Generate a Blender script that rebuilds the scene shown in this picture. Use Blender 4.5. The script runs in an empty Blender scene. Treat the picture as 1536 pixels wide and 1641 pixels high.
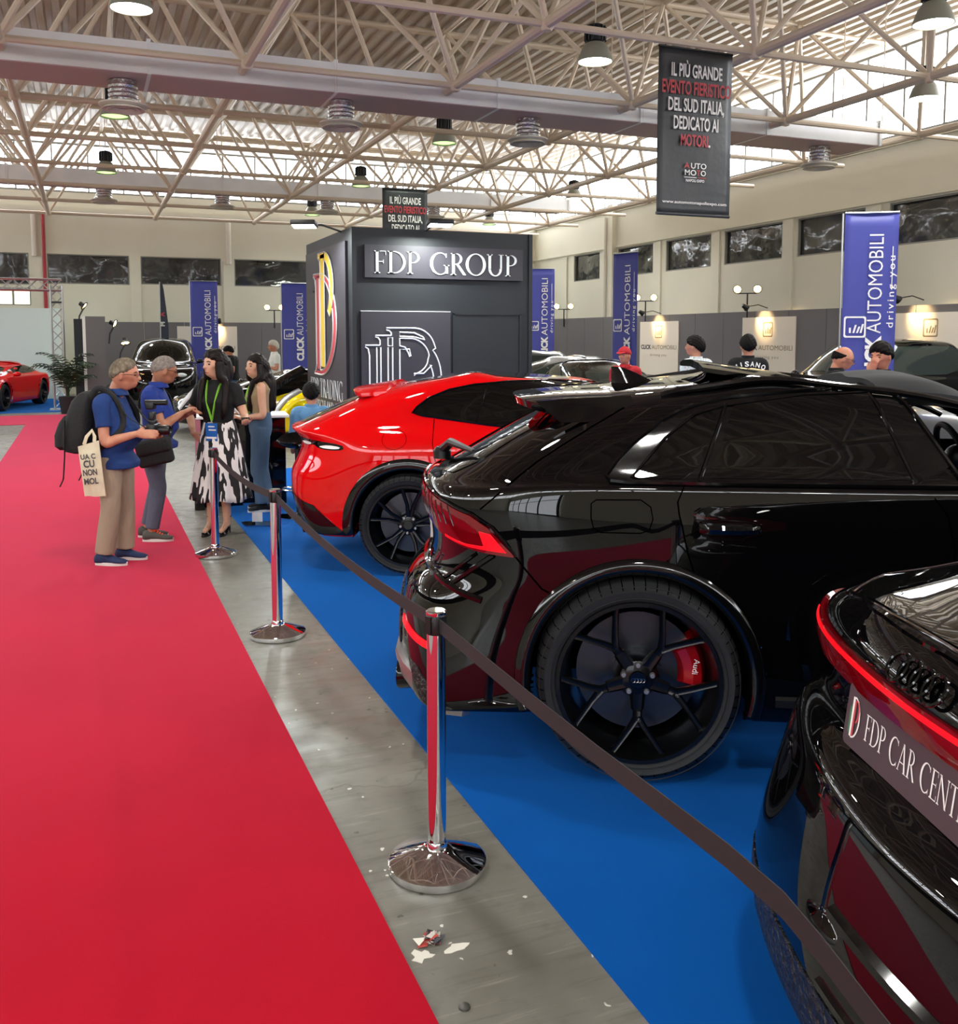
import bpy, bmesh, math, random
import numpy as np
from mathutils import Vector, Matrix, Euler
from mathutils.bvhtree import BVHTree
from mathutils.geometry import delaunay_2d_cdt, tessellate_polygon
S = bpy.context.scene
COL = S.collection
R = math.radians
# ------------------------------------------------------------------ camera, world, light, exposure
CAMH = 1.85
cd = bpy.data.cameras.new('camera'); cam = bpy.data.objects.new('camera', cd); COL.objects.link(cam)
cam.location = (0, 0, CAMH); cam.rotation_euler = (R(90 - 5.208), 0, R(-22.3))
cd.sensor_fit = 'HORIZONTAL'; cd.sensor_width = 36; cd.lens = 36.0; cd.shift_y = -140.5 / 1536; cd.clip_end = 300; cd.clip_start = .02
S.camera = cam
S.view_settings.view_transform = 'Standard'; S.view_settings.look = 'None'
S.view_settings.exposure = 0.6; S.view_settings.gamma = 1.0; S.view_settings.use_curve_mapping = False
wd = bpy.data.worlds.new('sky'); S.world = wd; wd.use_nodes = True
wd.node_tree.nodes['Background'].inputs[0].default_value = (.86, .93, 1, 1); wd.node_tree.nodes['Background'].inputs[1].default_value = 1.0
GLAZE = 7.0        # daylight behind the clerestory sheets
LAMPW = 62.0       # each high bay lamp
def area(name, loc, rot, sx, sy, power, col):
    l = bpy.data.lights.new(name, 'AREA'); l.shape = 'RECTANGLE'; l.size = sx; l.size_y = sy; l.energy = power; l.color = col
    o = bpy.data.objects.new(name, l); COL.objects.link(o); o.location = loc; o.rotation_euler = rot; return o

# ------------------------------------------------------------------ materials
def lin(c):
    if isinstance(c, str):
        c = [int(c[i:i + 2], 16) / 255 for i in (0, 2, 4)]
        return tuple(x / 12.92 if x <= .04045 else ((x + .055) / 1.055) ** 2.4 for x in c)
    return tuple(c)
def mat(name, col, rough=.5, metal=0, coat=0, coatr=.03, emit=0, ecol=None, spec=.5, trans=0, ior=1.5, alpha=1, sheen=0, sheent=(1, 1, 1),
        var=0, vscale=8, bump=0, bscale=60, vcol=None, stretch=None, sheenr=.5, bdist=.01):
    m = bpy.data.materials.new(name); m.use_nodes = True; nt = m.node_tree; b = nt.nodes['Principled BSDF']
    I = b.inputs; c = lin(col)
    I['Base Color'].default_value = (*c, 1); I['Roughness'].default_value = rough; I['Metallic'].default_value = metal
    I['Coat Weight'].default_value = coat; I['Coat Roughness'].default_value = coatr; I['Specular IOR Level'].default_value = spec
    I['Transmission Weight'].default_value = trans; I['IOR'].default_value = ior; I['Alpha'].default_value = alpha
    I['Sheen Weight'].default_value = sheen; I['Sheen Tint'].default_value = (*sheent, 1); I['Sheen Roughness'].default_value = sheenr
    if emit:
        I['Emission Strength'].default_value = emit; I['Emission Color'].default_value = (*lin(ecol or col), 1)
    if var or bump:
        tc = nt.nodes.new('ShaderNodeTexCoord'); mp = nt.nodes.new('ShaderNodeMapping'); nt.links.new(tc.outputs['Object'], mp.inputs[0])
        if stretch: mp.inputs['Scale'].default_value = stretch
    if var:
        n = nt.nodes.new('ShaderNodeTexNoise'); n.inputs['Scale'].default_value = vscale; n.inputs['Detail'].default_value = 5
        nt.links.new(mp.outputs[0], n.inputs['Vector'])
        r = nt.nodes.new('ShaderNodeMapRange'); r.inputs['From Min'].default_value = .3; r.inputs['From Max'].default_value = .7
        nt.links.new(n.outputs['Fac'], r.inputs['Value'])
        mx = nt.nodes.new('ShaderNodeMix'); mx.data_type = 'RGBA'
        c2 = lin(vcol) if vcol else tuple(x * (1 - var) for x in c)
        mx.inputs[6].default_value = (*c, 1); mx.inputs[7].default_value = (*c2, 1)
        nt.links.new(r.outputs[0], mx.inputs[0]); nt.links.new(mx.outputs[2], I['Base Color'])
    if bump:
        n2 = nt.nodes.new('ShaderNodeTexNoise'); n2.inputs['Scale'].default_value = bscale; n2.inputs['Detail'].default_value = 3
        nt.links.new(mp.outputs[0], n2.inputs['Vector'])
        bp = nt.nodes.new('ShaderNodeBump'); bp.inputs['Strength'].default_value = bump; bp.inputs['Distance'].default_value = bdist
        nt.links.new(n2.outputs['Fac'], bp.inputs['Height']); nt.links.new(bp.outputs[0], I['Normal'])
    return m
M = {}
M['white_wall'] = mat('white_wall', 'dfdccb', .75, var=.07, vscale=.6, bump=.1, bscale=5)
M['beige_steel'] = mat('beige_steel', 'cdbba4', .45)
M['deck'] = mat('deck', 'bfb09c', .5, metal=.0, var=.18, vscale=.5)
M['galv'] = mat('galv', 'c9ccd0', .32, metal=.85, var=.12, vscale=3)
M['foil'] = mat('foil', 'd8d8da', .22, metal=1, bump=1, bscale=18, bdist=.03)
M['offwhite'] = mat('offwhite', 'd8d2c6', .5)
M['lamp_grey'] = mat('lamp_grey', '8b8a7c', .4)
M['black'] = mat('black', '101113', .45)
M['black_plastic'] = mat('black_plastic', '0c0d0f', .35)
M['lens'] = mat('lens', 'ffffff', .5, emit=9, ecol='fbfff0')
M['lens_green'] = mat('lens_green', '9fd47a', .5, emit=1.6, ecol='b4e88c')
M['glaze'] = mat('glaze', 'ffffff', .5, emit=GLAZE, ecol='f4f9ff')
M['dark_film'] = mat('dark_film', '262726', .12, bump=.6, bscale=.9, bdist=.25, coat=.5, var=.4, vscale=.8, vcol='434543')
M['pane_lit'] = mat('pane_lit', 'e8e4c8', .5, emit=1.1, ecol='e9e5cb')
M['mullion'] = mat('mullion', '86857f', .5)
M['red_pipe'] = mat('red_pipe', 'a52a34', .5)
M['partition'] = mat('partition', '6a6769', .6)
M['alu'] = mat('alu', 'c4c7ca', .3, metal=1)
M['chrome'] = mat('chrome', 'e4e4e6', .045, metal=1)
M['white'] = mat('white', 'e9e7e4', .5)
M['red'] = mat('red', 'c1131b', .5)
M['txt_white'] = mat('txt_white', 'f2f0ee', .6)
M['txt_red'] = mat('txt_red', 'c2444c', .6)
M['txt_dark'] = mat('txt_dark', '3c3a40', .6)
# ------------------------------------------------------------------ object helpers
def tag(o, label=None, cat=None, group=None, kind=None):
    if label: o['label'] = label
    if cat: o['category'] = cat
    if group: o['group'] = group
    if kind: o['kind'] = kind
    return o
def empty(name, loc=(0, 0, 0), rz=0, label=None, cat=None, group=None, kind=None, parent=None):
    o = bpy.data.objects.new(name, None); COL.objects.link(o); o.location = loc; o.rotation_euler = (0, 0, rz); o.empty_display_size = .1
    if parent: o.parent = parent
    return tag(o, label, cat, group, kind)
def copy_tree(o, parent=None):
    c = o.copy(); COL.objects.link(c)
    if parent: c.parent = parent
    for ch in list(o.children): copy_tree(ch, c)
    return c
class MB:
    def __init__(s): s.v = []; s.f = []; s.m = []; s.T = None
    def add(s, vs, fs, mi=0):
        b = len(s.v)
        for p in vs:
            p = Vector(p)
            s.v.append(s.T @ p if s.T else p)
        for f in fs: s.f.append([b + i for i in f]); s.m.append(mi)
    def box(s, c, d, rz=0, mi=0, bev=0, rot=None):
        x, y, z = d[0] / 2, d[1] / 2, d[2] / 2
        Mx = Matrix.Translation(c) @ (rot.to_4x4() if rot else Matrix.Rotation(rz, 4, 'Z'))
        if bev:
            bm = bmesh.new(); bmesh.ops.create_cube(bm, size=1); bmesh.ops.scale(bm, vec=d, verts=bm.verts)
            bmesh.ops.bevel(bm, geom=bm.edges[:], offset=min(bev, min(d) * .49), segments=3, profile=.5, affect='EDGES')
            bm.verts.index_update()
            s.add([Mx @ v.co for v in bm.verts], [[v.index for v in f.verts] for f in bm.faces], mi); bm.free(); return
        vs = [Mx @ Vector((a * x, b * y, c_ * z)) for a in (-1, 1) for b in (-1, 1) for c_ in (-1, 1)]
        s.add(vs, [(0, 1, 3, 2), (4, 6, 7, 5), (0, 4, 5, 1), (2, 3, 7, 6), (0, 2, 6, 4), (1, 5, 7, 3)], mi)
    def tube(s, a, b, r, n=8, mi=0, r2=None, cap=True):
        s.path([a, b], r, n, mi, cap=cap, r_end=r2)
    def path(s, pts, r, n=8, mi=0, closed=False, cap=True, r_end=None, flat=1.0, up=None):
        P = [Vector(p) for p in pts]; L = len(P); rings = []
        prev = None
        for i, p in enumerate(P):
            if closed: t = P[(i + 1) % L] - P[i - 1]
            else: t = (P[min(i + 1, L - 1)] - P[max(i - 1, 0)])
            t.normalize()
            if up is not None: u = Vector(up)
            elif prev is not None: u = prev
            else: u = Vector((0, 0, 1)) if abs(t.z) < .9 else Vector((1, 0, 0))
            u = (u - t * u.dot(t)).normalized(); w = t.cross(u); prev = u
            rr = r[i] if isinstance(r, (list, tuple)) else (r if r_end is None else r + (r_end - r) * i / max(L - 1, 1))
            rings.append([p + (u * math.cos(k * 2 * math.pi / n) * flat + w * math.sin(k * 2 * math.pi / n)) * rr for k in range(n)])
        s.rings(rings, mi, closed, cap)
    def rings(s, rings, mi=0, closed=False, cap=True):
        n = len(rings[0]); L = len(rings); fs = []
        for i in range(L if closed else L - 1):
            j = (i + 1) % L
            for k in range(n): fs.append((i * n + k, i * n + (k + 1) % n, j * n + (k + 1) % n, j * n + k))
        if cap and not closed:
            fs.append(tuple(range(n - 1, -1, -1))); fs.append(tuple((L - 1) * n + k for k in range(n)))
        s.add([p for r_ in rings for p in r_], fs, mi)
    def lathe(s, prof, c=(0, 0, 0), axis='z', n=32, mi=0, cap=False):
        rings = []
        for r, h in prof:
            ring = []
            for k in range(n):
                a = 2 * math.pi * k / n; x, y = r * math.cos(a), r * math.sin(a)
                q = (x, y, h) if axis == 'z' else ((x, h, y) if axis == 'y' else (h, x, y))
                ring.append(Vector(c) + Vector(q))
            rings.append(ring)
        s.rings(rings, mi, cap=cap)
    def poly(s, pts2, fn, depth=0, mi=0):
        """flat polygon (list of 2d loops, first outer) mapped by fn(u, v, w); depth extrudes along w"""
        loops = pts2 if isinstance(pts2[0][0], (list, tuple)) else [pts2]
        tri = tessellate_polygon([[Vector((p[0], p[1], 0)) for p in l] for l in loops])
        flat = [p for l in loops for p in l]
        s.add([fn(p[0], p[1], depth) for p in flat], [tuple(t) for t in tri], mi)
        if depth:
            for l in loops:
                n = len(l); vs = [fn(p[0], p[1], depth) for p in l] + [fn(p[0], p[1], 0) for p in l]
                s.add(vs, [(k, (k + 1) % n, n + (k + 1) % n, n + k) for k in range(n)], mi)
    def ball(s, c, r, n=12, mi=0, sc=(1, 1, 1), rot=None):
        prof = []; rings = []
        for i in range(n + 1):
            a = math.pi * i / n - math.pi / 2
            rr = max(math.cos(a), 1e-4); ring = []
            for k in range(n * 2):
                b = math.pi * k / n
                q = Vector((rr * math.cos(b) * sc[0], rr * math.sin(b) * sc[1], math.sin(a) * sc[2])) * r
                if rot: q = rot @ q
                ring.append(Vector(c) + q)
            rings.append(ring)
        s.rings(rings, mi, cap=True)
    def build(s, name, mats, parent=None, smooth=True, angle=35, fixn=True):
        me = bpy.data.meshes.new(name); me.from_pydata([tuple(p) for p in s.v], [], s.f)
        for m in (mats if isinstance(mats, (list, tuple)) else [mats]): me.materials.append(M[m] if isinstance(m, str) else m)
        if any(s.m): me.polygons.foreach_set('material_index', s.m)
        if fixn:
            bm = bmesh.new(); bm.from_mesh(me); bmesh.ops.recalc_face_normals(bm, faces=bm.faces); bm.to_mesh(me); bm.free()
        if smooth:
            me.polygons.foreach_set('use_smooth', [True] * len(me.polygons))
            if angle < 180: me.set_sharp_from_angle(angle=R(angle))
        me.update()
        o = bpy.data.objects.new(name, me); COL.objects.link(o)
        if parent: o.parent = parent
        return o
def frame(o, x, y, n=None):
    """4x4 with origin o, local x, local y, normal z"""
    x = Vector(x).normalized(); y = Vector(y).normalized(); z = x.cross(y) if n is None else Vector(n).normalized()
    m = Matrix.Identity(4)
    for i in range(3): m[i][0], m[i][1], m[i][2], m[i][3] = x[i], y[i], z[i], o[i]
    return m
_tc = {}
def text(mb, s, size, T, mi=0, bold=0, xs=1.0, align='CENTER', depth=.002, spacing=1.0, width=None, ys=1.0):
    """built-in sans lettering put into mesh builder mb; width squeezes the line to that width"""
    key = (s, bold, spacing)
    if key not in _tc:
        c = bpy.data.curves.new('lettering', 'FONT'); c.body = s; c.size = 1; c.offset = bold; c.space_character = spacing; c.resolution_u = 3; c.fill_mode = 'FRONT'
        o = bpy.data.objects.new('lettering', c); COL.objects.link(o); bpy.context.view_layer.update()
        me = bpy.data.meshes.new_from_object(o.evaluated_get(bpy.context.evaluated_depsgraph_get()))
        vs = [tuple(v.co) for v in me.vertices]; fs = [tuple(p.vertices) for p in me.polygons]
        bpy.data.objects.remove(o); bpy.data.curves.remove(c); bpy.data.meshes.remove(me)
        _tc[key] = (vs, fs)
    vs, fs = _tc[key]
    if not vs: return
    x0 = min(v[0] for v in vs); x1 = max(v[0] for v in vs)
    sx = (width / (x1 - x0)) if width else size * xs
    ox = {'CENTER': -(x0 + x1) / 2, 'LEFT': -x0, 'RIGHT': -x1}[align]
    mb.add([T @ Vector(((v[0] + ox) * sx, v[1] * size * ys, depth)) for v in vs], fs, mi)
    return (x1 - x0) * sx
# ================================================================== the hall
def camdist(p): return (Vector(p) - Vector((0, 0, CAMH))).length
XL, XR, YF, YB = -13.5, 16.2, -9.5, 33.8
ZW, ZC, ZR = 6.1, 5.6, 8.25
def structure(name, mb, mats, smooth=False):
    o = mb.build(name, mats, smooth=smooth); o['kind'] = 'structure'; return o
# concrete floor: stained, cracked, a little glossy
def concrete():
    m = mat('concrete', '807e75', .38, var=.3, vscale=1.3, vcol='66645b'); nt = m.node_tree; b = nt.nodes['Principled BSDF']
    L = nt.links.new; tc = nt.nodes.new('ShaderNodeTexCoord')
    base = b.inputs['Base Color'].links[0].from_socket
    def over(fac, col):
        nonlocal base
        mx = nt.nodes.new('ShaderNodeMix'); mx.data_type = 'RGBA'; L(fac, mx.inputs[0]); L(base, mx.inputs[6]); mx.inputs[7].default_value = (*lin(col), 1); base = mx.outputs[2]
    n = nt.nodes.new('ShaderNodeTexNoise'); n.inputs['Scale'].default_value = 9; n.inputs['Detail'].default_value = 8; L(tc.outputs['Object'], n.inputs[0])
    r = nt.nodes.new('ShaderNodeMapRange'); r.inputs[1].default_value = .58; r.inputs[2].default_value = .74; r.inputs[4].default_value = .55; L(n.outputs[0], r.inputs[0]); over(r.outputs[0], '5c594f')
    def node(t, **k):
        q = nt.nodes.new('ShaderNode' + t)
        for kk, v in k.items(): q.inputs[kk].default_value = v
        return q
    def ramp(sock, lo, hi, v0, v1):
        q = node('MapRange'); q.inputs[1].default_value = lo; q.inputs[2].default_value = hi; q.inputs[3].default_value = v0; q.inputs[4].default_value = v1; L(sock, q.inputs[0]); return q.outputs[0]
    def mul(x, y):
        q = nt.nodes.new('ShaderNodeMath'); q.operation = 'MULTIPLY'; L(x, q.inputs[0]); L(y, q.inputs[1]); return q.outputs[0]
    nz = node('TexNoise', Scale=2.5, Detail=6); L(tc.outputs['Object'], nz.inputs[0])
    vm = nt.nodes.new('ShaderNodeVectorMath'); vm.operation = 'MULTIPLY_ADD'; vm.inputs[1].default_value = (.6, .6, .6); L(nz.outputs[1], vm.inputs[0]); L(tc.outputs['Object'], vm.inputs[2])
    w = node('TexVoronoi', Scale=.45); w.feature = 'DISTANCE_TO_EDGE'; L(vm.outputs[0], w.inputs['Vector']); over(ramp(w.outputs['Distance'], 0, .006, .5, 0), '55524a')
    # trowel streaks across the strip
    mp = node('Mapping', Scale=(1.1, 13, 1)); L(tc.outputs['Object'], mp.inputs[0]); st = node('TexNoise', Scale=1.6, Detail=7, Roughness=.7); L(mp.outputs[0], st.inputs[0]); over(ramp(st.outputs[0], .53, .68, 0, .6), '55524a'); over(ramp(st.outputs[0], .42, .3, 0, .35), 'a9a79d')
    # paint drips and dark spots
    jz = node('TexNoise', Scale=30, Detail=3); L(tc.outputs['Object'], jz.inputs[0]); jm = nt.nodes.new('ShaderNodeVectorMath'); jm.operation = 'MULTIPLY_ADD'; jm.inputs[1].default_value = (.035, .035, 0); L(jz.outputs[1], jm.inputs[0]); L(tc.outputs['Object'], jm.inputs[2])
    for sc, rad, keep, col, amt in ((7, .075, .62, 'd8d6cc', .95), (16, .11, .74, 'd5d3c8', .9), (4.5, .085, .66, '34322d', .8), (11, .11, .74, '403d37', .75)):
        v = node('TexVoronoi', Scale=sc); L(jm.outputs[0], v.inputs['Vector']); sp = nt.nodes.new('ShaderNodeSeparateColor'); L(v.outputs['Color'], sp.inputs[0])
        over(mul(ramp(v.outputs['Distance'], rad * .75, rad, amt, 0), ramp(sp.outputs[0], keep, keep + .01, 0, 1)), col)
    L(base, b.inputs['Base Color'])
    r2 = nt.nodes.new('ShaderNodeMapRange'); r2.inputs[1].default_value = .35; r2.inputs[2].default_value = .7; r2.inputs[3].default_value = .28; r2.inputs[4].default_value = .5; L(n.outputs[0], r2.inputs[0]); L(r2.outputs[0], b.inputs['Roughness'])
    return m
M['concrete'] = concrete()
mb = MB(); mb.box(((XL + XR) / 2, (YF + YB) / 2, -.1), (XR - XL + 1, YB - YF + 1, .2)); structure('floor', mb, 'concrete')
M['carpet_red'] = mat('carpet_red', 'ab061f', .95, spec=.1, sheen=.8, sheent=lin('ff6f94'), sheenr=.35, var=.12, vscale=1.2, bump=.35, bscale=420, bdist=.002)
M['carpet_blue'] = mat('carpet_blue', '004f9e', .95, spec=.1, sheen=.35, sheent=lin('4fa0ff'), sheenr=.35, var=.14, vscale=1.4, bump=.35, bscale=420, bdist=.002)
def carpet(loop, name, m, label, h=.008):
    mb = MB(); mb.poly(loop, lambda u, v, w: (u, v, w), h); o = mb.build(name, m, smooth=False); return tag(o, label, 'carpet')
# long aisle with a branch to the left, laid as one runner
carpet([(-1.22, YF + .3), (.82, YF + .3), (.82, 24.9), (-12.5, 24.9), (-12.5, 22.3), (-1.22, 22.3)], 'aisle_carpet', 'carpet_red', 'long red carpet down the aisle with a branch turning left')
carpet([(1.35, -7), (9.3, -7), (9.3, 13.45), (1.35, 13.45)], 'stand_carpet', 'carpet_blue', 'bright blue carpet under the three parked cars beside the barrier', .007)
carpet([(-12.5, 25.8), (-.45, 25.8), (-.45, 31.6), (-12.5, 31.6)], 'stand_carpet', 'carpet_blue', 'blue carpet under the red coupe at the far left stand', .007)
# walls ------------------------------------------------------------
def wall_cells(fn, u0, u1, z0, z1, holes, mb, d):
    """wall slab split around rectangular holes (ua, ub, za, zb)"""
    us = sorted({u0, u1, *[h[0] for h in holes], *[h[1] for h in holes]}); zs = sorted({z0, z1, *[h[2] for h in holes], *[h[3] for h in holes]})
    for a, b in zip(us, us[1:]):
        for c, e in zip(zs, zs[1:]):
            um, zm = (a + b) / 2, (c + e) / 2
            if any(h[0] < um < h[1] and h[2] < zm < h[3] for h in holes): continue
            fn(mb, a, b, c, e, d)
def cell_x(x, s):   # wall in plane x = const, thickness outward s
    return lambda mb, a, b, c, e, d: mb.box((x + s * d / 2, (a + b) / 2, (c + e) / 2), (d, b - a, e - c))
def cell_y(y, s):
    return lambda mb, a, b, c, e, d: mb.box(((a + b) / 2, y + s * d / 2, (c + e) / 2), (b - a, d, e - c))
rw = [(28.75, 30.6), (25.45, 27.55), (22.5, 24.75), (19.55, 21.9), (16.8, 19.0), (13.9, 16.1), (10.9, 13.2), (7.9, 10.2), (4.9, 7.2), (1.9, 4.2)]
bw = [(-2.6, -1.55, 3.5), (-1.02, 1.44, 3.55), (1.8, 4.38, 3.58), (4.82, 7.5, 3.58), (7.95, 10.6, 3.58), (11.05, 13.4, 3.58), (13.8, 15.9, 3.58)]
hr = [(a, b, 3.8, 4.72) for a, b in rw]
hb = [(a, b, z, 4.5) for a, b, z in bw] + [(-2.55, -1.53, 2.85, 3.4), (-6, -3.2, 2.85, 3.4), (-6, -3.2, 3.5, 4.5), (-10, -7, 3.5, 4.5)]
mb = MB(); wall_cells(cell_x(XR, 1), YF, YB + .3, 0, ZW, hr, mb, .3); structure('wall_right', mb, 'white_wall')
mb = MB(); wall_cells(cell_y(YB, 1), XL, XR, 0, 6.25, hb, mb, .3); structure('wall_back', mb, 'white_wall')
mb = MB(); wall_cells(cell_x(XL, -1), YF, YB + .3, 0, ZW, [], mb, .3); structure('wall_left', mb, 'white_wall')
mb = MB(); wall_cells(cell_y(YF, -1), XL, XR, 0, ZW, [], mb, .3); structure('wall_front', mb, 'white_wall')
# window infill: wrinkled dark film stretched in each opening
wi = 0
def film(axis, a, b, z0, z1, m='dark_film', bars=0):
    global wi; wi += 1
    mb = MB(); n, k = 14, 7; rnd = random.Random(wi * 7)
    P = [(rnd.uniform(.05, .95), rnd.uniform(.1, .9), rnd.uniform(.08, .22), rnd.uniform(-.05, .05)) for _ in range(9)]
    def pos(u, w):
        d = sum(h * math.exp(-((u - p) ** 2 + ((w - q) * .45) ** 2) / (s * s)) for p, q, s, h in P) * min(1, 8 * min(u, 1 - u)) * min(1, 6 * min(w, 1 - w)) if m == 'dark_film' else 0
        x = a + (b - a) * u; z = z0 + (z1 - z0) * w
        return (XR + .1 + d, x, z) if axis == 'x' else (x, YB + .1 + d, z)
    vs = [pos(i / (n * 2), j / k / 2) for i in range(n * 2 + 1) for j in range(k * 2 + 1)]
    c = k * 2 + 1
    mb.add(vs, [(i * c + j, i * c + j + 1, (i + 1) * c + j + 1, (i + 1) * c + j) for i in range(n * 2) for j in range(k * 2)])
    o = mb.build('window_%d' % wi, m, angle=180); o['kind'] = 'structure'
    f = MB(); t = .035
    def bar(u0, u1, w0, w1):
        cu, cw = (u0 + u1) / 2, (w0 + w1) / 2
        if axis == 'x': f.box((XR + .05, cu, cw), (.06, u1 - u0, w1 - w0))
        else: f.box((cu, YB + .05, cw), (u1 - u0, .06, w1 - w0))
    bar(a, b, z0, z0 + t); bar(a, b, z1 - t, z1); bar(a, a + t, z0 + t, z1 - t); bar(b - t, b, z0 + t, z1 - t)
    for q in range(bars): u = a + (b - a) * (q + 1) / (bars + 1); bar(u - .03, u + .03, z0 + t, z1 - t)
    f.build('window_frame', 'mullion', o, smooth=False)
for a, b, z0, z1 in hr: film('x', a, b, z0, z1)
for a, b, z0, z1 in hb: film('y', a, b, z0, z1, *(('pane_lit', 1) if z1 < 3.5 else ('dark_film', 0)))
# piers, ledges and mouldings on the walls
def trim(n, boxes, m='white_wall'):
    mb = MB()
    for c, d in boxes: mb.box(c, d)
    structure('trim_%d' % n, mb, m)
ps = [31.2, 28.15, 25.1, 22.2, 19.25, 16.45, 13.55, 10.55, 7.55, 4.55]
trim(1, [((XR - .03, y, 2.36), (.06, .3, 4.72)) for y in ps] + [((XR - .09, YB - 6.0, 3.1), (.18, .34, 6.1))])
trim(2, [((XR - .05, (YF + YB) / 2, 5.98), (.1, YB - YF, .12)), ((XR - .05, (YF + YB) / 2, 4.78), (.05, YB - YF, .05))])
trim(3, [((x, YB - .05, 2.2), (.32, .1, 4.4)) for x in (-1.28, 1.62, 4.6, 7.72, 10.82, 13.6)])
trim(4, [((0.5 * (XL + XR), YB - .06, 5.9), (XR - XL, .12, .14))])
# clerestory glazing above all four walls
def glaze(n, axis, c, a, b, z0, z1, step):
    mb = MB()
    mb.box((c, (a + b) / 2, (z0 + z1) / 2) if axis == 'x' else ((a + b) / 2, c, (z0 + z1) / 2), (.03, b - a, z1 - z0) if axis == 'x' else (b - a, .03, z1 - z0))
    o = structure('window_%d' % n, mb, 'glaze'); f = MB(); k = int((b - a) / step)
    s = -1 if c > 0 else 1
    for i in range(k + 1):
        u = a + (b - a) * i / k
        f.box((c + .05 * s, u, (z0 + z1) / 2) if axis == 'x' else (u, c + .05 * s, (z0 + z1) / 2), (.05, .05, z1 - z0))
    for z in (z0 + .03, z1 - .03):
        f.box((c + .05 * s, (a + b) / 2, z) if axis == 'x' else ((a + b) / 2, c + .05 * s, z), (.06, b - a, .06) if axis == 'x' else (b - a, .06, .06))
    f.build('window_mullion', 'mullion', o, smooth=False)
glaze(41, 'x', XR + .1, YF, YB, 6.1, 8.0, 1.05); glaze(42, 'y', YB + .1, XL, XR, 6.45, 8.0, 1.05)
glaze(43, 'x', XL - .1, YF, YB, 6.1, 8.0, 1.05); glaze(44, 'y', YF - .1, XL, XR, 6.1, 8.0, 1.05)
def unseen_entrance(n, x0, x1, z1):  # unseen glazed entrance, added as source of the window reflection on the SUV
    mb = MB(); mb.box(((x0 + x1) / 2, YF + .06, z1 / 2 + .05), (x1 - x0, .03, z1 - .1)); o = structure('door_%d' % n, mb, 'glaze_low'); f = MB(); k = max(2, round((x1 - x0) / 1.3))
    for i in range(k + 1): f.box((x0 + (x1 - x0) * i / k, YF + .11, z1 / 2), (.1, .07, z1))
    for z in (.06, 2.15, z1): f.box(((x0 + x1) / 2, YF + .11, z), (x1 - x0, .07, .1))
    f.build('door_frame', 'black', o, smooth=False)
M['glaze_low'] = mat('glaze_low', 'ffffff', .5, emit=3.2, ecol='f1f8ff')
unseen_entrance(1, -12.8, -6.2, 3.5)
mb = MB(); mb.box(((XL + XR) / 2, YB + .15, 6.35), (XR - XL, .3, .2)); structure('trim_5', mb, 'white_wall')
# corrugated roof deck, ribs running along the hall
mb = MB(); prof = []; x = XL - .5; i = 0
while x < XR + .5: prof += [(x, ZR), (x + .11, ZR), (x + .15, ZR - .07), (x + .26, ZR - .07)]; x += .3
n = len(prof)
mb.add([(p[0], YF - .4, p[1]) for p in prof] + [(p[0], YB + .4, p[1]) for p in prof], [(k, k + 1, n + k + 1, n + k) for k in range(n - 1)])
structure('ceiling', mb, 'deck')
mb = MB(); mb.box(((XL + XR) / 2, (YF + YB) / 2, ZR + .15), (XR - XL + 1.4, YB - YF + 1.4, .1)); structure('roof', mb, 'deck')
# dirty pipe runs on the back wall and right wall
def pipe(pts, r, m, name, label):
    mb = MB(); mb.path(pts, r, 10); o = mb.build(name, m); tag(o, label, 'pipe'); return o
pipe([(-1.1, YB - .16, 2.3), (-1.09, YB - .16, 5.82)], .055, 'red_pipe', 'riser_pipe', 'red riser pipe on the back wall at the far left')
pipe([(-1.37, YB - .09, 4.4), (-1.37, YB - .09, 5.75)], .085, 'offwhite', 'drain_pipe', 'short white drain pipe left of the red riser pipe')
pipe([(4.62, YB - .19, 4.3), (4.62, YB - .19, 5.75)], .085, 'offwhite', 'drain_pipe', 'short white drain pipe between dark windows behind the blue flags')
pipe([(XR - .22, 28.0, 5.75), (XR - .22, 28.0, 4.2), (XR - .22, 28.0, 2.4)], .05, 'offwhite', 'drain_pipe', 'thin white pipe down the pier of the right wall')
# ---------------------------------------------------------------- space frame
SF = empty('space_frame', (0, 0, ZC), kind='structure')
SP = 3.08; x0, y0 = 2.2 - 4 * SP, 13.8 - 7 * SP
xs = [x0 + SP * i for i in range(9)]; ys = [y0 + SP * j for j in range(14)]
zt = 7.85
def bar(name, a, b, r, n=8):
    mb = MB(); mb.tube((a[0], a[1], a[2] - ZC), (b[0], b[1], b[2] - ZC), r, n); return mb.build(name, 'beige_steel', SF)
for x in xs: bar('bottom_chord', (x, ys[0], ZC), (x, ys[-1], ZC), .066, 10)
for y in ys: bar('bottom_chord', (xs[0], y, ZC), (xs[-1] + SP * .35, y, ZC), .048)
tx = [x + SP / 2 for x in xs[:-1]]; ty = [y + SP / 2 for y in ys[:-1]]
for x in tx: bar('top_chord', (x, ty[0], zt), (x, ty[-1], zt), .05)
for y in ty: bar('top_chord', (tx[0], y, zt), (tx[-1], y, zt), .05)
for y in ty: bar('purlin', (XL, y + .9, 8.1), (XR, y + .9, 8.1), .05, 4)
dg = []
for x in tx:
    for y in ty:
        for sx in (-1, 1):
            for sy in (-1, 1):
                a = (x, y, zt); b = (x + sx * SP / 2, y + sy * SP / 2, ZC); m_ = Vector(((a[0] + b[0]) / 2, (a[1] + b[1]) / 2, 6.7))
                q = cam.matrix_world
                ang = math.atan2(m_.x, m_.y) - R(22.3); vis = abs(ang) < R(32) and m_.y > 6
                dg.append((camdist(m_) + (0 if vis else 100), a, b))
dg.sort(key=lambda t: t[0])
for d, a, b in dg[:100]: bar('diagonal_brace', a, b, .042, 7)
mb = MB()
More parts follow.
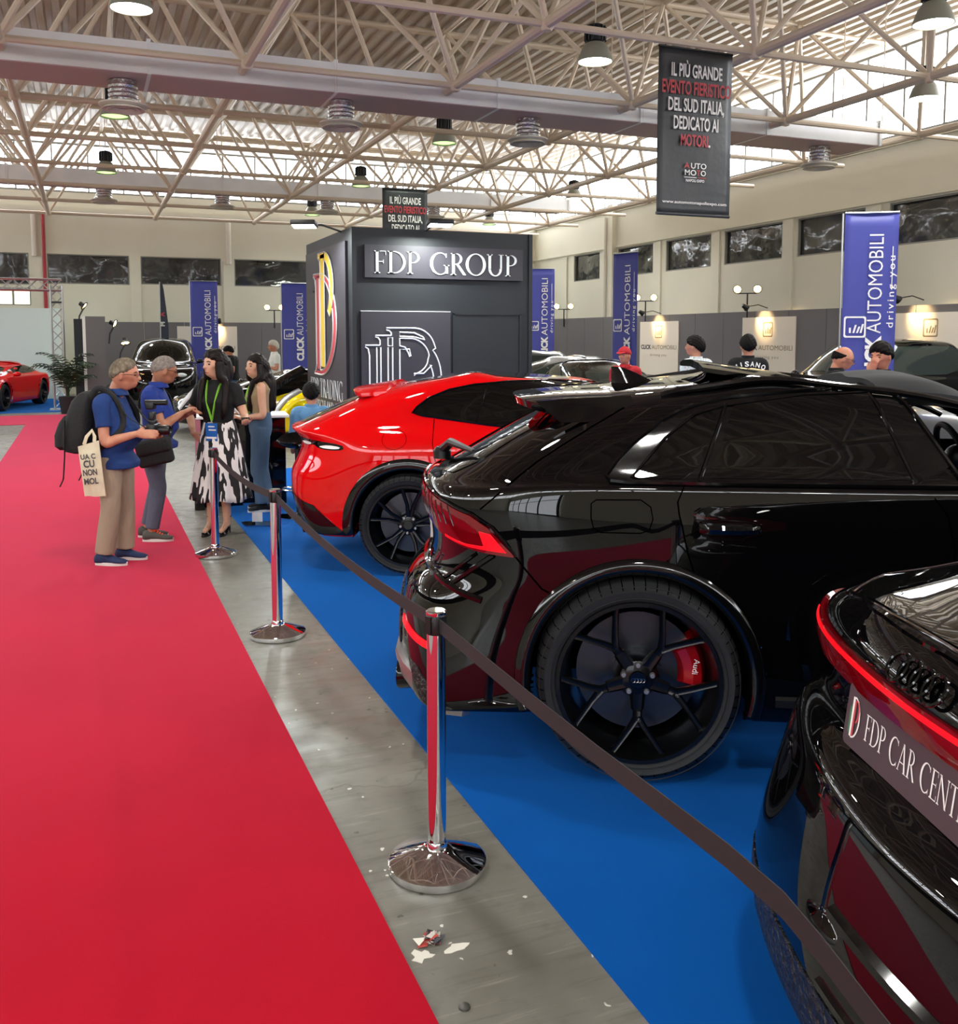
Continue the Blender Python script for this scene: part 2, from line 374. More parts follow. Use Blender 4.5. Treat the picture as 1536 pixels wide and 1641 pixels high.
for d, a, b in dg[100:]: mb.tube((a[0], a[1], a[2] - ZC), (b[0], b[1], b[2] - ZC), .042, 6)
tag(mb.build('diagonal_brace', 'beige_steel', SF), kind='stuff')
nm = MB()
for x in xs:
    for y in ys: nm.ball((x, y, 0), .1, 5)
for x in tx:
    for y in ty: nm.ball((x, y, zt - ZC), .08, 4)
tag(nm.build('node_joint', 'beige_steel', SF), kind='stuff')
# ---------------------------------------------------------------- ventilation ducts and round diffusers
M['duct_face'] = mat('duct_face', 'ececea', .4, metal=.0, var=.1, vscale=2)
M['duct_carpet_cast'] = mat('duct_carpet_cast', 'b79c9b', .5, metal=.15)  # pink is the red carpet's reflection, put into the colour
def duct(name, y, w, z0, z1, x0, x1, label):
    t = empty(name, ((x0 + x1) / 2, y, z0), label=label, cat='duct'); L = x1 - x0
    mb = MB(); mb.box((0, 0, (z1 - z0) / 2), (L, w, z1 - z0)); mb.build('casing', 'duct_face', t, smooth=False)
    mb = MB(); mb.box((0, 0, -.006), (L, w - .02, .012)); mb.build('underside', 'duct_carpet_cast', t, smooth=False)
    k = int(L / 2.4)
    for i in range(k + 1):
        x = -L / 2 + .03 + i * (L - .06) / k; mb = MB()
        mb.box((x, 0, (z1 - z0) / 2 + .01), (.05, w + .06, z1 - z0 + .05)); mb.build('flange', 'duct_face', t, smooth=False)
    for i in range(1, k + 1, 2): 
        x = -L / 2 + i * L / k
        for s in (-1, 1):
            mb = MB(); mb.tube((x, s * (w / 2 + .02), -.01), (x, s * (w / 2 + .02), 8.1 - z0), .012, 5); mb.build('hanger_rod', 'beige_steel', t)
    return t
duct('ventilation_duct', 14.7, 1.0, 5.44, 5.86, -9.5, 14.0, 'silver ventilation duct with red carpet light tinted into its underside, crossing nearer of the two')
duct('ventilation_duct', 27.2, .9, 5.74, 6.1, -9.5, 14.0, 'grey ventilation duct crossing the hall near the back wall')
def diffuser(label):
    t = empty('air_diffuser', (0, 0, 0), label=label, cat='air diffuser', group='round air diffusers under the ducts')
    mb = MB(); n = 12
    prof = []
    for i in range(9): prof.append((.19 + (.012 if i % 2 else 0), -.04 - .03 * i))
    prof = [(.19, .0)] + prof; mb.lathe(prof, n=28); mb.build('flex_collar', 'foil', t)
    mb = MB(); mb.lathe([(.17, -.27), (.33, -.31), (.335, -.33), (.25, -.35), (.13, -.34), (.05, -.33)], n=36); mb.build('dish', 'offwhite', t)
    mb = MB()
    for r_ in (.1, .17, .24): mb.lathe([(r_, -.355), (r_ + .05, -.39), (r_ + .06, -.385), (r_ + .01, -.35)], n=32)
    mb.build('louvre_ring', 'offwhite', t); return t
d0 = None
dl = [(.62, 14.7, 'leftmost of the five on the nearer duct'), (3.75, 14.7, 'second from left on the nearer duct'), (6.9, 14.7, 'third from left on the nearer duct'),
      (9.9, 14.7, 'fourth from left, behind the hanging banner'), (13.0, 14.7, 'rightmost, beside the right wall clerestory')]
dl2 = [(.6, 27.2, 'leftmost on the far duct'), (3.6, 27.2, 'second from left on the far duct'), (6.5, 27.2, 'third from left on the far duct'), (9.7, 27.2, 'above the far corner of the booth')]
for i, (x, y, w) in enumerate(dl + dl2):
    lb = 'white round air diffuser with foil collar, ' + w
    d = diffuser(lb) if d0 is None else copy_tree(d0)
    d0 = d0 or d; d.location = (x, y, 5.415 if y < 20 else 5.715); d['label'] = lb
# ---------------------------------------------------------------- high bay lamps
def lamp(lens):
    t = empty('high_bay_lamp', (0, 0, 0), cat='lamp', group='high bay lamps under the roof')
    mb = MB(); mb.lathe([(.05, .52), (.12, .5), (.13, .47), (.13, .28), (.1, .25)], n=24, cap=True)
    for k in range(14):
        a = k * 2 * math.pi / 14; mb.box((.13 * math.cos(a), .13 * math.sin(a), .38), (.05, .012, .2), rz=a)
    mb.build('ballast_housing', 'black', t)
    mb = MB(); mb.lathe([(.1, .27), (.14, .25), (.19, .18), (.235, .06), (.25, 0), (.24, 0), (.225, .06), (.18, .17), (.1, .24)], n=36); mb.build('reflector_shade', 'lamp_grey', t)
    mb = MB(); mb.lathe([(.001, .012), (.15, .008), (.232, .03)], n=32); mb.build('lens', lens, t)
    mb = MB(); mb.tube((0, 0, .5), (0, 0, 2.25), .01, 6); mb.build('suspension_rod', 'beige_steel', t)
    return t
pw, pg = lamp('lens'), lamp('lens_green')
ll = [(.65, 12.45, 0, 'cut by the top edge above the left ventilation duct'), (.63, 18.5, 1, 'under the leftmost diffuser of the nearer duct'), (.61, 24.8, 1, 'above the far duct, left side'), (.6, 30.4, 1, 'last one at left near the back wall'),
      (6.82, 12.3, 0, 'bright white one left of the big hanging banner'), (6.83, 18.5, 1, 'green glowing one above the far hanging banner'), (6.75, 24.5, 1, 'small one above the dark booth, left'), (6.87, 30.8, 1, 'tiny one over the back left of the booth'),
      (9.9, 9.25, 0, 'biggest one in the top right corner'), (12.83, 12.1, 0, 'grey one beneath the biggest at top right'), (12.9, 24.4, 0, 'small one right of the booth near clerestory'), (13.1, 31, 1, 'tiny one behind the booth near the corner'),
      (.65, 6.2, 0, None), (6.83, 6.2, 0, None), (.65, 0, 0, None), (6.83, 0, 0, None), (-5.6, 12.4, 0, None), (-5.6, 18.5, 0, None), (-5.6, 6.2, 0, None), (-5.6, 0, 0, None), (.65, -6, 0, None), (13, 3, 0, None), (-5.6, 24.5, 0, None)]
used = {}
for x, y, g, w in ll:
    src = pg if g else pw
    t = src if src not in used else copy_tree(src); used[src] = 1
    t.location = (x, y, 5.72); t['label'] = 'bell shaded high bay lamp, ' + w if w else 'high bay lamp hanging in the part of the hall behind the viewer'
    l = bpy.data.lights.new('lamp_light', 'AREA'); l.shape = 'DISK'; l.size = .42; l.energy = LAMPW * (.45 if g else 1); l.color = (1, .98, .92) if not g else (.9, 1, .85); l.spread = R(150)
    o = bpy.data.objects.new('lamp_light', l); COL.objects.link(o); o.location = (x, y, 5.705)
# ================================================================== serif lettering and the D logo, built from strokes
def arc(cx, cy, rx, ry, a0, a1, n=18): return [(cx + rx * math.cos(R(a0 + (a1 - a0) * i / n)), cy + ry * math.sin(R(a0 + (a1 - a0) * i / n))) for i in range(n + 1)]
def bowl(cx, cy, rx, ry, ix, iy, a0, a1, off=0): return arc(cx, cy, rx, ry, a0, a1) + arc(cx - off, cy, ix, iy, a1, a0)
def rect(a, b, c, d): return [(a, b), (c, b), (c, d), (a, d)]
SW, SH, SF_ = .11, .035, .07     # stem, hairline, serif
def stem(x, y0=0, y1=1, t=True, b=True, w=SW):
    L = [rect(x - w / 2, y0, x + w / 2, y1)]
    if b: L.append([(x - w / 2 - SF_, y0), (x + w / 2 + SF_, y0), (x + w / 2 + SF_, y0 + .02), (x + w / 2, y0 + .06), (x - w / 2, y0 + .06), (x - w / 2 - SF_, y0 + .02)])
    if t: L.append([(x - w / 2 - SF_, y1), (x - w / 2 - SF_, y1 - .02), (x - w / 2, y1 - .06), (x + w / 2, y1 - .06), (x + w / 2 + SF_, y1 - .02), (x + w / 2 + SF_, y1)])
    return L
def bars(x0, x1, y, up=0, dn=0): 
    L = [rect(x0, y - SH / 2, x1, y + SH / 2)]
    if up or dn: L.append(rect(x1 - .025, y - dn, x1, y + up))
    return L
def diag(a, b, w): return [[(a[0] - w / 2, a[1]), (a[0] + w / 2, a[1]), (b[0] + w / 2, b[1]), (b[0] - w / 2, b[1])]]
def ribbon(pts, ws):
    l, r = [], []
    for i, p in enumerate(pts):
        a, b = Vector(pts[max(i - 1, 0)]), Vector(pts[min(i + 1, len(pts) - 1)]); d = (b - a).normalized(); n = Vector((-d.y, d.x)) * (ws[i] if isinstance(ws, list) else ws) / 2
        l.append((p[0] + n.x, p[1] + n.y)); r.append((p[0] - n.x, p[1] - n.y))
    return l + r[::-1]
GL = {
 'F': (.56, stem(.17) + bars(.17, .54, .98, 0, .16) + bars(.17, .44, .52, .08, .08)),
 'D': (.82, stem(.17) + [bowl(.3, .5, .5, .5, .39, .465, -90, 90), rect(.17, 0, .3, .035), rect(.17, .965, .3, 1)]),
 'P': (.6, stem(.17) + [bowl(.27, .74, .31, .26, .21, .225, -90, 90), rect(.17, .965, .27, 1), rect(.2, .48, .27, .515)]),
 'R': (.7, stem(.17) + [bowl(.27, .74, .29, .26, .19, .225, -90, 90), rect(.17, .965, .27, 1), rect(.2, .48, .27, .515)] + [[(.28, .5), (.4, .5), (.72, .02), (.72, 0), (.6, 0)]]),
 'C': (.84, [bowl(.48, .5, .44, .515, .33, .475, 48, 312, -.02)] + [rect(.74, .78, .77, .97), rect(.74, .03, .77, .2)]),
 'G': (.9, [bowl(.48, .5, .44, .515, .33, .475, 48, 318, -.02)] + [rect(.74, .78, .77, .97)] + stem(.77, .05, .44, True, False)),
 'O': (.94, [bowl(.47, .5, .45, .515, .33, .475, 0, 180), bowl(.47, .5, .45, .515, .33, .475, 180, 360)]),
 'U': (.82, stem(.16, .3, 1, True, False) + [bowl(.41, .34, .305, .36, .2, .31, 180, 360)] + [rect(.64, .3, .715, 1)] + [rect(.57, .975, .79, 1)]),
 'A': (.8, diag((.1, 0), (.4, 1), .05) + diag((.68, 0), (.4, 1), .12) + [rect(.2, .3, .58, .335), rect(.02, 0, .2, .025), rect(.56, 0, .8, .025)]),
 'E': (.58, stem(.17) + bars(.17, .54, .98, 0, .16) + bars(.17, .46, .52, .08, .08) + bars(.17, .56, .02, .18, 0)),
 'N': (.86, stem(.14, 0, 1, True, True, .05) + stem(.72, 0, 1, True, False, .05) + diag((.72, 0), (.14, 1), .12)),
 'T': (.66, stem(.33, 0, 1, False, True) + [rect(.03, .965, .63, 1), rect(.03, .82, .055, 1), rect(.605, .82, .63, 1)]),
 'I': (.3, stem(.15)), 'H': (.82, stem(.17) + stem(.65) + bars(.17, .65, .5)),
 'L': (.56, stem(.17) + bars(.17, .54, .02, .18, 0)),
 'S': (.56, [ribbon([(.46, .84), (.42, .93), (.3, .985), (.15, .93), (.11, .78), (.2, .62), (.36, .45), (.45, .3), (.42, .12), (.28, .015), (.14, .06), (.08, .17)], [.02, .04, .04, .07, .1, .12, .13, .12, .09, .04, .04, .02])]),
 'B': (.64, stem(.17) + [bowl(.27, .76, .26, .24, .17, .205, -90, 90), bowl(.27, .27, .31, .27, .21, .235, -90, 90), rect(.17, .965, .27, 1), rect(.17, 0, .27, .035)]),
 'M': (1.0, stem(.14, 0, 1, True, True, .045) + stem(.84, 0, 1, True, True) + diag((.49, 0), (.16, 1), .12) + diag((.49, 0), (.82, 1), .05)), ' ': (.38, [])}
def serif(mb, s, T, size, width, mi=0, depth=0, sep=.0):
    tot = sum(GL[c][0] for c in s); k = width / tot; x = 0
    for c in s:
        w, polys = GL[c]
        for p in polys: mb.poly(p, lambda u, v, d: T @ Vector(((x + u) * k, v * size, d)), depth, mi)
        x += w
M['logo_green'] = mat('logo_green', '3f8a5c', .5)
def logo_D(mb, T, w, h, depth=0):
    """tall D with a P hook inside it and a bar to its left"""
    f = lambda dx, dz, d0: (lambda u, v, d: T @ Vector(((u + dx) * w, (v + dz) * h, d + d0)))
    mb.poly(rect(.0, .08, .1, .72), f(0, 0, 0), depth, 2)
    for p in (rect(.17, .02, .33, .98), bowl(.33, .5, .6, .5, .49, .46, -90, 90)): mb.poly(p, f(0, 0, .0006), depth, 0)
    for p in (rect(.36, .06, .5, .92), bowl(.5, .66, .34, .28, .22, .24, -70, 90)): mb.poly(p, f(0, 0, .0012), depth, 1)
# ================================================================== car toolkit
M['paint_black'] = mat('paint_black', '040405', .3, coat=1, coatr=.012, spec=.0)
M['paint_red'] = mat('paint_red', 'cf0308', .35, coat=.8, coatr=.02, spec=0)
M['glass_dark'] = mat('glass_dark', '040505', .015, spec=.5)
M['gloss_black'] = mat('gloss_black', '060607', .06)
M['satin_black'] = mat('satin_black', '0b0b0c', .42)
M['seam'] = mat('seam', '010101', .9, spec=0)
M['rubber'] = mat('rubber', '17181a', .62, bump=.25, bscale=40)
M['rim_black'] = mat('rim_black', '0e0f11', .3, metal=.6, coat=.3)
M['rim_bright'] = mat('rim_bright', '6d6d6c', .3, metal=.9)
M['disc'] = mat('disc', '4a4e54', .32, metal=.9)
M['caliper_red'] = mat('caliper_red', '9c0712', .3, coat=.6)
M['caliper_grey'] = mat('caliper_grey', '3a3b3d', .4, metal=.5)
M['lamp_red'] = mat('lamp_red', '6e020c', .03, spec=.8)
M['red_glow'] = mat('red_glow', 'ff1020', .2, emit=.35, ecol='ff0c1a')
M['silver'] = mat('silver', 'a6a5a6', .35, metal=.85)
M['honeycomb'] = mat('honeycomb', '0a0a0b', .35, bump=1, bscale=45, bdist=.03)
M['cloth_dark'] = mat('cloth_dark', '1c1d20', .8)
M['clear_glass'] = mat('clear_glass', 'dfe6e6', .02, trans=1, ior=1.02, spec=.5)
M['well'] = mat('well', '050505', .95, spec=.05)

def bspline_net(net, ns, nt):
    """right half control net [ring][column] (y <= 0) -> dense grid, mirrored, columns run left front .. rear .. right front"""
    A = np.array(net, float)                       # T K 3
    mir = lambda p: p * np.array([1, -1, 1])
    A = np.concatenate([mir(A[:, 1:2]), A, mir(A[:, -2:-1])], 1)
    A = np.concatenate([2 * A[0:1] - A[1:2], A, 2 * A[-1:] - A[-2:-1]], 0)
    def basis(n, k):
        B = np.zeros((n, k)); u = np.linspace(0, k - 3, n)
        for i, t in enumerate(u):
            j = min(int(t), k - 4); f = t - j
            B[i, j:j + 4] = [(1 - f) ** 3 / 6, (3 * f ** 3 - 6 * f * f + 4) / 6, (-3 * f ** 3 + 3 * f * f + 3 * f + 1) / 6, f ** 3 / 6]
        return B
    P = np.einsum('it,tkc,jk->ijc', basis(nt, A.shape[0]), A, basis(ns, A.shape[1]))
    L = P[:, 1:-1][:, ::-1] * np.array([1, -1, 1])  # left half without the centre lines
    return np.concatenate([P, L], 1)                # closed loop around the car
NCOL = 14
def ring(zr, zs, zf, xr, xf, w, bow=.12, c=.2, bowf=.3, wheels=(), fl=0, wr=None, lift=0):
    """one control ring of half a car (right side, y negative), rear centre to front centre"""
    a = xr + bow + c + .25; b = xf - bowf - .45
    wr = wr or w
    pts = [(xr, 0, zr), (xr + .3 * bow, .52 * wr, zr), (xr + bow, .86 * wr, zr), (xr + bow + c, .5 * (wr * .975 + w * .985), zr + (zs - zr) * .5)]
    for i in range(6):
        x = a + (b - a) * i / 5; y = w + sum(fl * math.exp(-((x - q) / .4) ** 2) for q in wheels)
        pts.append((x, y, zs + lift * math.sin(math.pi * i / 5)))
    pts += [(xf - bowf - .2, w * .97, zs + (zf - zs) * .35), (xf - bowf, w * .84, zs + (zf - zs) * .8), (xf - bowf * .3, w * .5, zf), (xf, 0, zf)]
    return [(p[0], -p[1], p[2]) for p in pts]
class CarBody:
    def __init__(s, rings, root, paint, wheels, Ra, ns=110, nt=96, holes=None, name='body', dz=0):
        s.root = root
        G = bspline_net(rings, ns, nt); T, K, _ = G.shape; s.G = G
        vs = G.reshape(-1, 3).copy(); fs = []; holes = holes or (lambda c: False)
        for i in range(T - 1):
            for k in range(K):
                q = (i * K + k, i * K + (k + 1) % K, (i + 1) * K + (k + 1) % K, (i + 1) * K + k); fs.append(q)
        full = [Vector(p) for p in vs]
        s.bvh = BVHTree.FromPolygons(full, fs)          # whole skin, for laying panels on it
        s.wheels, s.Ra = wheels, Ra
        keep = []
        for q in fs:
            c = vs[list(q)].mean(0); bad = holes(c)
            for x, z in wheels:
                if abs(c[1]) > .42 and any((vs[i][0] - x) ** 2 + (vs[i][2] - z) ** 2 < Ra * Ra for i in q): bad = True
            if not bad: keep.append(q)
        for i in range(len(vs)):
            for x, z in wheels:
                d = math.hypot(vs[i][0] - x, vs[i][2] - z)
                if abs(vs[i][1]) > .42 and Ra <= d < Ra + .035:
                    vs[i][0] = x + (vs[i][0] - x) * Ra / d; vs[i][2] = z + (vs[i][2] - z) * Ra / d
        mb = MB(); usedv = sorted({i for q in keep for i in q}); ix = {v: n for n, v in enumerate(usedv)}
        mb.v = [Vector(vs[i]) for i in usedv]; mb.f = [[ix[i] for i in q] for q in keep]; mb.m = [0] * len(mb.f)
        s.obj = mb.build(name, paint, root, angle=180)
    # --- rays that land on the skin
    def side(s, x, z, sg=-1):
        h = s.bvh.ray_cast(Vector((x, sg * 3, z)), Vector((0, -sg, 0))); return h[0], h[1]
    def rear(s, y, z):
        h = s.bvh.ray_cast(Vector((-4, y, z)), Vector((1, 0, 0))); return h[0], h[1]
    def top(s, x, y):
        y = y if abs(y) > .012 else .012
        h = s.bvh.ray_cast(Vector((x, y, 4)), Vector((0, 0, -1))); return h[0], h[1]
    def cyl(s, a, z, x0=0.0):
        d = Vector((-math.cos(R(a)), -math.sin(R(a)), 0)); o = Vector((x0, 0, z)) + d * 4
        h = s.bvh.ray_cast(o, -d); return h[0], h[1]
    def patch(s, name, loop, how, m, off=.004, depth=.01, step=.035, parent=None, smoothn=1, mb=None, mi=0):
        """panel cut to a 2d outline and laid on the skin"""
        fn = {'side': lambda u, v: s.side(u, v), 'sideL': lambda u, v: s.side(u, v, 1), 'rear': s.rear, 'top': s.top}.get(how, how)
        if how == 'cyl': fn = s.cyl; sc = 60.0
        else: sc = 1.0
        L = [Vector((p[0] / sc, p[1])) for p in loop]
        for _ in range(smoothn):
            L = [q for i in range(len(L)) for q in (L[i] * .78 + L[(i + 1) % len(L)] * .22, L[i] * .22 + L[(i + 1) % len(L)] * .78)]
        B = []
        for i in range(len(L)):
            a, b = L[i], L[(i + 1) % len(L)]; k = max(1, int((b - a).length / step))
            B += [a.lerp(b, j / k) for j in range(k)]
        n = len(B); xs0, xs1 = min(p.x for p in B), max(p.x for p in B); ys0, ys1 = min(p.y for p in B), max(p.y for p in B)
        def inside(p):
            c = False
            for i in range(n):
                a, b = B[i], B[i - 1]
                if (a.y > p.y) != (b.y > p.y) and p.x < (b.x - a.x) * (p.y - a.y) / (b.y - a.y) + a.x: c = not c
            return c
        V = list(B); x = xs0 + step * .5
        while x < xs1:
            y = ys0 + step * .5
            while y < ys1:
                p = Vector((x, y))
                if inside(p) and min((p - q).length_squared for q in B) > (step * .35) ** 2: V.append(p)
                y += step
            x += step
        r = delaunay_2d_cdt(V, [], [list(range(n))], 1, 1e-6)
        pts, fcs = r[0], r[2]
        out = []; bad = set()
        for i, p in enumerate(pts):
            h, nn = fn(p.x * sc, p.y)
            if h is None: bad.add(i); out.append(Vector((0, 0, 0))); continue
            out.append(h + nn * off if True else h)
        # rim that turns down into the skin
        own = mb is None; mb = mb or MB()
        good = [f for f in fcs if not any(i in bad for i in f)]
        mb.add(out, good, mi)
        cnt = {}
        for f in good:
            for i in range(len(f)):
                e = (f[i], f[(i + 1) % len(f)]); cnt[e] = 1
        ed = [e for e in cnt if (e[1], e[0]) not in cnt]
        if depth:
            for a, b in ed:
                na = fn(pts[a].x * sc, pts[a].y)[1]; nb = fn(pts[b].x * sc, pts[b].y)[1]
                mb.add([out[a], out[b], out[b] - nb * (depth + off), out[a] - na * (depth + off)], [(0, 3, 2, 1)], mi)
        if own:
            o = mb.build(name, m, parent or s.root, smooth=False, fixn=False); bm = bmesh.new(); bm.from_mesh(o.data); bmesh.ops.remove_doubles(bm, verts=bm.verts, dist=1e-5); bm.to_mesh(o.data); bm.free()
            o.data.polygons.foreach_set('use_smooth', [True] * len(o.data.polygons)); o.data.set_sharp_from_angle(angle=R(50)); return o
    def line(s, name, pts, how, m, r=.004, off=0, parent=None, mb=None, n=6, closed=False, step=.04):
        """thin cord following a 2d polyline on the skin"""
        fn = {'side': s.side, 'rear': s.rear, 'top': s.top, 'cyl': s.cyl}.get(how, how)
        P = []
        sc = 60. if how == 'cyl' else 1.
        seg = list(zip(pts, pts[1:] + ([pts[0]] if closed else [])))[:None if closed else len(pts) - 1]
        for a, b in seg:
            k = max(1, int(math.hypot((a[0] - b[0]) / sc, a[1] - b[1]) / step))
            P += [(a[0] + (b[0] - a[0]) * j / k, a[1] + (b[1] - a[1]) * j / k) for j in range(k)]
        if not closed: P.append(pts[-1])
        Q = []
        for p in P:
            h, nn = fn(*p)
            if h is not None: Q.append(h + nn * off)
        own = mb is None; mb = mb or MB()
        mb.path(Q, r, n, closed=closed)
        if own: return mb.build(name, m, parent or s.root)
    def arch(s, m, t=.05, out=.014, a0=-25, a1=205, lip=.03):
        for wi, (x, z) in enumerate(s.wheels):
            for sg in (-1, 1):
                rings = []
                for k in range(49):
                    a = R(a0 + (a1 - a0) * k / 48); ca, sa = math.cos(a), math.sin(a)
                    def hit(r_):
                        h, _ = s.side(x + r_ * ca, z + r_ * sa, sg); return h
                    ho, hi = hit(s.Ra + t), hit(s.Ra + .004)
                    if ho is None or hi is None: continue
                    def P(r_, y): return (x + r_ * ca, y, z + r_ * sa)
                    yo, yi = ho.y, hi.y
                    rings.append([P(s.Ra + t, yo - sg * .004), P(s.Ra + t * .8, yo + sg * out), P(s.Ra + t * .25, yi + sg * (out + .004)), P(s.Ra - .004, yi + sg * out * .6), P(s.Ra - .008, yi - sg * lip), P(s.Ra + .012, yi - sg * lip)])
                if len(rings) > 2:
                    mb = MB(); mb.rings(rings); mb.build('wheel_arch', m, s.root, angle=60)
                mb = MB(); rr = []
                yy = abs((s.side(x, z + s.Ra + .02, sg)[0] or Vector((0, .95, 0))).y) - .03
                for y in (yy, yy - .42):
                    rr.append([(x + (s.Ra + .012) * math.cos(R(b)), sg * y, z + (s.Ra + .012) * math.sin(R(b))) for b in range(-14, 195, 8)])
                n = len(rr[0]); mb.add(rr[0] + rr[1], [(k, k + 1, n + k + 1, n + k) for k in range(n - 1)])
                mb.add(rr[1], [tuple(range(n))]); mb.build('wheel_housing', 'well', s.root)
def wheel(parent, Rt, W, Rr, style, caliper, name='wheel', mark=True, rot=18, fine=True):
    """right-hand wheel, axis y, outer face towards -y"""
    t = empty(name, parent=parent); n = 72 if fine else 36
    h = W / 2; mb = MB()
    prof = [(Rr - .012, -h + .015), (Rr + .012, -h - .002), (Rr + .03, -h - .006), (Rr + (Rt - Rr) * .55, -h - .012), (Rt - .035, -h + .004), (Rt - .012, -h + .028), (Rt - .003, -h + .06)]
    for g in ((-.045, -.035), (-.012, .0), (.02, .03)) if fine else ():
        prof += [(Rt, g[0]), (Rt - .008, g[0] + .003), (Rt - .008, g[1] - .003), (Rt, g[1])]
    prof += [(Rt - .003, h - .06), (Rt - .012, h - .028), (Rt - .035, h - .004), (Rr + .02, h), (Rr - .012, h - .015)]
    mb.lathe(prof, axis='y', n=n); mb.build('tire', 'rubber', t, angle=50)
    if fine:  # shoulder blocks and sidewall ribs
        mb = MB()
        for k in range(54):
            a = 2 * math.pi * k / 54; q = lambda r_, y, a=a: (r_ * math.cos(a), y, r_ * math.sin(a))
            mb.path([q(Rt - .036, -h + .003), q(Rt - .0125, -h + .027), q(Rt - .0035, -h + .06), q(Rt - .001, -h + .1)], .0022, 4)
        tag(mb.build('tread_groove', 'seam', t), kind='stuff')
        mb = MB()
        for rr in (Rr + .022, Rr + (Rt - Rr) * .8): mb.lathe([(rr - .002, -h - .009), (rr, -h - .0125), (rr + .002, -h - .009)], axis='y', n=n)
        mb.build('sidewall_rib', 'rubber', t)
    mb = MB(); mb.lathe([(Rr - .012, -h + .018), (Rr + .008, -h + .0), (Rr + .004, -h - .009), (Rr - .012, -h - .008), (Rr - .018, -h + .012), (Rr - .03, -h + .05), (Rr - .045, -.02), (Rr - .06, h - .06), (Rr - .02, h - .02)], axis='y', n=n); mb.build('rim_barrel', 'rim_black', t)
    mb = MB(); yb = .015
    mb.lathe([(.09, yb), (Rr * .76, yb), (Rr * .76, yb + .03), (.09, yb + .03)], axis='y', n=48); mb.lathe([(.04, -.02), (.1, -.02), (.1, yb + .02)], axis='y', n=24, cap=True)
    mb.build('brake_disc', 'disc', t)
    if caliper:
        mb = MB(); rr = []
        for k in range(13):
            a = R(-24 + 48 * k / 12 + 12); e = .6 if k in (0, 12) else 1
            ro, ri = Rr * .86, Rr * .52
            rr.append([(r_ * math.cos(a), y, r_ * math.sin(a)) for r_, y in ((ri, yb - .02 * e), (ri + .02, yb - .055 * e), ((ri + ro) / 2, yb - .07 * e), (ro - .02, yb - .055 * e), (ro, yb - .01 * e), (ro, yb + .06), (ri, yb + .06))])
        mb.rings(rr); c = mb.build('brake_caliper', caliper, t)
        if mark and caliper == 'caliper_red':
            mb = MB(); T = frame((Rr * .7 * math.cos(R(12)), yb - .073, Rr * .7 * math.sin(R(12)) - .0), (math.sin(R(-8)), 0, -1), (1, 0, -.1), (0, -1, 0))
            text(mb, 'Audi', .035, T, depth=.002); mb.build('caliper_lettering', 'txt_white', c, smooth=False)
    def spoke(path, widths, deps, mb):
        rings = []
        for i, p in enumerate(path):
            a, b = Vector(path[max(i - 1, 0)]), Vector(path[min(i + 1, len(path) - 1)])
            d = (b - a); d.y = 0; d.normalize(); s_ = Vector((d.z, 0, -d.x)); w, dp = widths[i], deps[i]; P = Vector(p)
            rings.append([P - s_ * w + Vector((0, .012, 0)), P - s_ * w * .62, P - s_ * w * .2 + Vector((0, .002, 0)), P + s_ * w * .2 + Vector((0, .002, 0)), P + s_ * w * .62, P + s_ * w + Vector((0, .012, 0)), P + s_ * w * .8 + Vector((0, dp, 0)), P - s_ * w * .8 + Vector((0, dp, 0))])
        mb.rings(rings)
    yf, yh = -h + .012, -h + .05
    for k in range(style['n']):
        a = R(rot + 360 / style['n'] * k); mb = MB()
        pol = lambda r_, b, y: (r_ * math.cos(a + R(b)), y, r_ * math.sin(a + R(b)))
        if style['kind'] == 'Y':
            sp = style.get('split', .55); sw = style.get('swing', 19)
            spoke([pol(.045, 0, yh), pol(.13, 0, yh), pol(Rr * sp * .8, 0, yh - .01), pol(Rr * sp * 1.06, 0, yh - .018)], [.034, .026, .019, .02], [.03] * 4, mb)
            for sg in (-1, 1):
                spoke([pol(Rr * sp * .94, 0, yh - .016), pol(Rr * (sp + .12), sg * sw * .42, yh - .022), pol(Rr * .9, sg * sw * .88, yf + .002), pol(Rr * 1.0, sg * sw, yf)], [.017, .014, .013, .017], [.03] * 4, mb)
        elif style['kind'] == 'V':
            for sg in (-1, 1):
                spoke([pol(.05, sg * 10, yh), pol(Rr * .5, sg * style.get('v', 8), yh - .012), pol(Rr * .98, sg * style.get('swing', 13), yf)], [.02, .014, .016], [.035] * 3, mb)
        else:
            spoke([pol(.05, 0, yh), pol(Rr * .5, 0, yh - .012), pol(Rr * .98, 0, yf)], [.024, .02, .024], [.035] * 3, mb)
        mb.build('spoke', style.get('mat', 'rim_black'), t, angle=28)
    mb = MB(); mb.lathe([(.001, yh - .004), (.05, yh - .004), (.075, yh + .006), (.088, yh + .03), (.088, yh + .08)], axis='y', n=30); mb.build('hub', 'rim_black', t)
    if fine:
        for k in range(5):
            a = R(rot + 36 + 72 * k); mb = MB()
            mb.lathe([(.001, yh - .012), (.009, yh - .012), (.0125, yh - .006), (.0125, yh + .03)], (.062 * math.cos(a), 0, .062 * math.sin(a)), axis='y', n=12); mb.build('wheel_bolt', 'silver', t)
        mb = MB(); mb.lathe([(.001, yh - .014), (.034, yh - .014), (.038, yh - .008), (.038, yh)], axis='y', n=30); cp = mb.build('centre_cap', 'gloss_black', t)
        if mark == 'rings':
            mb = MB()
            for q in range(4): mb.path([(-.0195 + .013 * q + .0085 * math.cos(b), yh - .0155, .0085 * math.sin(b)) for b in np.linspace(0, 2 * math.pi, 20)[:-1]], .0012, 5, closed=True)
            mb.build('ring_emblem', 'chrome', cp)
    return t
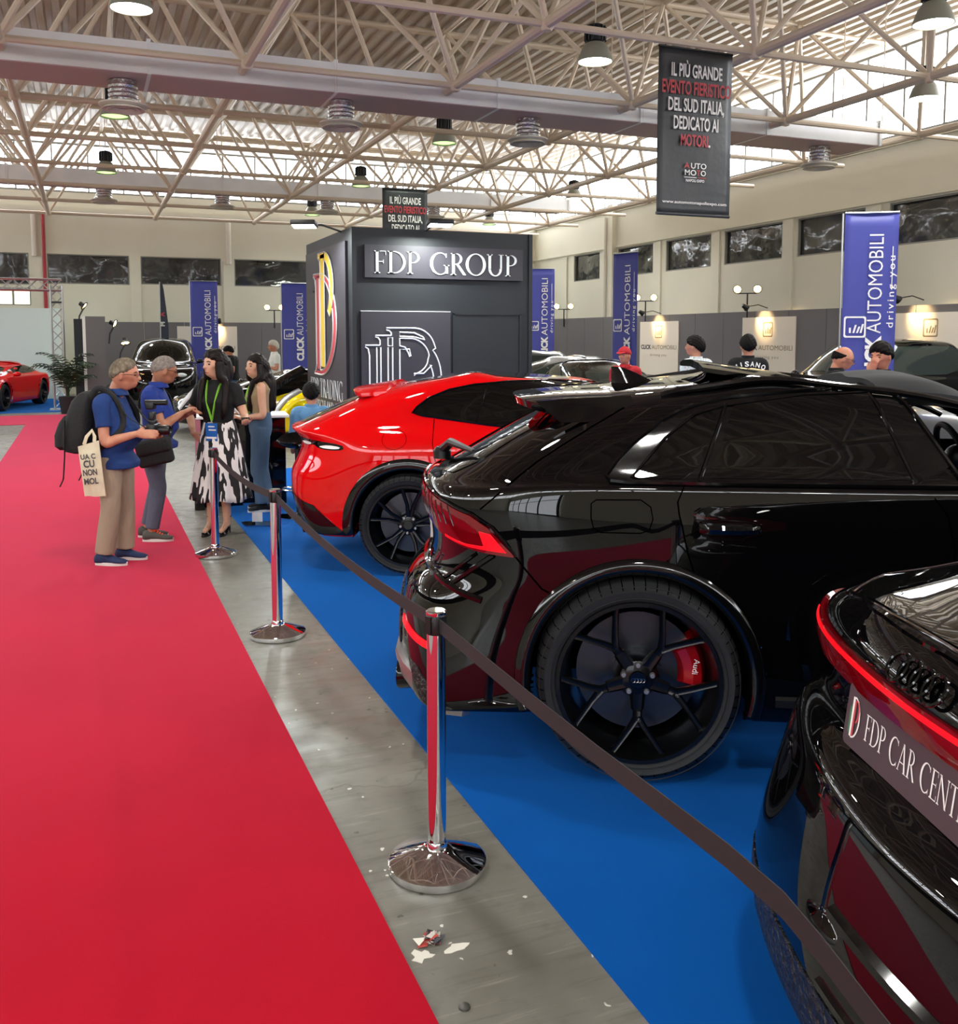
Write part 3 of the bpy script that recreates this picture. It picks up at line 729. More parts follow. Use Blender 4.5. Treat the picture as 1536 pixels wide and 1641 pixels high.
def put_wheels(root, wheels, ytrack, Rt, W, Rr, style, caliper, mark=True, rot=18, fine=True):
    first = None
    for x, z in wheels:
        for sg in (-1, 1):
            w = wheel(root, Rt, W, Rr, style, caliper, mark=mark, rot=rot, fine=fine) if first is None else copy_tree(first, root)
            first = first or w
            w.location = (x, sg * (ytrack - W / 2), Rt); w.rotation_euler = (0, 0, 0 if sg < 0 else math.pi)
# ================================================================== black SUV beside the barrier
def rings_emblem(mb, T, r, gap, t):
    for q in range(4): mb.path([T @ Vector(((q - 1.5) * gap + r * math.cos(b), r * math.sin(b), 0)) for b in np.linspace(0, 2 * math.pi, 30)[:-1]], t, 7, closed=True)
def build_q8():
    root = empty('suv', (2.52, 4.16, .012), R(-28), 'glossy black coupe SUV with red tail lamps, in the middle row beside the barrier', 'car')
    Wz = .425; wh = [(0, Wz), (3.05, Wz)]; wx = (0, 3.05)
    K = dict(wheels=wx)
    rg = [ring(.32, .34, .30, -.62, 3.8, .78, **K),
          ring(.225, .27, .26, -1.02, 3.95, .95, c=.1, bow=.15, **K),
          ring(.225, .27, .26, -1.11, 3.95, .985, c=.08, bow=.16, **K),
          ring(.36, .33, .36, -1.15, 4.05, .985, c=.11, bow=.17, **K),
          ring(.56, .46, .52, -1.15, 4.1, .975, c=.14, bow=.18, fl=.01, **K),
          ring(.70, .64, .66, -1.13, 4.1, .955, bow=.19, fl=.035, **K),
          ring(.765, .78, .8, -1.06, 4.1, .96, bow=.2, fl=.03, **K),
          ring(.82, .88, .85, -.985, 4.1, .965, bow=.2, fl=.02, **K),
          ring(1.0, 1.02, .95, -1.0, 4.08, .968, bow=.2, **K),
          ring(1.12, 1.13, 1.02, -1.05, 4.0, .962, bow=.2, **K),
          ring(1.18, 1.205, 1.06, -1.03, 3.9, .955, bow=.22, **K),
          ring(1.195, 1.228, 1.08, -1.0, 3.7, .948, bow=.22, **K),
          ring(1.20, 1.236, 1.12, -.975, 3.2, .93, bow=.22, **K),
          ring(1.225, 1.26, 1.16, -.92, 2.6, .905, bow=.22, **K),
          ring(1.40, 1.43, 1.36, -.62, 2.15, .83, bow=.16, **K),
          ring(1.525, 1.57, 1.52, -.34, 1.75, .75, bow=.14, lift=.02, **K),
          ring(1.565, 1.615, 1.57, -.24, 1.55, .68, bow=.12, lift=.03, **K),
          ring(1.59, 1.64, 1.595, -.18, 1.45, .56, bow=.1, lift=.03, **K),
          ring(1.605, 1.65, 1.605, -.14, 1.35, .3, bow=.1, lift=.03, **K),
          ring(1.61, 1.655, 1.61, -.1, 1.3, .002, bow=.1, lift=.03, **K)]
    FW = [(1.27, 1.25), (1.07, 1.585), (1.3, 1.57), (1.62, 1.5), (2.12, 1.25)]
    def inpoly(x, z, L):
        c = False
        for i in range(len(L)):
            a, b = L[i], L[i - 1]
            if (a[1] > z) != (b[1] > z) and x < (b[0] - a[0]) * (z - a[1]) / (b[1] - a[1]) + a[0]: c = not c
        return c
    B = CarBody(rg, root, 'paint_black', wh, .455, ns=170, nt=150, holes=lambda c: abs(c[1]) > .4 and inpoly(c[0], c[2], FW))
    B.arch('gloss_black', t=.06, out=.02)
    # side glass: gloss surround, panes, pillars
    for how, nm in (('side', 1), ('sideL', 1)):
        sur = [(-.135, 1.262), (-.10, 1.31), (-.03, 1.385), (.085, 1.475), (.211, 1.537), (.387, 1.578), (.685, 1.605), (.979, 1.612), (1.075, 1.605), (1.28, 1.247), (.4, 1.243), (-.05, 1.245), (-.12, 1.25)]
        B.patch('window_surround', sur, how, 'gloss_black', .004, .01)
        B.patch('quarter_window', [(-.03, 1.265), (.03, 1.325), (.105, 1.41), (.23, 1.505), (.345, 1.54), (.225, 1.26), (.0, 1.255)], how, 'glass_dark', .008, .006)
        B.patch('rear_door_window', [(.275, 1.262), (.395, 1.555), (.685, 1.588), (.95, 1.595), (1.075, 1.265)], how, 'glass_dark', .008, .006, smoothn=0)
    B.line('window_trim', [(1.25, 1.243), (.4, 1.241), (-.05, 1.243), (-.12, 1.25), (-.138, 1.268), (-.10, 1.32), (-.03, 1.395), (.085, 1.483), (.211, 1.545), (.387, 1.586), (.685, 1.613), (.979, 1.62), (1.28, 1.603), (1.6, 1.53)], 'side', 'gloss_black', .011, .004)
    B.line('window_trim', [(.0, 1.253), (-.035, 1.262), (.03, 1.333), (.105, 1.418), (.23, 1.512), (.345, 1.547), (.685, 1.594), (.98, 1.601)], 'side', 'gloss_black', .007, .006)
    for a, b in (((.36, 1.555), (.237, 1.25)), ((.955, 1.60), (1.085, 1.255)), ((1.065, 1.605), (1.275, 1.25))):
        B.line('pillar_trim', [a, b], 'side', 'gloss_black', .009, .008)
    # front side window left clear, cabin behind it
    M['cabin'] = mat('cabin', '1a1c1f', .7)
    st = empty('front_seat', parent=root)
    mb = MB(); mb.box((1.35, -.38, .95), (.5, .5, .16), bev=.06); mb.build('seat_cushion', 'cabin', st)
    mb = MB(); mb.box((1.08, -.38, 1.17), (.16, .5, .5), bev=.07, rot=Euler((0, R(-14), 0)).to_matrix()); mb.build('seat_back', 'cabin', st)
    sw = empty('steering_wheel', parent=root)
    T = frame((1.72, .38, 1.2), (0, 1, 0), (-.35, 0, 1), None)
    mb = MB(); mb.path([T @ Vector((.19 * math.cos(a), .19 * math.sin(a), 0)) for a in np.linspace(0, 2 * math.pi, 40)[:-1]], .017, 10, closed=True); mb.build('steering_rim', 'cabin', sw)
    mb = MB(); mb.ball(T @ Vector((0, 0, .02)), .07, 8); 
    for a in (0, math.pi, -math.pi / 2): mb.tube(T @ Vector((0, 0, .02)), T @ Vector((.18 * math.cos(a), .18 * math.sin(a), 0)), .014, 6)
    mb.build('steering_hub', 'satin_black', sw)
    mb = MB(); mb.box((2.05, 0, 1.14), (.5, 1.5, .16), bev=.06); mb.build('dashboard', 'cabin', root)
    # rear glass
    B.patch('rear_window', [(-.62, 1.225), (-.5, 1.49), (.5, 1.49), (.62, 1.225), (.3, 1.205), (-.3, 1.205)], 'rear', 'glass_dark', .004, .01, smoothn=1)
    # tail lamps wrapping the corner, joined by a strip
    top_ = [(0, 1.165), (22, 1.16), (35, 1.148), (45, 1.122), (52, 1.09), (56, 1.045), (61.5, .935)]
    bot = [(61.5, .928), (56, .935), (50, .948), (42, .975), (33, 1.005), (24, 1.03), (12, 1.05), (0, 1.06)]
    loop = top_ + bot[1:]
    mir = lambda L: [(-a, z) for a, z in L][::-1]
    tl = B.patch('tail_lamp', top_ + bot + mir(bot)[1:] + mir(top_)[:-1], 'cyl', 'lamp_red', .012, .02, step=.03, smoothn=0)
    B.patch('glow_blade', [(60, .945), (56.5, 1.02), (54, 1.028), (55, .965), (50, .966), (43, .985), (43, .975), (51, .955)], 'cyl', 'red_glow', .0145, .002, step=.02, parent=tl, smoothn=0)  # room light caught in the lamp glass, put in as a glow
    mb = MB()
    for k in range(9):
        a = 24 + k * 2.7; B.line('', [(a, 1.15 - .0009 * (a - 20) ** 1.1), (a + 1.5, 1.035)], 'cyl', '', .0035, .0125, mb=mb)
    mb.build('lamp_rib', 'gloss_black', tl)
    B.line('lamp_upper_edge', [(0, 1.175), (22, 1.17), (35, 1.157), (45, 1.13), (52, 1.098), (57, 1.045), (62, .93)], 'cyl', 'gloss_black', .007, .006)
    # recessed plate zone, bumper bar and creases
    B.line('bumper_edge', [(0, .80), (25, .795), (38, .79), (47, .77), (55, .735)], 'cyl', 'gloss_black', .016, .0)
    B.line('bumper_corner_crease', [(57, .93), (47, .79)], 'cyl', 'gloss_black', .013, .0)
    B.line('bumper_corner_crease', [(53, .93), (43, .79)], 'cyl', 'gloss_black', .009, .0)
    pl = B.patch('number_plate', [(-.27, .86), (-.27, .97), (.27, .97), (.27, .86)], 'rear', 'white', .01, .01, smoothn=0)
    # fog reflector with a faint glow put into its red, honeycomb, silver diffuser, exhausts
    B.patch('rear_reflector', [(31, .545), (48, .50), (49, .515), (44, .54), (31, .58)], 'cyl', 'red_glow', .006, .01, smoothn=0)
    B.patch('honeycomb_grille', [(4, .40), (4, .66), (18, .66), (27, .58), (30, .44), (24, .36)], 'cyl', 'honeycomb', .006, .01, smoothn=1)
    B.patch('honeycomb_grille', [(-4, .40), (-4, .66), (-18, .66), (-27, .58), (-30, .44), (-24, .36)], 'cyl', 'honeycomb', .006, .01, smoothn=1)
    B.patch('grille_vane', [(38, .43), (43, .42), (53, .245), (46, .245)], 'cyl', 'honeycomb', .004, .01, smoothn=0)
    for sg in (-1, 1):
        ex = empty('exhaust', parent=root); mb = MB(); rr = []
        for dx, sc in ((.1, .9), (-.02, 1), (-.03, .96), (-.02, .88), (.08, .84)):
            rr.append([(-1.03 + dx, sg * .6 + .135 * sc * math.cos(a), .315 + .085 * sc * math.sin(a)) for a in np.linspace(0, 2 * math.pi, 33)[:-1]])
        mb.rings(rr, cap=False); mb.build('exhaust_tip', 'gloss_black', ex)
        mb = MB(); mb.rings([rr[0], rr[4]], cap=True); mb.build('exhaust_core', 'seam', ex)
        # silver frame: arch over the tip, running out into a pointed blade along the sill
        path = [(-1.05, .37, .30), (-1.07, .41, .40), (-1.075, .5, .435), (-1.06, .65, .43), (-1.01, .76, .40), (-.91, .86, .345), (-.80, .915, .295), (-.72, .945, .262)]
        ww = [.025, .03, .03, .034, .045, .055, .05, .02]; mb = MB(); rr = []
        for i, p in enumerate(path):
            a, b = Vector(path[max(i - 1, 0)]), Vector(path[min(i + 1, len(path) - 1)]); d = (b - a).normalized()
            n_ = Vector((-.75, .65 * max(0, min(1, (i - 2) / 4)), .0)).normalized(); u = d.cross(n_).normalized(); P = Vector(p)
            if u.z > 0: u = -u
            q = [P + n_ * .012, P + n_ * .016 + u * ww[i] * .5, P + n_ * .01 + u * ww[i] * 1.6, P - n_ * .03 + u * ww[i] * 1.6, P - n_ * .03]
            rr.append([(v.x, sg * v.y, v.z) for v in q])
        mb.rings(rr); mb.build('diffuser_blade', 'silver', root)
    mb = MB()
    for k in range(4): mb.box((-.93, -.24 + .16 * k, .25), (.25, .02, .1), rot=Euler((0, R(20), 0)).to_matrix())
    mb.build('diffuser_fin', 'satin_black', root)
    # roof spoiler with side fins
    mb = MB(); n = 25; top_g = []; 
    for i in range(9):
        f = i / 8; row = []
        for k in range(n):
            v = -1 + 2 * k / (n - 1); y = v * (.665 - .075 * f)
            xe = -.02 - .56 * f + .11 * f * v * v * (1 + .8 * v * v) ; zr_ = 1.60 - .02 * f - .02 * f * f - .035 * v ** 4 * (1 - .35 * f) - .012 * v * v
            row.append((xe, y, zr_))
        top_g.append(row)
    under = [[(p[0] + .01, p[1] * .985, p[2] - (.035 if i else .1)) for p in row] for i, row in enumerate(top_g)]
    for gset in (top_g, under): mb.add([p for r_ in gset for p in r_], [(i * n + k, i * n + k + 1, (i + 1) * n + k + 1, (i + 1) * n + k) for i in range(8) for k in range(n - 1)])
    bd = lambda g: [g[8][k] for k in range(n)] + [g[i][n - 1] for i in range(7, -1, -1)] + [g[0][k] for k in range(n - 2, -1, -1)] + [g[i][0] for i in range(1, 8)]
    a_, b_ = bd(top_g), bd(under); m_ = len(a_)
    mb.add(a_ + b_, [(k, (k + 1) % m_, m_ + (k + 1) % m_, m_ + k) for k in range(m_)])
    sp = mb.build('roof_spoiler', 'paint_black', root, angle=40)
    for sg in (-1, 1):
        mb = MB()
        f3 = [(-.03, 1.585), (-.30, 1.572), (-.44, 1.556), (-.33, 1.47), (-.14, 1.475), (.0, 1.52)]
        mb.poly(f3, lambda u, v, w: (u, sg * (.66 - .10 * max(0, -u - .05) + w - (1.58 - v) * -.6), v), .022)
        mb.build('spoiler_fin', 'gloss_black', sp)
    mb = MB(); mb.box((-.545, 0, 1.545), (.02, .4, .016)); mb.build('brake_light', 'lamp_red', sp)
    # rear wiper
    mb = MB(); p, nn = B.rear(-.02, 1.215); q, n2 = B.rear(-.5, 1.29)
    mb.path([p + nn * .05, p + nn * .055 + Vector((.06, -.1, .05)), q + n2 * .03], [.028, .022, .01], 8); w = mb.build('rear_wiper', 'black_plastic', root)
    mb = MB(); mb.lathe([(.045, -.04), (.045, .0), (.03, .02), (.001, .022)], p + nn * .05, n=20); mb.build('wiper_pivot', 'black_plastic', w)
    # shark fin and tilted glass roof panel
    mb = MB(); rr = []
    for i in range(9):
        f = i / 8; x = -.09 + .2 * f; hgt = .085 * math.sin(math.pi * min(1, (1 - f) * .55 + .05)) * (1 - f) ** .35; wd_ = .03 * math.sin(math.pi * (.12 + .8 * f)) + .004; z0 = (B.top(x, 0)[0] or Vector((0, 0, 1.66))).z
        rr.append([(x - (.05 * 0), -wd_, z0 - .005), (x - .0, -wd_ * .35, z0 + hgt * .7), (x - .0, 0, z0 + hgt), (x, wd_ * .35, z0 + hgt * .7), (x, wd_, z0 - .005)])
    mb.rings(rr); mb.build('shark_fin', 'gloss_black', root)
    mb = MB(); rr = []
    for i in range(11):
        f = i / 10; x = .3 + .42 * f; zz = 1.722 - .06 * f; rr.append([(x, -.47, zz - .02), (x, -.3, zz - .003), (x, 0, zz + .006), (x, .3, zz - .003), (x, .47, zz - .02), (x, .47, zz - .04), (x, 0, zz - .03), (x, -.47, zz - .04)])
    mb.rings(rr); mb.build('glass_roof_panel', 'glass_dark', root, angle=30)
    mb = MB(); rr = []
    for i in range(13):
        f = i / 12; x = 1.04 + .44 * f; hh = .075 * math.sin(math.pi * min(1, .12 + f * .95)) ** .5; z0 = B.top(x, 0)[0].z - .01
        rr.append([(x + .02 * math.sin(9 * y_), y_, z0 - .03 * abs(y_) ** 2 + hh * (1 - abs(y_ / .5) ** 6) + .004 * math.sin(13 * y_ + 5 * f)) for y_ in np.linspace(-.5, .5, 17)] + [(x, .5, z0 - .06), (x, -.5, z0 - .06)])
    mb.rings(rr); mb.build('roof_wind_deflector', 'cloth_dark', root, angle=50)
    mb = MB()
    for sg in (-1, 1):
        P = []
        for x in np.linspace(.1, 1.75, 24):
            h, nn = B.top(x, sg * .665); 
            if h: P.append(h + nn * (.018 * math.sin(math.pi * (x - .1) / 1.65) ** .3))
        mb.path(P, .016, 8)
    mb.build('roof_rail', 'gloss_black', root)
    # shut lines, flap, handle
    mb = MB()
    B.line('', [(.18, 1.245), (.168, 1.22), (.148, 1.172), (.155, 1.12), (.168, 1.07), (.19, .968), (.217, .885)], 'side', '', .0035, 0, mb=mb)
    B.line('', [(1.13, 1.245), (1.15, 1.20), (1.197, 1.139), (1.23, 1.0), (1.22, .6), (1.18, .36)], 'side', '', .0035, 0, mb=mb)
    B.line('', [(-.51, .93), (-.47, .88), (-.40, .80), (-.37, .785)], 'side', '', .004, 0, mb=mb)
    B.line('', [(-.66, 1.12), (-.54, 1.225), (-.43, 1.31), (-.33, 1.375), (-.2, 1.455), (-.06, 1.535)], 'side', '', .004, 0, mb=mb)
    mb.build('shut_line', 'seam', root)
    mb = MB(); B.line('', [(-.2, 1.16), (-.18, 1.175), (.0, 1.178), (.04, 1.15), (.05, 1.1), (.035, 1.055), (.0, 1.042), (-.16, 1.042), (-.19, 1.06), (-.2, 1.1)], 'side', '', .0025, 0, mb=mb, closed=True); mb.build('fuel_flap', 'seam', root)
    hd = empty('door_handle', parent=root)
    B.patch('handle_recess', [(.225, 1.06), (.25, 1.09), (.33, 1.1), (.42, 1.097), (.48, 1.075), (.475, 1.05), (.42, 1.035), (.40, 1.015), (.33, 1.01), (.31, 1.03), (.25, 1.042)], 'side', 'gloss_black', .003, .004, parent=hd)
    B.line('handle_rim', [(.225, 1.06), (.25, 1.092), (.33, 1.102), (.42, 1.099), (.485, 1.075), (.48, 1.05), (.42, 1.035), (.40, 1.013), (.33, 1.008), (.31, 1.028), (.25, 1.04)], 'side', 'gloss_black', .006, .003, parent=hd, closed=True)
    mb = MB(); rr = []
    for i in range(13):
        f = i / 12; x = .235 + .24 * f; h, _ = B.side(x, 1.068); b = math.sin(math.pi * f) ** .5
        rr.append([(x, h.y - .006 - .034 * b, 1.088 - .006 * f), (x, h.y - .01 - .04 * b, 1.07), (x, h.y - .006 - .034 * b, 1.05), (x, h.y + .0, 1.055), (x, h.y, 1.082)])
    mb.rings(rr); mb.build('handle_grip', 'paint_black', hd)
    B.line('sill_trim', [(.55, .36), (1.2, .36), (2.4, .36)], 'side', 'satin_black', .03, -.01)
    put_wheels(root, wh, 1.0, .425, .30, .335, dict(n=5, kind='Y', split=.5, swing=20), 'caliper_red', mark='rings', rot=-90)
    return root
build_q8()
# ================================================================== red grand tourer behind it
def build_gt():
    root = empty('sports_suv', (2.69, 7.84, .012), R(-26), 'bright red high sports car with black arches parked behind the black SUV', 'car')
    Wz = .388; wh = [(0, Wz), (3.1, Wz)]; K = dict(wheels=(0, 3.1))
    rg = [ring(.34, .34, .30, -.62, 3.8, .8, **K),
          ring(.25, .27, .26, -.84, 3.95, .95, c=.08, bow=.12, **K),
          ring(.32, .30, .34, -.97, 4.0, .97, c=.1, bow=.14, **K),
          ring(.56, .46, .5, -1.09, 4.05, .965, c=.15, bow=.16, fl=.01, **K),
          ring(.66, .62, .62, -1.11, 4.05, .955, bow=.19, fl=.03, **K),
          ring(.75, .72, .7, -1.125, 4.05, .95, bow=.21, fl=.055, **K),
          ring(.84, .82, .78, -1.07, 4.0, .945, bow=.22, fl=.07, **K),
          ring(.96, .92, .85, -1.03, 3.9, .935, bow=.24, fl=.08, **K),
          ring(1.03, 1.0, .9, -1.055, 3.8, .92, bow=.26, fl=.075, **K),
          ring(1.075, 1.05, .93, -1.13, 3.6, .90, bow=.26, fl=.06, **K),
          ring(1.105, 1.10, .96, -1.14, 3.2, .87, bow=.26, fl=.045, **K),
          ring(1.115, 1.14, 1.0, -1.08, 2.8, .845, bow=.24, fl=.02, **K),
          ring(1.16, 1.20, 1.08, -.98, 2.5, .82, bow=.22, **K),
          ring(1.27, 1.34, 1.25, -.74, 2.1, .765, bow=.2, lift=.0, **K),
          ring(1.37, 1.445, 1.42, -.5, 1.65, .70, bow=.18, lift=.03, **K),
          ring(1.415, 1.50, 1.47, -.36, 1.5, .62, bow=.16, lift=.035, **K),
          ring(1.44, 1.525, 1.49, -.28, 1.4, .46, bow=.14, lift=.035, **K),
          ring(1.45, 1.53, 1.5, -.22, 1.35, .2, bow=.12, lift=.035, **K),
          ring(1.455, 1.535, 1.5, -.2, 1.3, .002, bow=.12, lift=.035, **K)]
    B = CarBody(rg, root, 'paint_red', wh, .44, ns=150, nt=130)
    B.arch('gloss_black', t=.085, out=.008)
    W_ = [(.015, 1.245), (.05, 1.29), (.14, 1.36), (.3, 1.425), (.5, 1.465), (.75, 1.485), (1.1, 1.49), (1.45, 1.465), (1.8, 1.36), (2.15, 1.13), (1.6, 1.09), (1.1, 1.11), (.6, 1.16), (.3, 1.2), (.1, 1.225)]
    for how in ('side', 'sideL'): B.patch('side_window', W_, how, 'glass_dark', .004, .01)
    B.line('window_trim', W_, 'side', 'gloss_black', .009, .004, closed=True)
    B.line('pillar_trim', [(.52, 1.18), (.6, 1.47)], 'side', 'gloss_black', .004, .006)
    B.patch('rear_window', [(-.52, 1.15), (-.44, 1.375), (.44, 1.375), (.52, 1.15), (.3, 1.125), (-.3, 1.125)], 'rear', 'glass_dark', .004, .01)
    B.patch('roof_panel', [(-.1, -.5), (1.25, -.47), (1.25, .47), (-.1, .5)], 'top', 'gloss_black', .004, .01)
    mb = MB(); n = 21; g = []
    for i in range(6):
        f = i / 5; g.append([(-.22 - .33 * f + .12 * f * (2 * k / (n - 1) - 1) ** 4, (2 * k / (n - 1) - 1) * (.60 + .0 * f), 1.47 - .055 * f - .03 * (2 * k / (n - 1) - 1) ** 2 - .035 * abs(2 * k / (n - 1) - 1) ** 6 * (1 - f)) for k in range(n)])
    u = [[(p[0] + .01, p[1], p[2] - .03) for p in r_] for r_ in g]
    for q in (g, u): mb.add([p for r_ in q for p in r_], [(i * n + k, i * n + k + 1, (i + 1) * n + k + 1, (i + 1) * n + k) for i in range(5) for k in range(n - 1)])
    bd = lambda q: [q[5][k] for k in range(n)] + [q[i][n - 1] for i in range(4, -1, -1)] + [q[0][k] for k in range(n - 2, -1, -1)] + [q[i][0] for i in range(1, 5)]
    a, b = bd(g), bd(u); m_ = len(a); mb.add(a + b, [(k, (k + 1) % m_, m_ + (k + 1) % m_, m_ + k) for k in range(m_)])
    mb.build('roof_spoiler', 'paint_red', root, angle=45)
    # twin slot lamps each side, dark slot between
    for sg in (-1, 1):
        z_ = lambda L: [(sg * a, z) for a, z in L][::sg]
        sl = B.patch('lamp_slot', z_([(4, 1.035), (22, 1.035), (45, 1.03), (60.5, 1.005), (61.5, .965), (56, .955), (49, .965), (45.5, .995), (38, .975), (31, .985), (26, 1.012), (4, 1.02)]), 'cyl', 'gloss_black', .003, .012, step=.02)
        for L in ([(32, 1.0), (36, .987), (43, .987), (44, 1.005), (38, 1.012)], [(49, .982), (52, .968), (59, .967), (60, .985), (54, .997)]):
            B.patch('lamp_element', z_(L), 'cyl', 'white', .008, .012, step=.015, parent=sl)
    # dark diffuser rising to the middle
    df = [(0, .62), (20, .615), (32, .60), (42, .575), (51, .53), (57, .42), (63, .31), (65, .25), (30, .25), (0, .25)]
    B.patch('diffuser', df + [(-a, z) for a, z in df[1:-1]][::-1], 'cyl', 'gloss_black', .008, .02, smoothn=0)
    for k in (-33, -12, 12, 33):
        h, nn = B.cyl(k, .36)
        mb = MB(); mb.box(h + Vector((.06, 0, -.02)), (.2, .02, .14), rot=Euler((0, R(-18), 0)).to_matrix()); mb.build('diffuser_fin', 'gloss_black', root)
    for sg in (-1, 1):
        for q in (.42, .56):
            mb = MB(); mb.lathe([(.05, .12), (.05, -.03), (.043, -.03), (.043, .1)], (-.93, sg * q, .36), axis='x', n=20); mb.build('exhaust_tip', 'satin_black', root)
    mb = MB()
    B.line('', [(.19, 1.2), (.19, 1.02), (.21, .9), (.24, .82)], 'side', '', .003, 0, mb=mb); mb.build('shut_line', 'seam', root)
    mb = MB(); B.line('', [(-.11 + .095 * math.cos(t), 1.05 + .075 * math.sin(t)) for t in np.linspace(0, 2 * math.pi, 28)[:-1]], 'side', '', .0018, 0, mb=mb, closed=True); mb.build('fuel_flap', 'seam', root)
    put_wheels(root, wh, 1.005, .388, .31, .31, dict(n=5, kind='V', v=9, swing=15), 'caliper_grey', rot=-60, mark=False)
build_gt()
# ================================================================== black fastback, rear corner in front
def build_fastback():
    th = R(-18.0); h = Vector((math.cos(th), math.sin(th), 0))
    p = Vector((math.sin(R(22.3)), math.cos(R(22.3)), 0)) * 1.98 + Vector((math.cos(R(22.3)), -math.sin(R(22.3)), 0)) * .905 + h * 1.0
    root = empty('fastback_car', (p.x, p.y, .012), th, 'glossy black fastback with full width red light strip and dealer plate, nearest car at right', 'car')
    Wz = .37; wh = [(0, Wz), (3.0, Wz)]; K = dict(wheels=(0, 3.0))
    rg = [ring(.30, .32, .28, -.6, 3.8, .78, **K),
          ring(.21, .25, .24, -1.07, 3.9, .90, c=.1, bow=.13, **K),
          ring(.22, .26, .24, -1.18, 3.95, .89, c=.1, bow=.14, **K),
          ring(.42, .42, .42, -1.19, 4.0, .885, c=.12, bow=.15, **K),
          ring(.60, .58, .56, -1.16, 4.02, .885, c=.16, bow=.17, fl=.015, **K),
          ring(.72, .70, .66, -1.13, 4.02, .905, bow=.19, fl=.02, **K),
          ring(.80, .79, .74, -1.105, 4.0, .93, bow=.2, fl=.02, **K),
          ring(.835, .83, .78, -1.06, 4.0, .955, bow=.2, fl=.02, **K),
          ring(.86, .86, .8, -.985, 3.98, .952, bow=.2, fl=.02, **K),
          ring(.97, .95, .85, -.985, 3.9, .965, c=.16, bow=.18, fl=.01, **K),
          ring(1.0, .99, .88, -1.0, 3.8, .975, c=.15, bow=.17, **K),
          ring(1.065, 1.02, .92, -1.0, 3.6, .965, c=.15, bow=.18, **K),
          ring(1.10, 1.045, .96, -.985, 3.3, .945, c=.17, bow=.2, **K),
          ring(1.155, 1.07, 1.0, -.95, 3.0, .90, bow=.26, **K),
          ring(1.17, 1.09, 1.02, -.90, 2.8, .88, bow=.26, **K),
          ring(1.18, 1.11, 1.05, -.78, 2.6, .85, bow=.24, **K),
          ring(1.26, 1.22, 1.2, -.42, 2.3, .80, bow=.2, **K),
          ring(1.37, 1.37, 1.36, .1, 1.9, .74, bow=.18, lift=.03, **K),
          ring(1.42, 1.435, 1.42, .45, 1.7, .66, bow=.16, lift=.03, **K),
          ring(1.445, 1.46, 1.45, .6, 1.6, .4, bow=.14, lift=.03, **K),
          ring(1.45, 1.47, 1.46, .7, 1.55, .002, bow=.12, lift=.03, **K)]
    B = CarBody(rg, root, 'paint_black', wh, .41, ns=150, nt=130)
    B.arch('paint_black', t=.03, out=.006)
    B.patch('rear_window', [(-.82, -.60), (-.70, -.66), (-.2, -.62), (.45, -.56), (.45, .56), (-.2, .62), (-.70, .66), (-.82, .60), (-.86, .3), (-.87, 0), (-.86, -.3)], 'top', 'glass_dark', .004, .01)
    B.line('glass_edge', [(-.70, -.675), (-.83, -.61), (-.87, -.3), (-.88, 0), (-.87, .3), (-.83, .61), (-.70, .675), (-.2, .635)], 'top', 'chrome', .0045, .003)
    for how in ('side', 'sideL'): B.patch('side_window', [(-.1, 1.15), (.4, 1.32), (.9, 1.39), (1.4, 1.39), (2.1, 1.15), (1, 1.11)], how, 'glass_dark', .004, .01)
    # light strip: slim dark red glass with a lit line, swelling at the corners
    tp = [(0, 1.065), (15, 1.065), (25, 1.063), (34, 1.06), (42, 1.06), (50, 1.06), (57, 1.05), (62, 1.03)]
    bt = [(62, .99), (57, .975), (50, .965), (42, .965), (34, .975), (25, .99), (15, .997), (0, 1.0)]
    mir = lambda L: [(-a, z) for a, z in L][::-1]
    st = B.patch('light_strip', tp + bt + mir(bt)[1:] + mir(tp)[:-1], 'cyl', 'lamp_red', .014, .03, step=.03, smoothn=0)
    ln = [(0, 1.056), (15, 1.056), (25, 1.053), (34, 1.048), (44, 1.042)]; l2 = [(44, 1.036), (34, 1.039), (25, 1.043), (15, 1.045), (0, 1.045)]
    B.patch('light_line', ln + l2 + mir(l2)[1:] + mir(ln)[:-1], 'cyl', 'red_glow', .0165, .003, step=.02, parent=st, smoothn=0)
    B.line('lid_edge', [(-.66, 1.12), (-.5, 1.145), (-.3, 1.155), (0, 1.16), (.3, 1.155), (.5, 1.145), (.66, 1.12)], 'rear', 'paint_black', .01, .0)
    # black ring emblem
    p, nn = B.rear(0.01, 1.105); em = MB(); rings_emblem(em, frame(p + nn * .012, (0, -1, 0), (nn.z * -1 * -1, 0, abs(nn.x)), None), .034, .049, .0052); em.build('ring_emblem', 'gloss_black', root)
    # dealer plate
    pl = empty('number_plate', parent=root)
    x0 = B.rear(0, .92)[0].x - .012
    T = frame((x0, 0, .93), (0, -1, 0), (.12, 0, 1), None)
    M['plate_grey'] = mat('plate_grey', '4a4247', .35)
    mb = MB(); L = [(.27 * sx + .012 * cx, .062 * sz + .012 * cz) for sx, sz, cc in ((1, 1, ((1, 0), (.7, .7), (0, 1))), (-1, 1, ((0, 1), (-.7, .7), (-1, 0))), (-1, -1, ((-1, 0), (-.7, -.7), (0, -1))), (1, -1, ((0, -1), (.7, -.7), (1, 0)))) for cx, cz in cc]
    mb.poly(L, lambda u, v, w: T @ Vector((u, v, w)), .008); mb.build('plate_panel', 'plate_grey', pl, smooth=False)
    mb = MB(); serif(mb, 'FDP CAR CENTER', T @ Matrix.Translation((-.185, -.03, .0095)), .062, .44, sep=.2); mb.build('plate_lettering', 'txt_white', pl, smooth=False)
    mb = MB(); T2 = T @ Matrix.Translation((-.262, -.05, .0095)); logo_D(mb, T2, .055, .10); mb.build('plate_logo', ['txt_white', 'txt_red', M['logo_green']], pl, smooth=False)
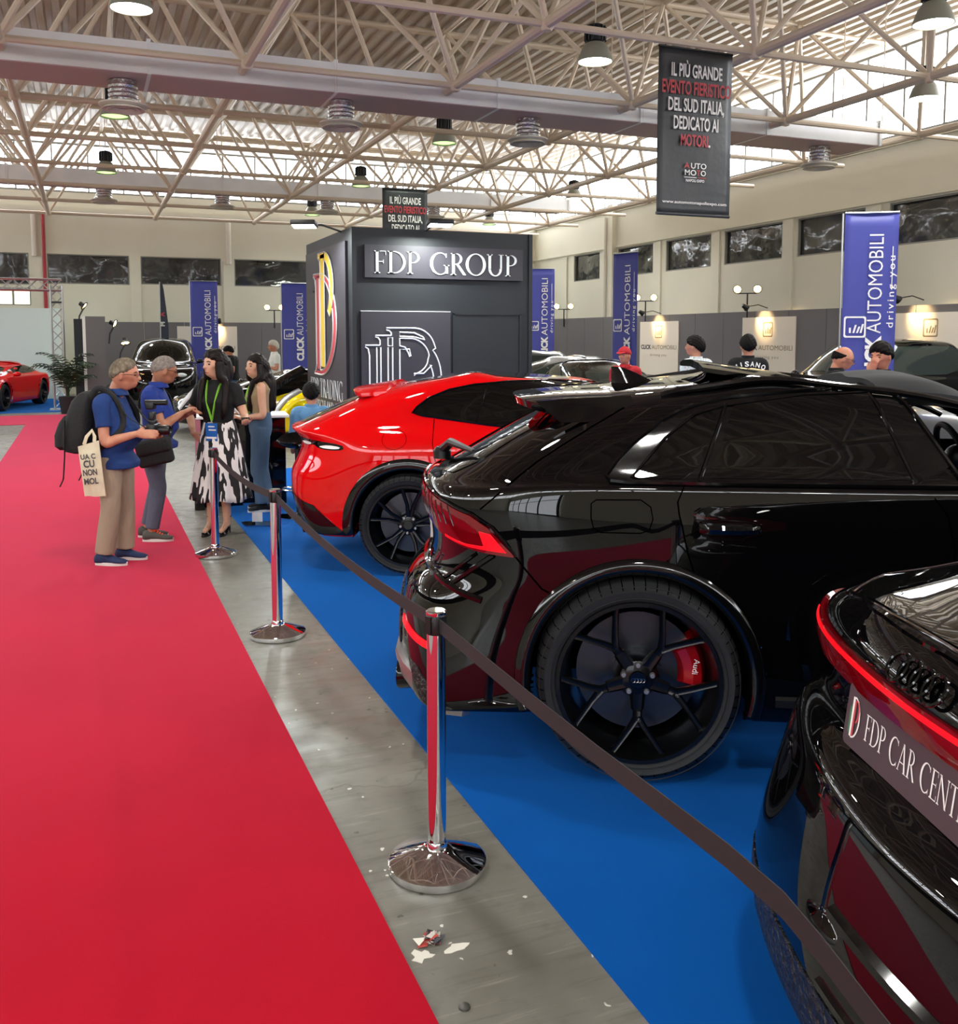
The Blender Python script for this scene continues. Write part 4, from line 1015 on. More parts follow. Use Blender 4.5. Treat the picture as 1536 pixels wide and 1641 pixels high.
    # bumper mouldings
    B.line('bumper_moulding', [(0, .60), (20, .595), (38, .57), (50, .52), (58, .46)], 'cyl', 'gloss_black', .02, -.004)
    B.line('bumper_moulding', [(0, .44), (20, .44), (38, .43), (52, .40), (60, .34)], 'cyl', 'gloss_black', .016, -.004)
    B.patch('honeycomb_grille', [(-40, .27), (-40, .40), (0, .42), (40, .40), (40, .27), (0, .26)], 'cyl', 'honeycomb', .004, .01)
    for sg in (-1, 1):
        mb = MB(); rr = []
        for dx, sc in ((.12, .9), (-.04, 1), (-.05, .95), (-.04, .87), (.1, .8)): rr.append([(-.98 + dx, sg * .52 + .115 * sc * math.cos(a), .37 + .075 * sc * math.sin(a)) for a in np.linspace(0, 2 * math.pi, 33)[:-1]])
        mb.rings(rr, cap=True); mb.build('exhaust_tip', 'gloss_black', root)
    put_wheels(root, wh, .965, .37, .29, .28, dict(n=5, kind='V', v=9, swing=15), 'caliper_grey', rot=-60, mark=False, fine=False)
build_fastback()
# ================================================================== dark booth, signs, flags, partitions
M['booth'] = mat('booth', '14181d', .5, var=.15, vscale=4)
M['board'] = mat('board', '2f2c33', .45)
M['logo_yellow'] = mat('logo_yellow', 'e8c531', .4); M['logo_red'] = mat('logo_red', 'c03a48', .4); M['logo_edge'] = mat('logo_edge', 'c9c6c6', .35, metal=.5)
M['letter_silver'] = mat('letter_silver', 'd9dcdc', .3, metal=.35)
M['flood'] = mat('flood', 'ffffff', .5, emit=14, ecol='f2fff8')
BX, BY, BW, BD, BH = 3.58, 13.55, 2.86, 3.0, 3.42
bt = empty('exhibition_booth', (BX, BY, .0), label='tall dark square booth with big silver lettering behind the red car', cat='booth')
def bb(name, c, d, m='booth', par=None):
    mb = MB(); mb.box(c, d); return mb.build(name, m, par or bt, smooth=False)
bb('front_wall', (BW / 2, .06, BH / 2), (BW, .12, BH)); bb('side_wall', (.06, BD / 2 + .06, BH / 2), (.12, BD - .12, BH))
bb('side_wall', (BW - .06, BD / 2 + .06, BH / 2), (.12, BD - .12, BH)); bb('back_wall', (BW / 2, BD + .06, BH / 2), (BW - .24, .12, BH)); bb('roof_panel', (BW / 2, BD / 2, BH - .2), (BW - .24, BD - .24, .06))
bb('corner_post', (.03, -.012, BH / 2), (.06, .024, BH)); bb('corner_post', (BW - .03, -.012, BH / 2), (.06, .024, BH))
mb = MB(); mb.box((BW - .75, -.006, 1.09), (1.06, .012, 2.18)); dr = mb.build('door', 'booth', bt, smooth=False)
mb = MB(); t = .035
for c, d in (((BW - .75, -.014, 2.2), (1.13, .028, t)), ((BW - .75 - .55, -.014, 1.1), (t, .028, 2.2)), ((BW - .75 + .55, -.014, 1.1), (t, .028, 2.2))): mb.box(c, d)
mb.build('door_frame', 'booth', dr, smooth=False)
# name board over the front
nb = bb('name_board', (1.43, -.03, 2.94), (2.5, .06, .47), 'board')
mb = MB(); serif(mb, 'FDP GROUP', frame((.30, -.062, 2.77), (1, 0, 0), (0, 0, 1)), .32, 2.28, depth=.012); mb.build('board_lettering', 'letter_silver', nb, smooth=False)
# square panel with the outlined logo
lp = bb('logo_panel', (.81, -.02, 1.35), (1.38, .04, 1.74), 'board')
bb('panel_edge', (.81, -.02, 2.225), (1.38, .042, .008), 'white', lp)
mb = MB(); T = frame((.12, -.044, .48), (1, 0, 0), (0, 0, 1))
def o2(L, closed=True, w=.011):
    n = len(L); P = [Vector((p[0], p[1], 0)) for p in L]
    mb.path([T @ p for p in P], w, 4, closed=closed)
# outlined stems and bowls, upper right of the panel
o2([(.12, .0), (.12, 1.10), (.10, 1.2), (.06, 1.22), (.06, 1.25), (.28, 1.25)], False); o2([(.28, 1.25), (.28, 1.32), (.25, 1.36), (.21, 1.37), (.21, 1.39), (.45, 1.39)], False)
o2([(.45, 1.39), (.45, 1.43), (.42, 1.46), (.38, 1.47), (.38, 1.50)] + [(.75, 1.50)] + arc(.80, 1.17, .33, .33, 90, 20, 8) + [(1.14, 1.2)] + arc(.85, .75, .38, .55, 50, -60, 14), False)
o2([(.23, .62), (.29, .62), (.29, 1.22), (.23, 1.22)]); o2([(.40, .62), (.47, .62), (.47, 1.22), (.40, 1.22)]); o2([(.40, 1.24), (.47, 1.24), (.47, 1.36), (.40, 1.36)])
o2([(.23, .02), (.29, .02), (.29, .59), (.23, .59)]); o2([(.40, .02), (.47, .02), (.47, .59), (.40, .59)])
o2([(.58, .02), (.58, .56), (.62, .55), (.64, .5), (.66, .5), (.66, .65), (.64, .65), (.62, .61), (.58, .60), (.58, 1.19), (.73, 1.19), (.75, 1.09), (.73, 1.08), (.71, 1.14), (.66, 1.22), (.58, 1.24), (.58, 1.35), (.66, 1.35)] + arc(.72, 1.05, .32, .30, 80, 10, 8) + arc(.72, 1.05, .30, .24, -5, -70, 6) + [(.80, .80), (.80, .83)] + [(.95, .83)] + [(1.08, .95)] + arc(.78, .70, .33, .45, 35, -50, 10), False)
o2([(.58, 1.38), (.58, 1.44), (.8, 1.43), (.94, 1.37), (.97, 1.33), (.8, 1.37)])
mb.build('panel_lettering', 'txt_white', lp, smooth=False)
# tall panel on the left side with the coloured logo
sp = bb('side_panel', (-.02, 1.54, 1.9), (.04, 2.66, 2.68), 'board')
mb = MB(); T = frame((-.043, 2.74, 1.25), (0, -1, 0), (0, 0, 1), (-1, 0, 0))
def lf(polys, mi, dz, fx=1, fz=1, ox=0, oz=0):
    for p in polys: mb.poly(p, lambda u, v, d: T @ Vector((ox + u * fx, oz + v * fz, d + dz)), .006, mi)
def rim(p, mi, dz, w=.014): mb.path([T @ Vector((a, b, dz)) for a, b in p], w, 4, mi, closed=True)
lf([rect(.42, .1, .62, 1.36), rect(.36, 1.33, .95, 1.38), rect(.9, 1.16, .95, 1.36), rect(.62, .72, .88, .76), rect(.85, .66, .89, .84)], 2, .0)
D = [rect(.68, .08, .92, 1.58), bowl(.92, .80, 1.1, .80, .90, .74, -90, 90), rect(.5, 1.56, .92, 1.62), rect(.5, .0, .95, .05)]
for p in D: lf([p], 1, .002)
rim(arc(.92, .80, 1.11, .81, -90, 90, 26) + [(.5, 1.62), (.5, 1.58), (.62, 1.52), (.66, 1.4), (.66, .16), (.6, .06), (.5, .03), (.5, 0)], 3, .008)
rim(arc(.92, .80, .89, .735, -90, 90, 26) + [(.92, 1.53), (.92, .07)], 3, .008)
P_ = [rect(1.0, .12, 1.28, 1.9), bowl(1.24, 1.36, .62, .56, .40, .44, -52, 90), rect(.86, 1.84, 1.3, 1.92)]
for p in P_: lf([p], 0, .009)
rim(arc(1.24, 1.36, .63, .57, -52, 90, 20) + [(.86, 1.93), (.86, 1.86), (.98, 1.8), (1.0, 1.7), (1.0, .14), (1.28, .14), (1.28, 1.78)] + arc(1.24, 1.36, .40, .44, 85, -52, 16), 3, .015, .01)
mb.build('panel_logo', ['logo_yellow', 'logo_red', 'board', 'logo_edge'], sp, smooth=False)
mb = MB(); T = frame((-.042, 2.72, .76), (0, -1, 0), (0, 0, 1), (-1, 0, 0))
serif(mb, 'FDP TRADING', T @ Matrix.Translation((.1, .12, 0)), .30, 2.2, depth=.004); serif(mb, 'DEUTSCHLAND GMBH', T @ Matrix.Translation((.1, -.12, 0)), .19, 2.35, depth=.004)
mb.build('panel_lettering', 'letter_silver', sp, smooth=False)
def flood(loc, aim, label, arm):
    t = empty('floodlight', loc, label=label, cat='floodlight'); d = (Vector(aim) - Vector(loc)).normalized()
    x = d.cross(Vector((0, 0, 1))).normalized(); T = frame((0, 0, 0), x, x.cross(d) * -1, d)
    mb = MB(); mb.T = T; mb.box((0, 0, -.03), (.36, .22, .07), bev=.015); mb.build('housing', 'satin_black', t)
    mb = MB(); mb.T = T; mb.box((0, 0, .009), (.32, .18, .006)); mb.build('light_face', 'flood', t, smooth=False)
    mb = MB(); v = Vector(arm).normalized(); 
    mb.path([Vector((0, 0, -.02)) - d * .04, Vector((0, 0, .04)) + v * .3, Vector((0, 0, -.06)) + v * .78], .015, 6); mb.build('bracket_arm', 'satin_black', t)
    l = bpy.data.lights.new('flood_beam', 'AREA'); l.shape = 'RECTANGLE'; l.size = .3; l.size_y = .17; l.energy = 70; l.color = (.92, 1, .97); l.spread = R(178)
    o = bpy.data.objects.new('flood_beam', l); COL.objects.link(o); o.location = Vector(loc) + d * .03; o.rotation_euler = d.to_track_quat('-Z', 'Y').to_euler()
flood((4.72, 12.96, 3.43), (4.71, 12.86, 2.7), 'glaring white floodlight above the dark booth front', (0, 1, 0))
flood((2.98, 13.9, 3.44), (2.92, 13.78, 2.7), 'glaring white floodlight over the left side of the dark booth', (.9, .35, 0))
# ---------------------------------------------------------------- hanging black banners
M['banner_black'] = mat('banner_black', '2b2d31', .38, bump=.25, bscale=3, bdist=.05)
def hanging(name, x0, x1, y, z0, z1, label, cables):
    t = empty(name, ((x0 + x1) / 2, y, z0), label=label, cat='banner', group='black hanging banners'); w = x1 - x0; h = z1 - z0
    mb = MB(); n, k = 12, 24
    f = lambda u, v: Vector(((u - .5) * w, .012 * math.sin(u * 5 + v * 3) * v * (1 - v) * 3, v * h))
    mb.add([f(i / n, j / k) for i in range(n + 1) for j in range(k + 1)], [(i * (k + 1) + j, (i + 1) * (k + 1) + j, (i + 1) * (k + 1) + j + 1, i * (k + 1) + j + 1) for i in range(n) for j in range(k)])
    o = mb.build('banner_sheet', 'banner_black', t, angle=180)
    sm = o.modifiers.new('solid', 'SOLIDIFY'); sm.thickness = .004
    mb = MB(); mb.tube((-w / 2, 0, .01), (w / 2, 0, .01), .022, 10); mb.build('bottom_rail', 'banner_black', t)
    mb = MB(); mb.tube((-w / 2, 0, h), (w / 2, 0, h), .015, 10); mb.build('top_rail', 'satin_black', t)
    for q in (-.42, 0, .42):
        mb = MB(); mb.path([(q * w, 0, h), (q * w + .01, 0, h + cables * .5), (q * w, 0, h + cables)], .006, 5); mb.build('hook_cord', 'satin_black', t)
    u = h / 2.12; T = frame((0, -.03, 0), (1, 0, 0), (0, 0, 1)); a, b = MB(), MB()
    L = lambda mb_, s, fx, wd, hh: text(mb_, s, hh * u * 1.55, T @ Matrix.Translation((0, fx * h - hh * u * .5, 0)), bold=.022, width=wd * w)
    L(a, 'IL PIÙ GRANDE', .865, .69, .15); L(b, 'EVENTO FIERISTICO', .762, .93, .15); L(a, 'DEL SUD ITALIA,', .66, .76, .15); L(a, 'DEDICATO AI', .553, .61, .15)
    text(b, 'MOTORI', .205 * u, T @ Matrix.Translation((-.02 * w, .456 * h - .075 * u, 0)), bold=.022, width=.37 * w); text(a, '.', .205 * u, T @ Matrix.Translation((.185 * w, .456 * h - .075 * u, 0)), bold=.022)
    T3 = T @ Matrix.Translation((0, .285 * h, 0)); text(b, 'A', .1 * u, T3 @ Matrix.Translation((-.115 * w, 0, 0)), bold=.012, width=.075 * w); text(a, 'UTO', .1 * u, T3 @ Matrix.Translation((.045 * w, 0, 0)), bold=.012, width=.21 * w)
    T3 = T @ Matrix.Translation((0, .243 * h, 0)); text(a, 'MO', .1 * u, T3 @ Matrix.Translation((-.065 * w, 0, 0)), bold=.012, width=.155 * w); text(b, 'T', .1 * u, T3 @ Matrix.Translation((.045 * w, 0, 0)), bold=.012, width=.05 * w); text(a, 'O', .1 * u, T3 @ Matrix.Translation((.11 * w, 0, 0)), bold=.012, width=.07 * w)
    a.add([T @ Vector((x * w, z * h, .001)) for x, z in ((-.15, .228), (.02, .228), (.02, .232), (-.15, .232))], [(0, 1, 2, 3)]); b.add([T @ Vector((x * w, z * h, .001)) for x, z in ((.04, .228), (.15, .228), (.15, .232), (.04, .232))], [(0, 1, 2, 3)])
    text(a, 'NAPOLI EXPO', .05 * u, T @ Matrix.Translation((0, .203 * h, 0)), bold=.015, width=.25 * w); text(a, 'www.automotonapoliexpo.com', .055 * u, T @ Matrix.Translation((0, .068 * h, 0)), bold=.01, width=.88 * w)
    a.build('lettering', 'txt_white', o, smooth=False); b.build('red_lettering', 'txt_red', o, smooth=False)
hanging('hanging_banner', 6.86, 7.99, 10.72, 3.43, 5.53, 'large black hanging banner with white and red text at upper right', .03)
hanging('hanging_banner', 5.96, 6.97, 19.95, 3.15, 5.0, 'small black hanging banner rising behind the dark booth roof', .56)
# ---------------------------------------------------------------- tall blue flags
M['flag_blue'] = mat('flag_blue', '4a4fa0', .45, trans=0, bump=.15, bscale=2.5, bdist=.06, spec=.3)
def logo_square(mb, T, s, mi=0):
    r_ = s * .1; L = arc(s / 2 - r_, s / 2 - r_, r_, r_, 0, 90, 4) + arc(-s / 2 + r_, s / 2 - r_, r_, r_, 90, 180, 4) + arc(-s / 2 + r_, -s / 2 + r_, r_, r_, 180, 270, 4) + arc(s / 2 - r_, -s / 2 + r_, r_, r_, 270, 360, 4)
    I = [(a * .84, b * .84) for a, b in L]
    n = len(L); mb.add([T @ Vector((a, b, 0)) for a, b in L + I], [(k, (k + 1) % n, n + (k + 1) % n, n + k) for k in range(n)], mi)
    for k, hh in enumerate((.25, .38, .3, .42)):
        x = -s * .26 + k * s * .16; mb.add([T @ Vector(p + (0,)) for p in ((x, -s * .28), (x + s * .09, -s * .28), (x + s * .09 + s * .1 * (k > 0), -s * .28 + hh * s), (x + s * .1 * (k > 0), -s * .28 + hh * s))], [(0, 1, 2, 3)], mi)
def flag(x, y, face, h, label, w=.85):
    """roll-up flag, printed side facing the angle 'face' (degrees, world)"""
    t = empty('roll_up_flag', (x, y, 0), R(face) + math.pi / 2, label=label, cat='banner', group='tall blue roll-up flags')
    mb = MB(); n = 8; z0 = .42
    rr = lambda u, v: Vector(((u - .5) * w, .02 * math.sin(u * 3.1) * math.sin(v * 2.2), z0 + v * (h - z0)))
    mb.add([rr(i / n, j / 16) for i in range(n + 1) for j in range(17)], [(i * 17 + j, (i + 1) * 17 + j, (i + 1) * 17 + j + 1, i * 17 + j + 1) for i in range(n) for j in range(16)])
    sh = mb.build('flag_sheet', 'flag_blue', t, angle=180); m_ = sh.modifiers.new('solid', 'SOLIDIFY'); m_.thickness = .003
    mb = MB(); mb.box((0, .0, .29), (w, .012, .26)); mb.build('white_footer', 'white', t, smooth=False)
    mb = MB(); mb.box((0, 0, .08), (w + .06, .18, .16), bev=.03); mb.build('base_box', 'alu', t)
    mb = MB(); mb.tube((-w / 2, 0, h), (w / 2, 0, h), .016, 8); mb.build('top_rail', 'alu', t)
    mb = MB(); mb.tube((-w / 2 - .02, .03, .15), (-w / 2 - .02, .03, h), .014, 6); mb.build('support_pole', 'alu', t)
    T = frame((.06 * w, -.028, 1.13), (0, 0, 1), (-1, 0, 0), (0, -1, 0)); a = MB()
    a1 = text(a, 'CLICK', .3, T @ Matrix.Translation((0, -.30 * w + .1, 0)), bold=.05, width=.74, ys=.92, align='LEFT')
    text(a, 'AUTOMOBILI', .3, T @ Matrix.Translation((.77, -.30 * w + .1, 0)), bold=-.004, width=(h - 2.2), ys=.92, align='LEFT')
    text(a, 'driving you', .13, T @ Matrix.Translation((.85, -.385 * w, 0)), width=1.0, align='LEFT', spacing=1.3, bold=.004)
    a.add([T @ Vector(p) for p in ((h - 2.2, -.33 * w, 0), (h - 1.6, -.33 * w, 0), (h - 1.6, -.345 * w, 0), (h - 2.2, -.345 * w, 0))], [(0, 1, 2, 3)])
    logo_square(a, frame((-.26 * w, -.028, 2.05 + (h - 3.7) * .5), (1, 0, 0), (0, 0, 1)), .3)
    a.build('lettering', 'txt_white', sh, smooth=False)
flag(3.61, 32.2, -100, 3.64, 'tall blue roll-up flag on the left, beside the white sign board at the back')
flag(5.95, 29.1, -100, 3.46, 'tall blue roll-up flag half hidden by the left edge of the dark booth')
flag(13.45, 27.6, -112, 4.0, 'tall blue roll-up flag directly right of the dark booth')
flag(12.09, 20.2, -168, 3.86, 'tall blue roll-up flag turned aside, behind the person in a red cap')
flag(10.26, 10.51, -122, 3.58, 'biggest tall blue roll-up flag, at right, behind the dark haired young man', .72)
# ---------------------------------------------------------------- grey partition wall, boards and lamps
pt = empty('partition_wall', (15.4, 33.0, 0), label='grey panelled partition wall running along the right and back walls', cat='partition')
def pp(a, b, h, th=.05):
    v = Vector((b[0] - a[0], b[1] - a[1], 0)); mb = MB(); L = v.length
    mb.box(((a[0] + b[0]) / 2 - 15.4, (a[1] + b[1]) / 2 - 33.0, h / 2), (L - .012, th, h), rz=math.atan2(v.y, v.x)); mb.build('wall_panel', 'partition', pt, smooth=False)
y = 7.0
while y < 32.9: pp((15.4, y), (15.4, min(y + 1.25, 33)), 2.48); y += 1.25
x = .55
while x < 15.3: pp((x, 33.0), (min(x + 1.25, 15.38), 33.0), 2.33); x += 1.25
mb = MB(); mb.box((13.9 - 15.4, 31.4 - 33, 1.2), (.07, .07, 2.4)); mb.build('end_post', 'white', pt, smooth=False)
tp = empty('partition_end', (.23, 26.1, 0), label='tall grey panel with white edge at the left, behind the backpack man', cat='panel')
mb = MB(); mb.box((.03, 0, 1.18), (.46, .5, 2.36)); mb.build('panel_face', 'partition', tp, smooth=False)
mb = MB(); mb.box((-.235, -.1, 1.18), (.07, .3, 2.36)); mb.build('white_edge', 'white', tp, smooth=False)
mb = MB(); mb.box((-.37, .1, 1.15), (.2, .3, 2.3)); mb.build('dark_flank', 'booth', tp, smooth=False)
M['board_white'] = mat('board_white', 'e6ddcf', .6); M['gold'] = mat('gold', '8a7a5a', .5)
M['bulb_warm'] = mat('bulb_warm', 'ffe0a8', .5, emit=16, ecol='ffcf85')
def sign(c, face, w, h, label):
    t = empty('sign_board', (c[0], c[1], c[2]), R(face) + math.pi / 2, label=label, cat='sign', group='white logo boards on the grey partition')
    mb = MB(); mb.box((0, 0, 0), (w, .03, h)); mb.build('board_panel', 'board_white', t, smooth=False)
    a, b = MB(), MB(); T = frame((0, -.0165, -.02), (1, 0, 0), (0, 0, 1))
    text(a, 'CLICK', .2, T @ Matrix.Translation((-.46 * w, 0, 0)), bold=.035, width=.27 * w, ys=.85, align='LEFT'); text(b, 'AUTOMOBILI', .2, T @ Matrix.Translation((-.17 * w, 0, 0)), bold=0, width=.63 * w, ys=.85, align='LEFT')
    text(b, 'driving you', .1, T @ Matrix.Translation((0, -.2, 0)), width=.42 * w, spacing=1.3)
    a.build('bold_lettering', 'txt_dark', t, smooth=False); logo_square(b, T @ Matrix.Translation((0, .5, 0)), .36); b.build('thin_lettering', 'gold', t, smooth=False)
sign((15.36, 23.75, 1.52), 180, 2.0, 1.55, 'white logo board lit by a warm lamp, behind the red cap person'); sign((15.36, 18.95, 1.55), 180, 1.95, 1.56, 'white logo board lit by a warm lamp, behind the man in black lettered shirt')
sign((15.36, 14.1, 1.55), 180, 1.9, 1.56, 'white logo board lit by a warm lamp, at the far right edge'); sign((3.78, 32.96, 1.45), -90, 1.92, 1.5, 'white logo board on the back partition, behind the left blue flag')
M['spot_black'] = mat('spot_black', '0d0d0e', .4)
def spot_head(t, p, d, power, on=True, r=.085):
    d = Vector(d).normalized(); x = d.cross(Vector((0, 0, 1))).normalized(); T = frame(p, x, d.cross(x), d)
    hd = MB(); hd.T = T; hd.lathe([(.001, -.14), (.05, -.13), (.06, -.06), (r, 0), (r, .02), (r - .01, .02), (.055, -.04)], n=20); hh = hd.build('lamp_head', 'spot_black', t)
    g = MB(); g.T = T; g.lathe([(.001, .005), (r * .86, .0)], n=18); g.build('bulb_glass', 'bulb_warm', hh)
    return T
def beam(p, d, power, size=75):
    l = bpy.data.lights.new('warm_beam', 'SPOT'); l.energy = power; l.spot_size = R(size); l.spot_blend = .8; l.color = (1, .68, .3); l.shadow_soft_size = .05
    o = bpy.data.objects.new('warm_beam', l); COL.objects.link(o); o.location = Vector(p) + Vector(d).normalized() * .04; o.rotation_euler = Vector(d).to_track_quat('-Z', 'Y').to_euler()
def wall_spot(x, y, z, d, label):
    t = empty('picture_lamp', (x, y, z), label=label, cat='spotlight', group='warm lamps over the logo boards')
    mb = MB(); v = Vector(d); v.z = 0; v.normalize(); mb.path([(v * .55), (v * .3) + Vector((0, 0, .08)), (0, 0, .03)], .012, 6); mb.build('lamp_arm', 'spot_black', t)
    spot_head(t, (0, 0, 0), d, 0); beam((x, y, z), d, 60)
wall_spot(14.9, 23.9, 2.52, (.5, -.12, -.32), 'small black lamp above the logo board behind the red cap person'); wall_spot(14.9, 19.2, 2.55, (.5, -.1, -.32), 'small black lamp above the logo board behind the lettered shirt man')
wall_spot(14.9, 14.5, 2.58, (.5, -.12, -.32), 'small black lamp above the logo board at the far right'); wall_spot(4.1, 32.5, 2.35, (-.05, .5, -.32), 'small black lamp above the logo board at the back left')
def pair(x, y, z, label, face):
    t = empty('twin_spotlight', (x, y, z), label=label, cat='spotlight', group='twin warm spotlights on the partition')
    f = Vector((math.cos(R(face)), math.sin(R(face)), 0)); s = Vector((-f.y, f.x, 0))
    mb = MB(); mb.tube((0, 0, -.6), (0, 0, 0), .02, 8); mb.tube(s * -.24, s * .24, .015, 6); mb.build('cross_stand', 'spot_black', t)
    for q in (-.24, .24): spot_head(t, s * q + Vector((0, 0, .1)) + f * .06, f + s * q * .5 + Vector((0, 0, -.25)), 0, r=.11)
    return t
pair(15.35, 29.7, 2.80, 'twin warm spotlights just right of the dark booth', -126); pair(15.3, 24.4, 2.9, 'twin warm spotlights above the logo board behind the red cap person', -126)
pair(15.3, 19.7, 2.93, 'twin warm spotlights above the man in lettered shirt', -132); pair(15.3, 15.5, 2.98, 'twin warm spotlights partly behind the biggest blue flag', -138); pair(6.0, 32.96, 2.75, 'twin warm spotlights between the two left blue flags', -100)
def clamp_lamp(p, d, label):
    t = empty('clamp_spotlight', p, label=label, cat='spotlight'); spot_head(t, (0, 0, 0), d, 0, r=.12)
    mb = MB(); mb.path([(0, 0, -.02), (-.12, .02, -.25), (-.15, .02, -.5)], .02, 6); mb.build('clamp_arm', 'spot_black', t)
clamp_lamp((.02, 26.1, 2.62), (.8, -.2, -.55), 'black clamp spotlight on top of the grey end panel'); clamp_lamp((.72, 26.1, 2.18), (.8, -.3, -.3), 'black clamp spotlight on the right side of the grey end panel')
clamp_lamp((.95, 25.95, 1.70), (.1, -.4, -.9), 'lowest black clamp spotlight beside the grey end panel')
# narrow dark feather flag
t = empty('feather_flag', (2.3, 31.5, 0), label='narrow dark feather flag with small print behind the two men', cat='banner')
mb = MB(); L = [(0, 0), (.02, 3.5), (.06, 3.68), (.13, 3.3), (.24, 2.2), (.24, .6), (.2, .5)]; mb.poly(L, lambda u, v, w: (u - .1, w, v), .01); mb.build('flag_sheet', mat('flag_dark', '2d3440', .6), t, smooth=False)
mb = MB(); mb.tube((-.11, 0, .02), (-.09, 0, 3.55), .015, 6); mb.box((0, 0, .02), (.4, .4, .03)); mb.build('flag_pole', 'alu', t)
mb = MB(); 
for z, m_, s in ((2.55, 1, 'A'), (2.25, 0, 'M'), (1.75, 1, 'U'), (1.45, 0, 'T')): text(mb, s, .2, frame((.03, -.006, z), (0, 0, 1), (-1, 0, 0), (0, -1, 0)), m_, bold=.02)
mb.build('lettering', ['txt_white', 'txt_red'], t, smooth=False)
# ================================================================== left stand: truss gate, backdrop, palm
M['backdrop'] = mat('backdrop', 'd9ebe4', .7)
mb = MB(); mb.box((-6.1, 31.5, 1.35), (10.9, .1, 2.7)); o = mb.build('display_backdrop', 'backdrop', smooth=False); tag(o, 'pale green white backdrop wall behind the red coupe', 'backdrop')
g = empty('truss_gate', (-.62, 26.6, 0), label='silver lattice truss gate at the far left stand', cat='truss')
def lattice(a, b, w, name):
    a, b = Vector(a), Vector(b); d = (b - a); L = d.length; d.normalize(); up = Vector((0, 0, 1)) if abs(d.z) < .9 else Vector((1, 0, 0)); u = d.cross(up).normalized(); v = d.cross(u)
    mb = MB(); cs = [(u * i + v * j) * w / 2 for i, j in ((-1, -1), (1, -1), (1, 1), (-1, 1))]
    for c in cs: mb.tube(a + c, b + c, .024, 8)
    n = int(L / w); 
    for k in range(n):
        p, q = a + d * (L * k / n), a + d * (L * (k + 1) / n); 
        for i in range(4):
            c0, c1 = cs[i], cs[(i + 1) % 4]
            mb.tube(p + c0, q + c1, .01, 5); mb.tube(p + c1, q + c0, .01, 5)
    return mb.build(name, 'alu', g)
lattice((0, 0, .05), (0, 0, 3.15), .27, 'tower'); lattice((-9, 0, 3.15), (.13, 0, 3.15), .27, 'crossbeam'); lattice((-9, 0, .05), (-9, 0, 3.0), .27, 'tower')
for x in (0, -9):
    mb = MB(); mb.box((x, 0, .02), (.5, .5, .03)); mb.build('base_plate', 'alu', g, smooth=False)
mb = MB(); mb.box((0, 0, 2.72), (.3, .3, .04)); mb.build('corner_joint', 'satin_black', g, smooth=False)
# palm
M['leaf'] = mat('leaf', '1f3a1c', .45, var=.4, vscale=12); M['pot'] = mat('pot', '17181a', .5)
p = empty('potted_palm', (-.42, 25.2, 0), label='potted palm with drooping fronds beside the truss gate', cat='plant')
mb = MB(); mb.lathe([(.001, .0), (.16, .0), (.21, .42), (.19, .42), (.18, .38), (.001, .38)], n=24); mb.build('pot', 'pot', p)
rnd = random.Random(4); mb = MB(); st = MB()
for k in range(17):
    az = k * 2.4 + rnd.uniform(-.3, .3); L = rnd.uniform(.75, 1.15); el = rnd.uniform(.95, 1.45); h0 = rnd.uniform(.45, .9); P = []
    for i in range(12):
        f = i / 11; e = el - 1.5 * f * f
        P.append((P[-1] + Vector((math.cos(az) * math.cos(e), math.sin(az) * math.cos(e), math.sin(e))) * L / 11) if P else Vector((.03 * math.cos(az), .03 * math.sin(az), h0)))
    st.path([Vector((.03 * math.cos(az), .03 * math.sin(az), .36)), P[0]] + P[1:], [.011] + [.009 - .0006 * i for i in range(12)], 5)
    for i in range(2, 12):
        for sg in (-1, 1):
            d = (P[i] - P[i - 1]).normalized(); s = d.cross(Vector((0, 0, 1))).normalized() * sg; ln = .34 * math.sin(math.pi * (.15 + .8 * i / 12))
            tip = P[i] + s * ln * .8 + d * ln * .55 - Vector((0, 0, ln * .45)); m_ = P[i].lerp(tip, .45) + Vector((0, 0, .03)); w = d * .016
            mb.add([P[i] - w, P[i] + w, m_ + w * 1.3, tip, m_ - w * 1.3], [(0, 1, 2, 4), (4, 2, 3)])
mb.build('fronds', 'leaf', p, smooth=False); st.build('stems', 'leaf', p)
# ================================================================== chrome posts and belts
def stanchion(label):
    t = empty('stanchion', (0, 0, 0), label=label, cat='barrier post', group='chrome belt posts along the aisle')
    mb = MB(); mb.lathe([(.001, .004), (.17, .004), (.172, .012), (.172, .03), (.165, .036), (.055, .072), (.05, .074), (.042, .075), (.001, .075)], n=56); mb.build('base_dish', 'chrome', t, angle=25)
    mb = MB(); mb.lathe([(.0325, .074), (.0325, .84)], n=36); mb.lathe([(.036, .075), (.036, .095), (.033, .1)], n=36); mb.build('pole', 'chrome', t)
    mb = MB(); mb.lathe([(.033, .84), (.0345, .845), (.0345, .905), (.033, .908)], n=36); 
    for k in range(4): mb.box((.033 * math.cos(k * math.pi / 2 + .4), .033 * math.sin(k * math.pi / 2 + .4), .875), (.012, .026, .06), rz=k * math.pi / 2 + .4)
    mb.build('belt_cassette', 'satin_black', t)
    mb = MB(); mb.lathe([(.034, .905), (.0355, .91), (.0355, .918), (.03, .922), (.001, .922)], n=36); mb.build('cap', 'chrome', t)
    return t
M['belt'] = mat('belt', '211f21', .7, bump=.2, bscale=300, bdist=.001)
pos = [((1.08, 3.02), 'nearest chrome belt post, in front of the black SUV'), ((1.05, 5.86), 'middle chrome belt post, in front of the red car'), ((.97, 8.27), 'farthest chrome belt post, before the woman in patterned skirt'), ((1.05, .42), 'chrome belt post past the bottom of the view')]
s0 = None
for (x, y), lb in pos:
    s = stanchion(lb) if s0 is None else copy_tree(s0); s0 = s0 or s; s.location = (x, y, 0); s['label'] = lb
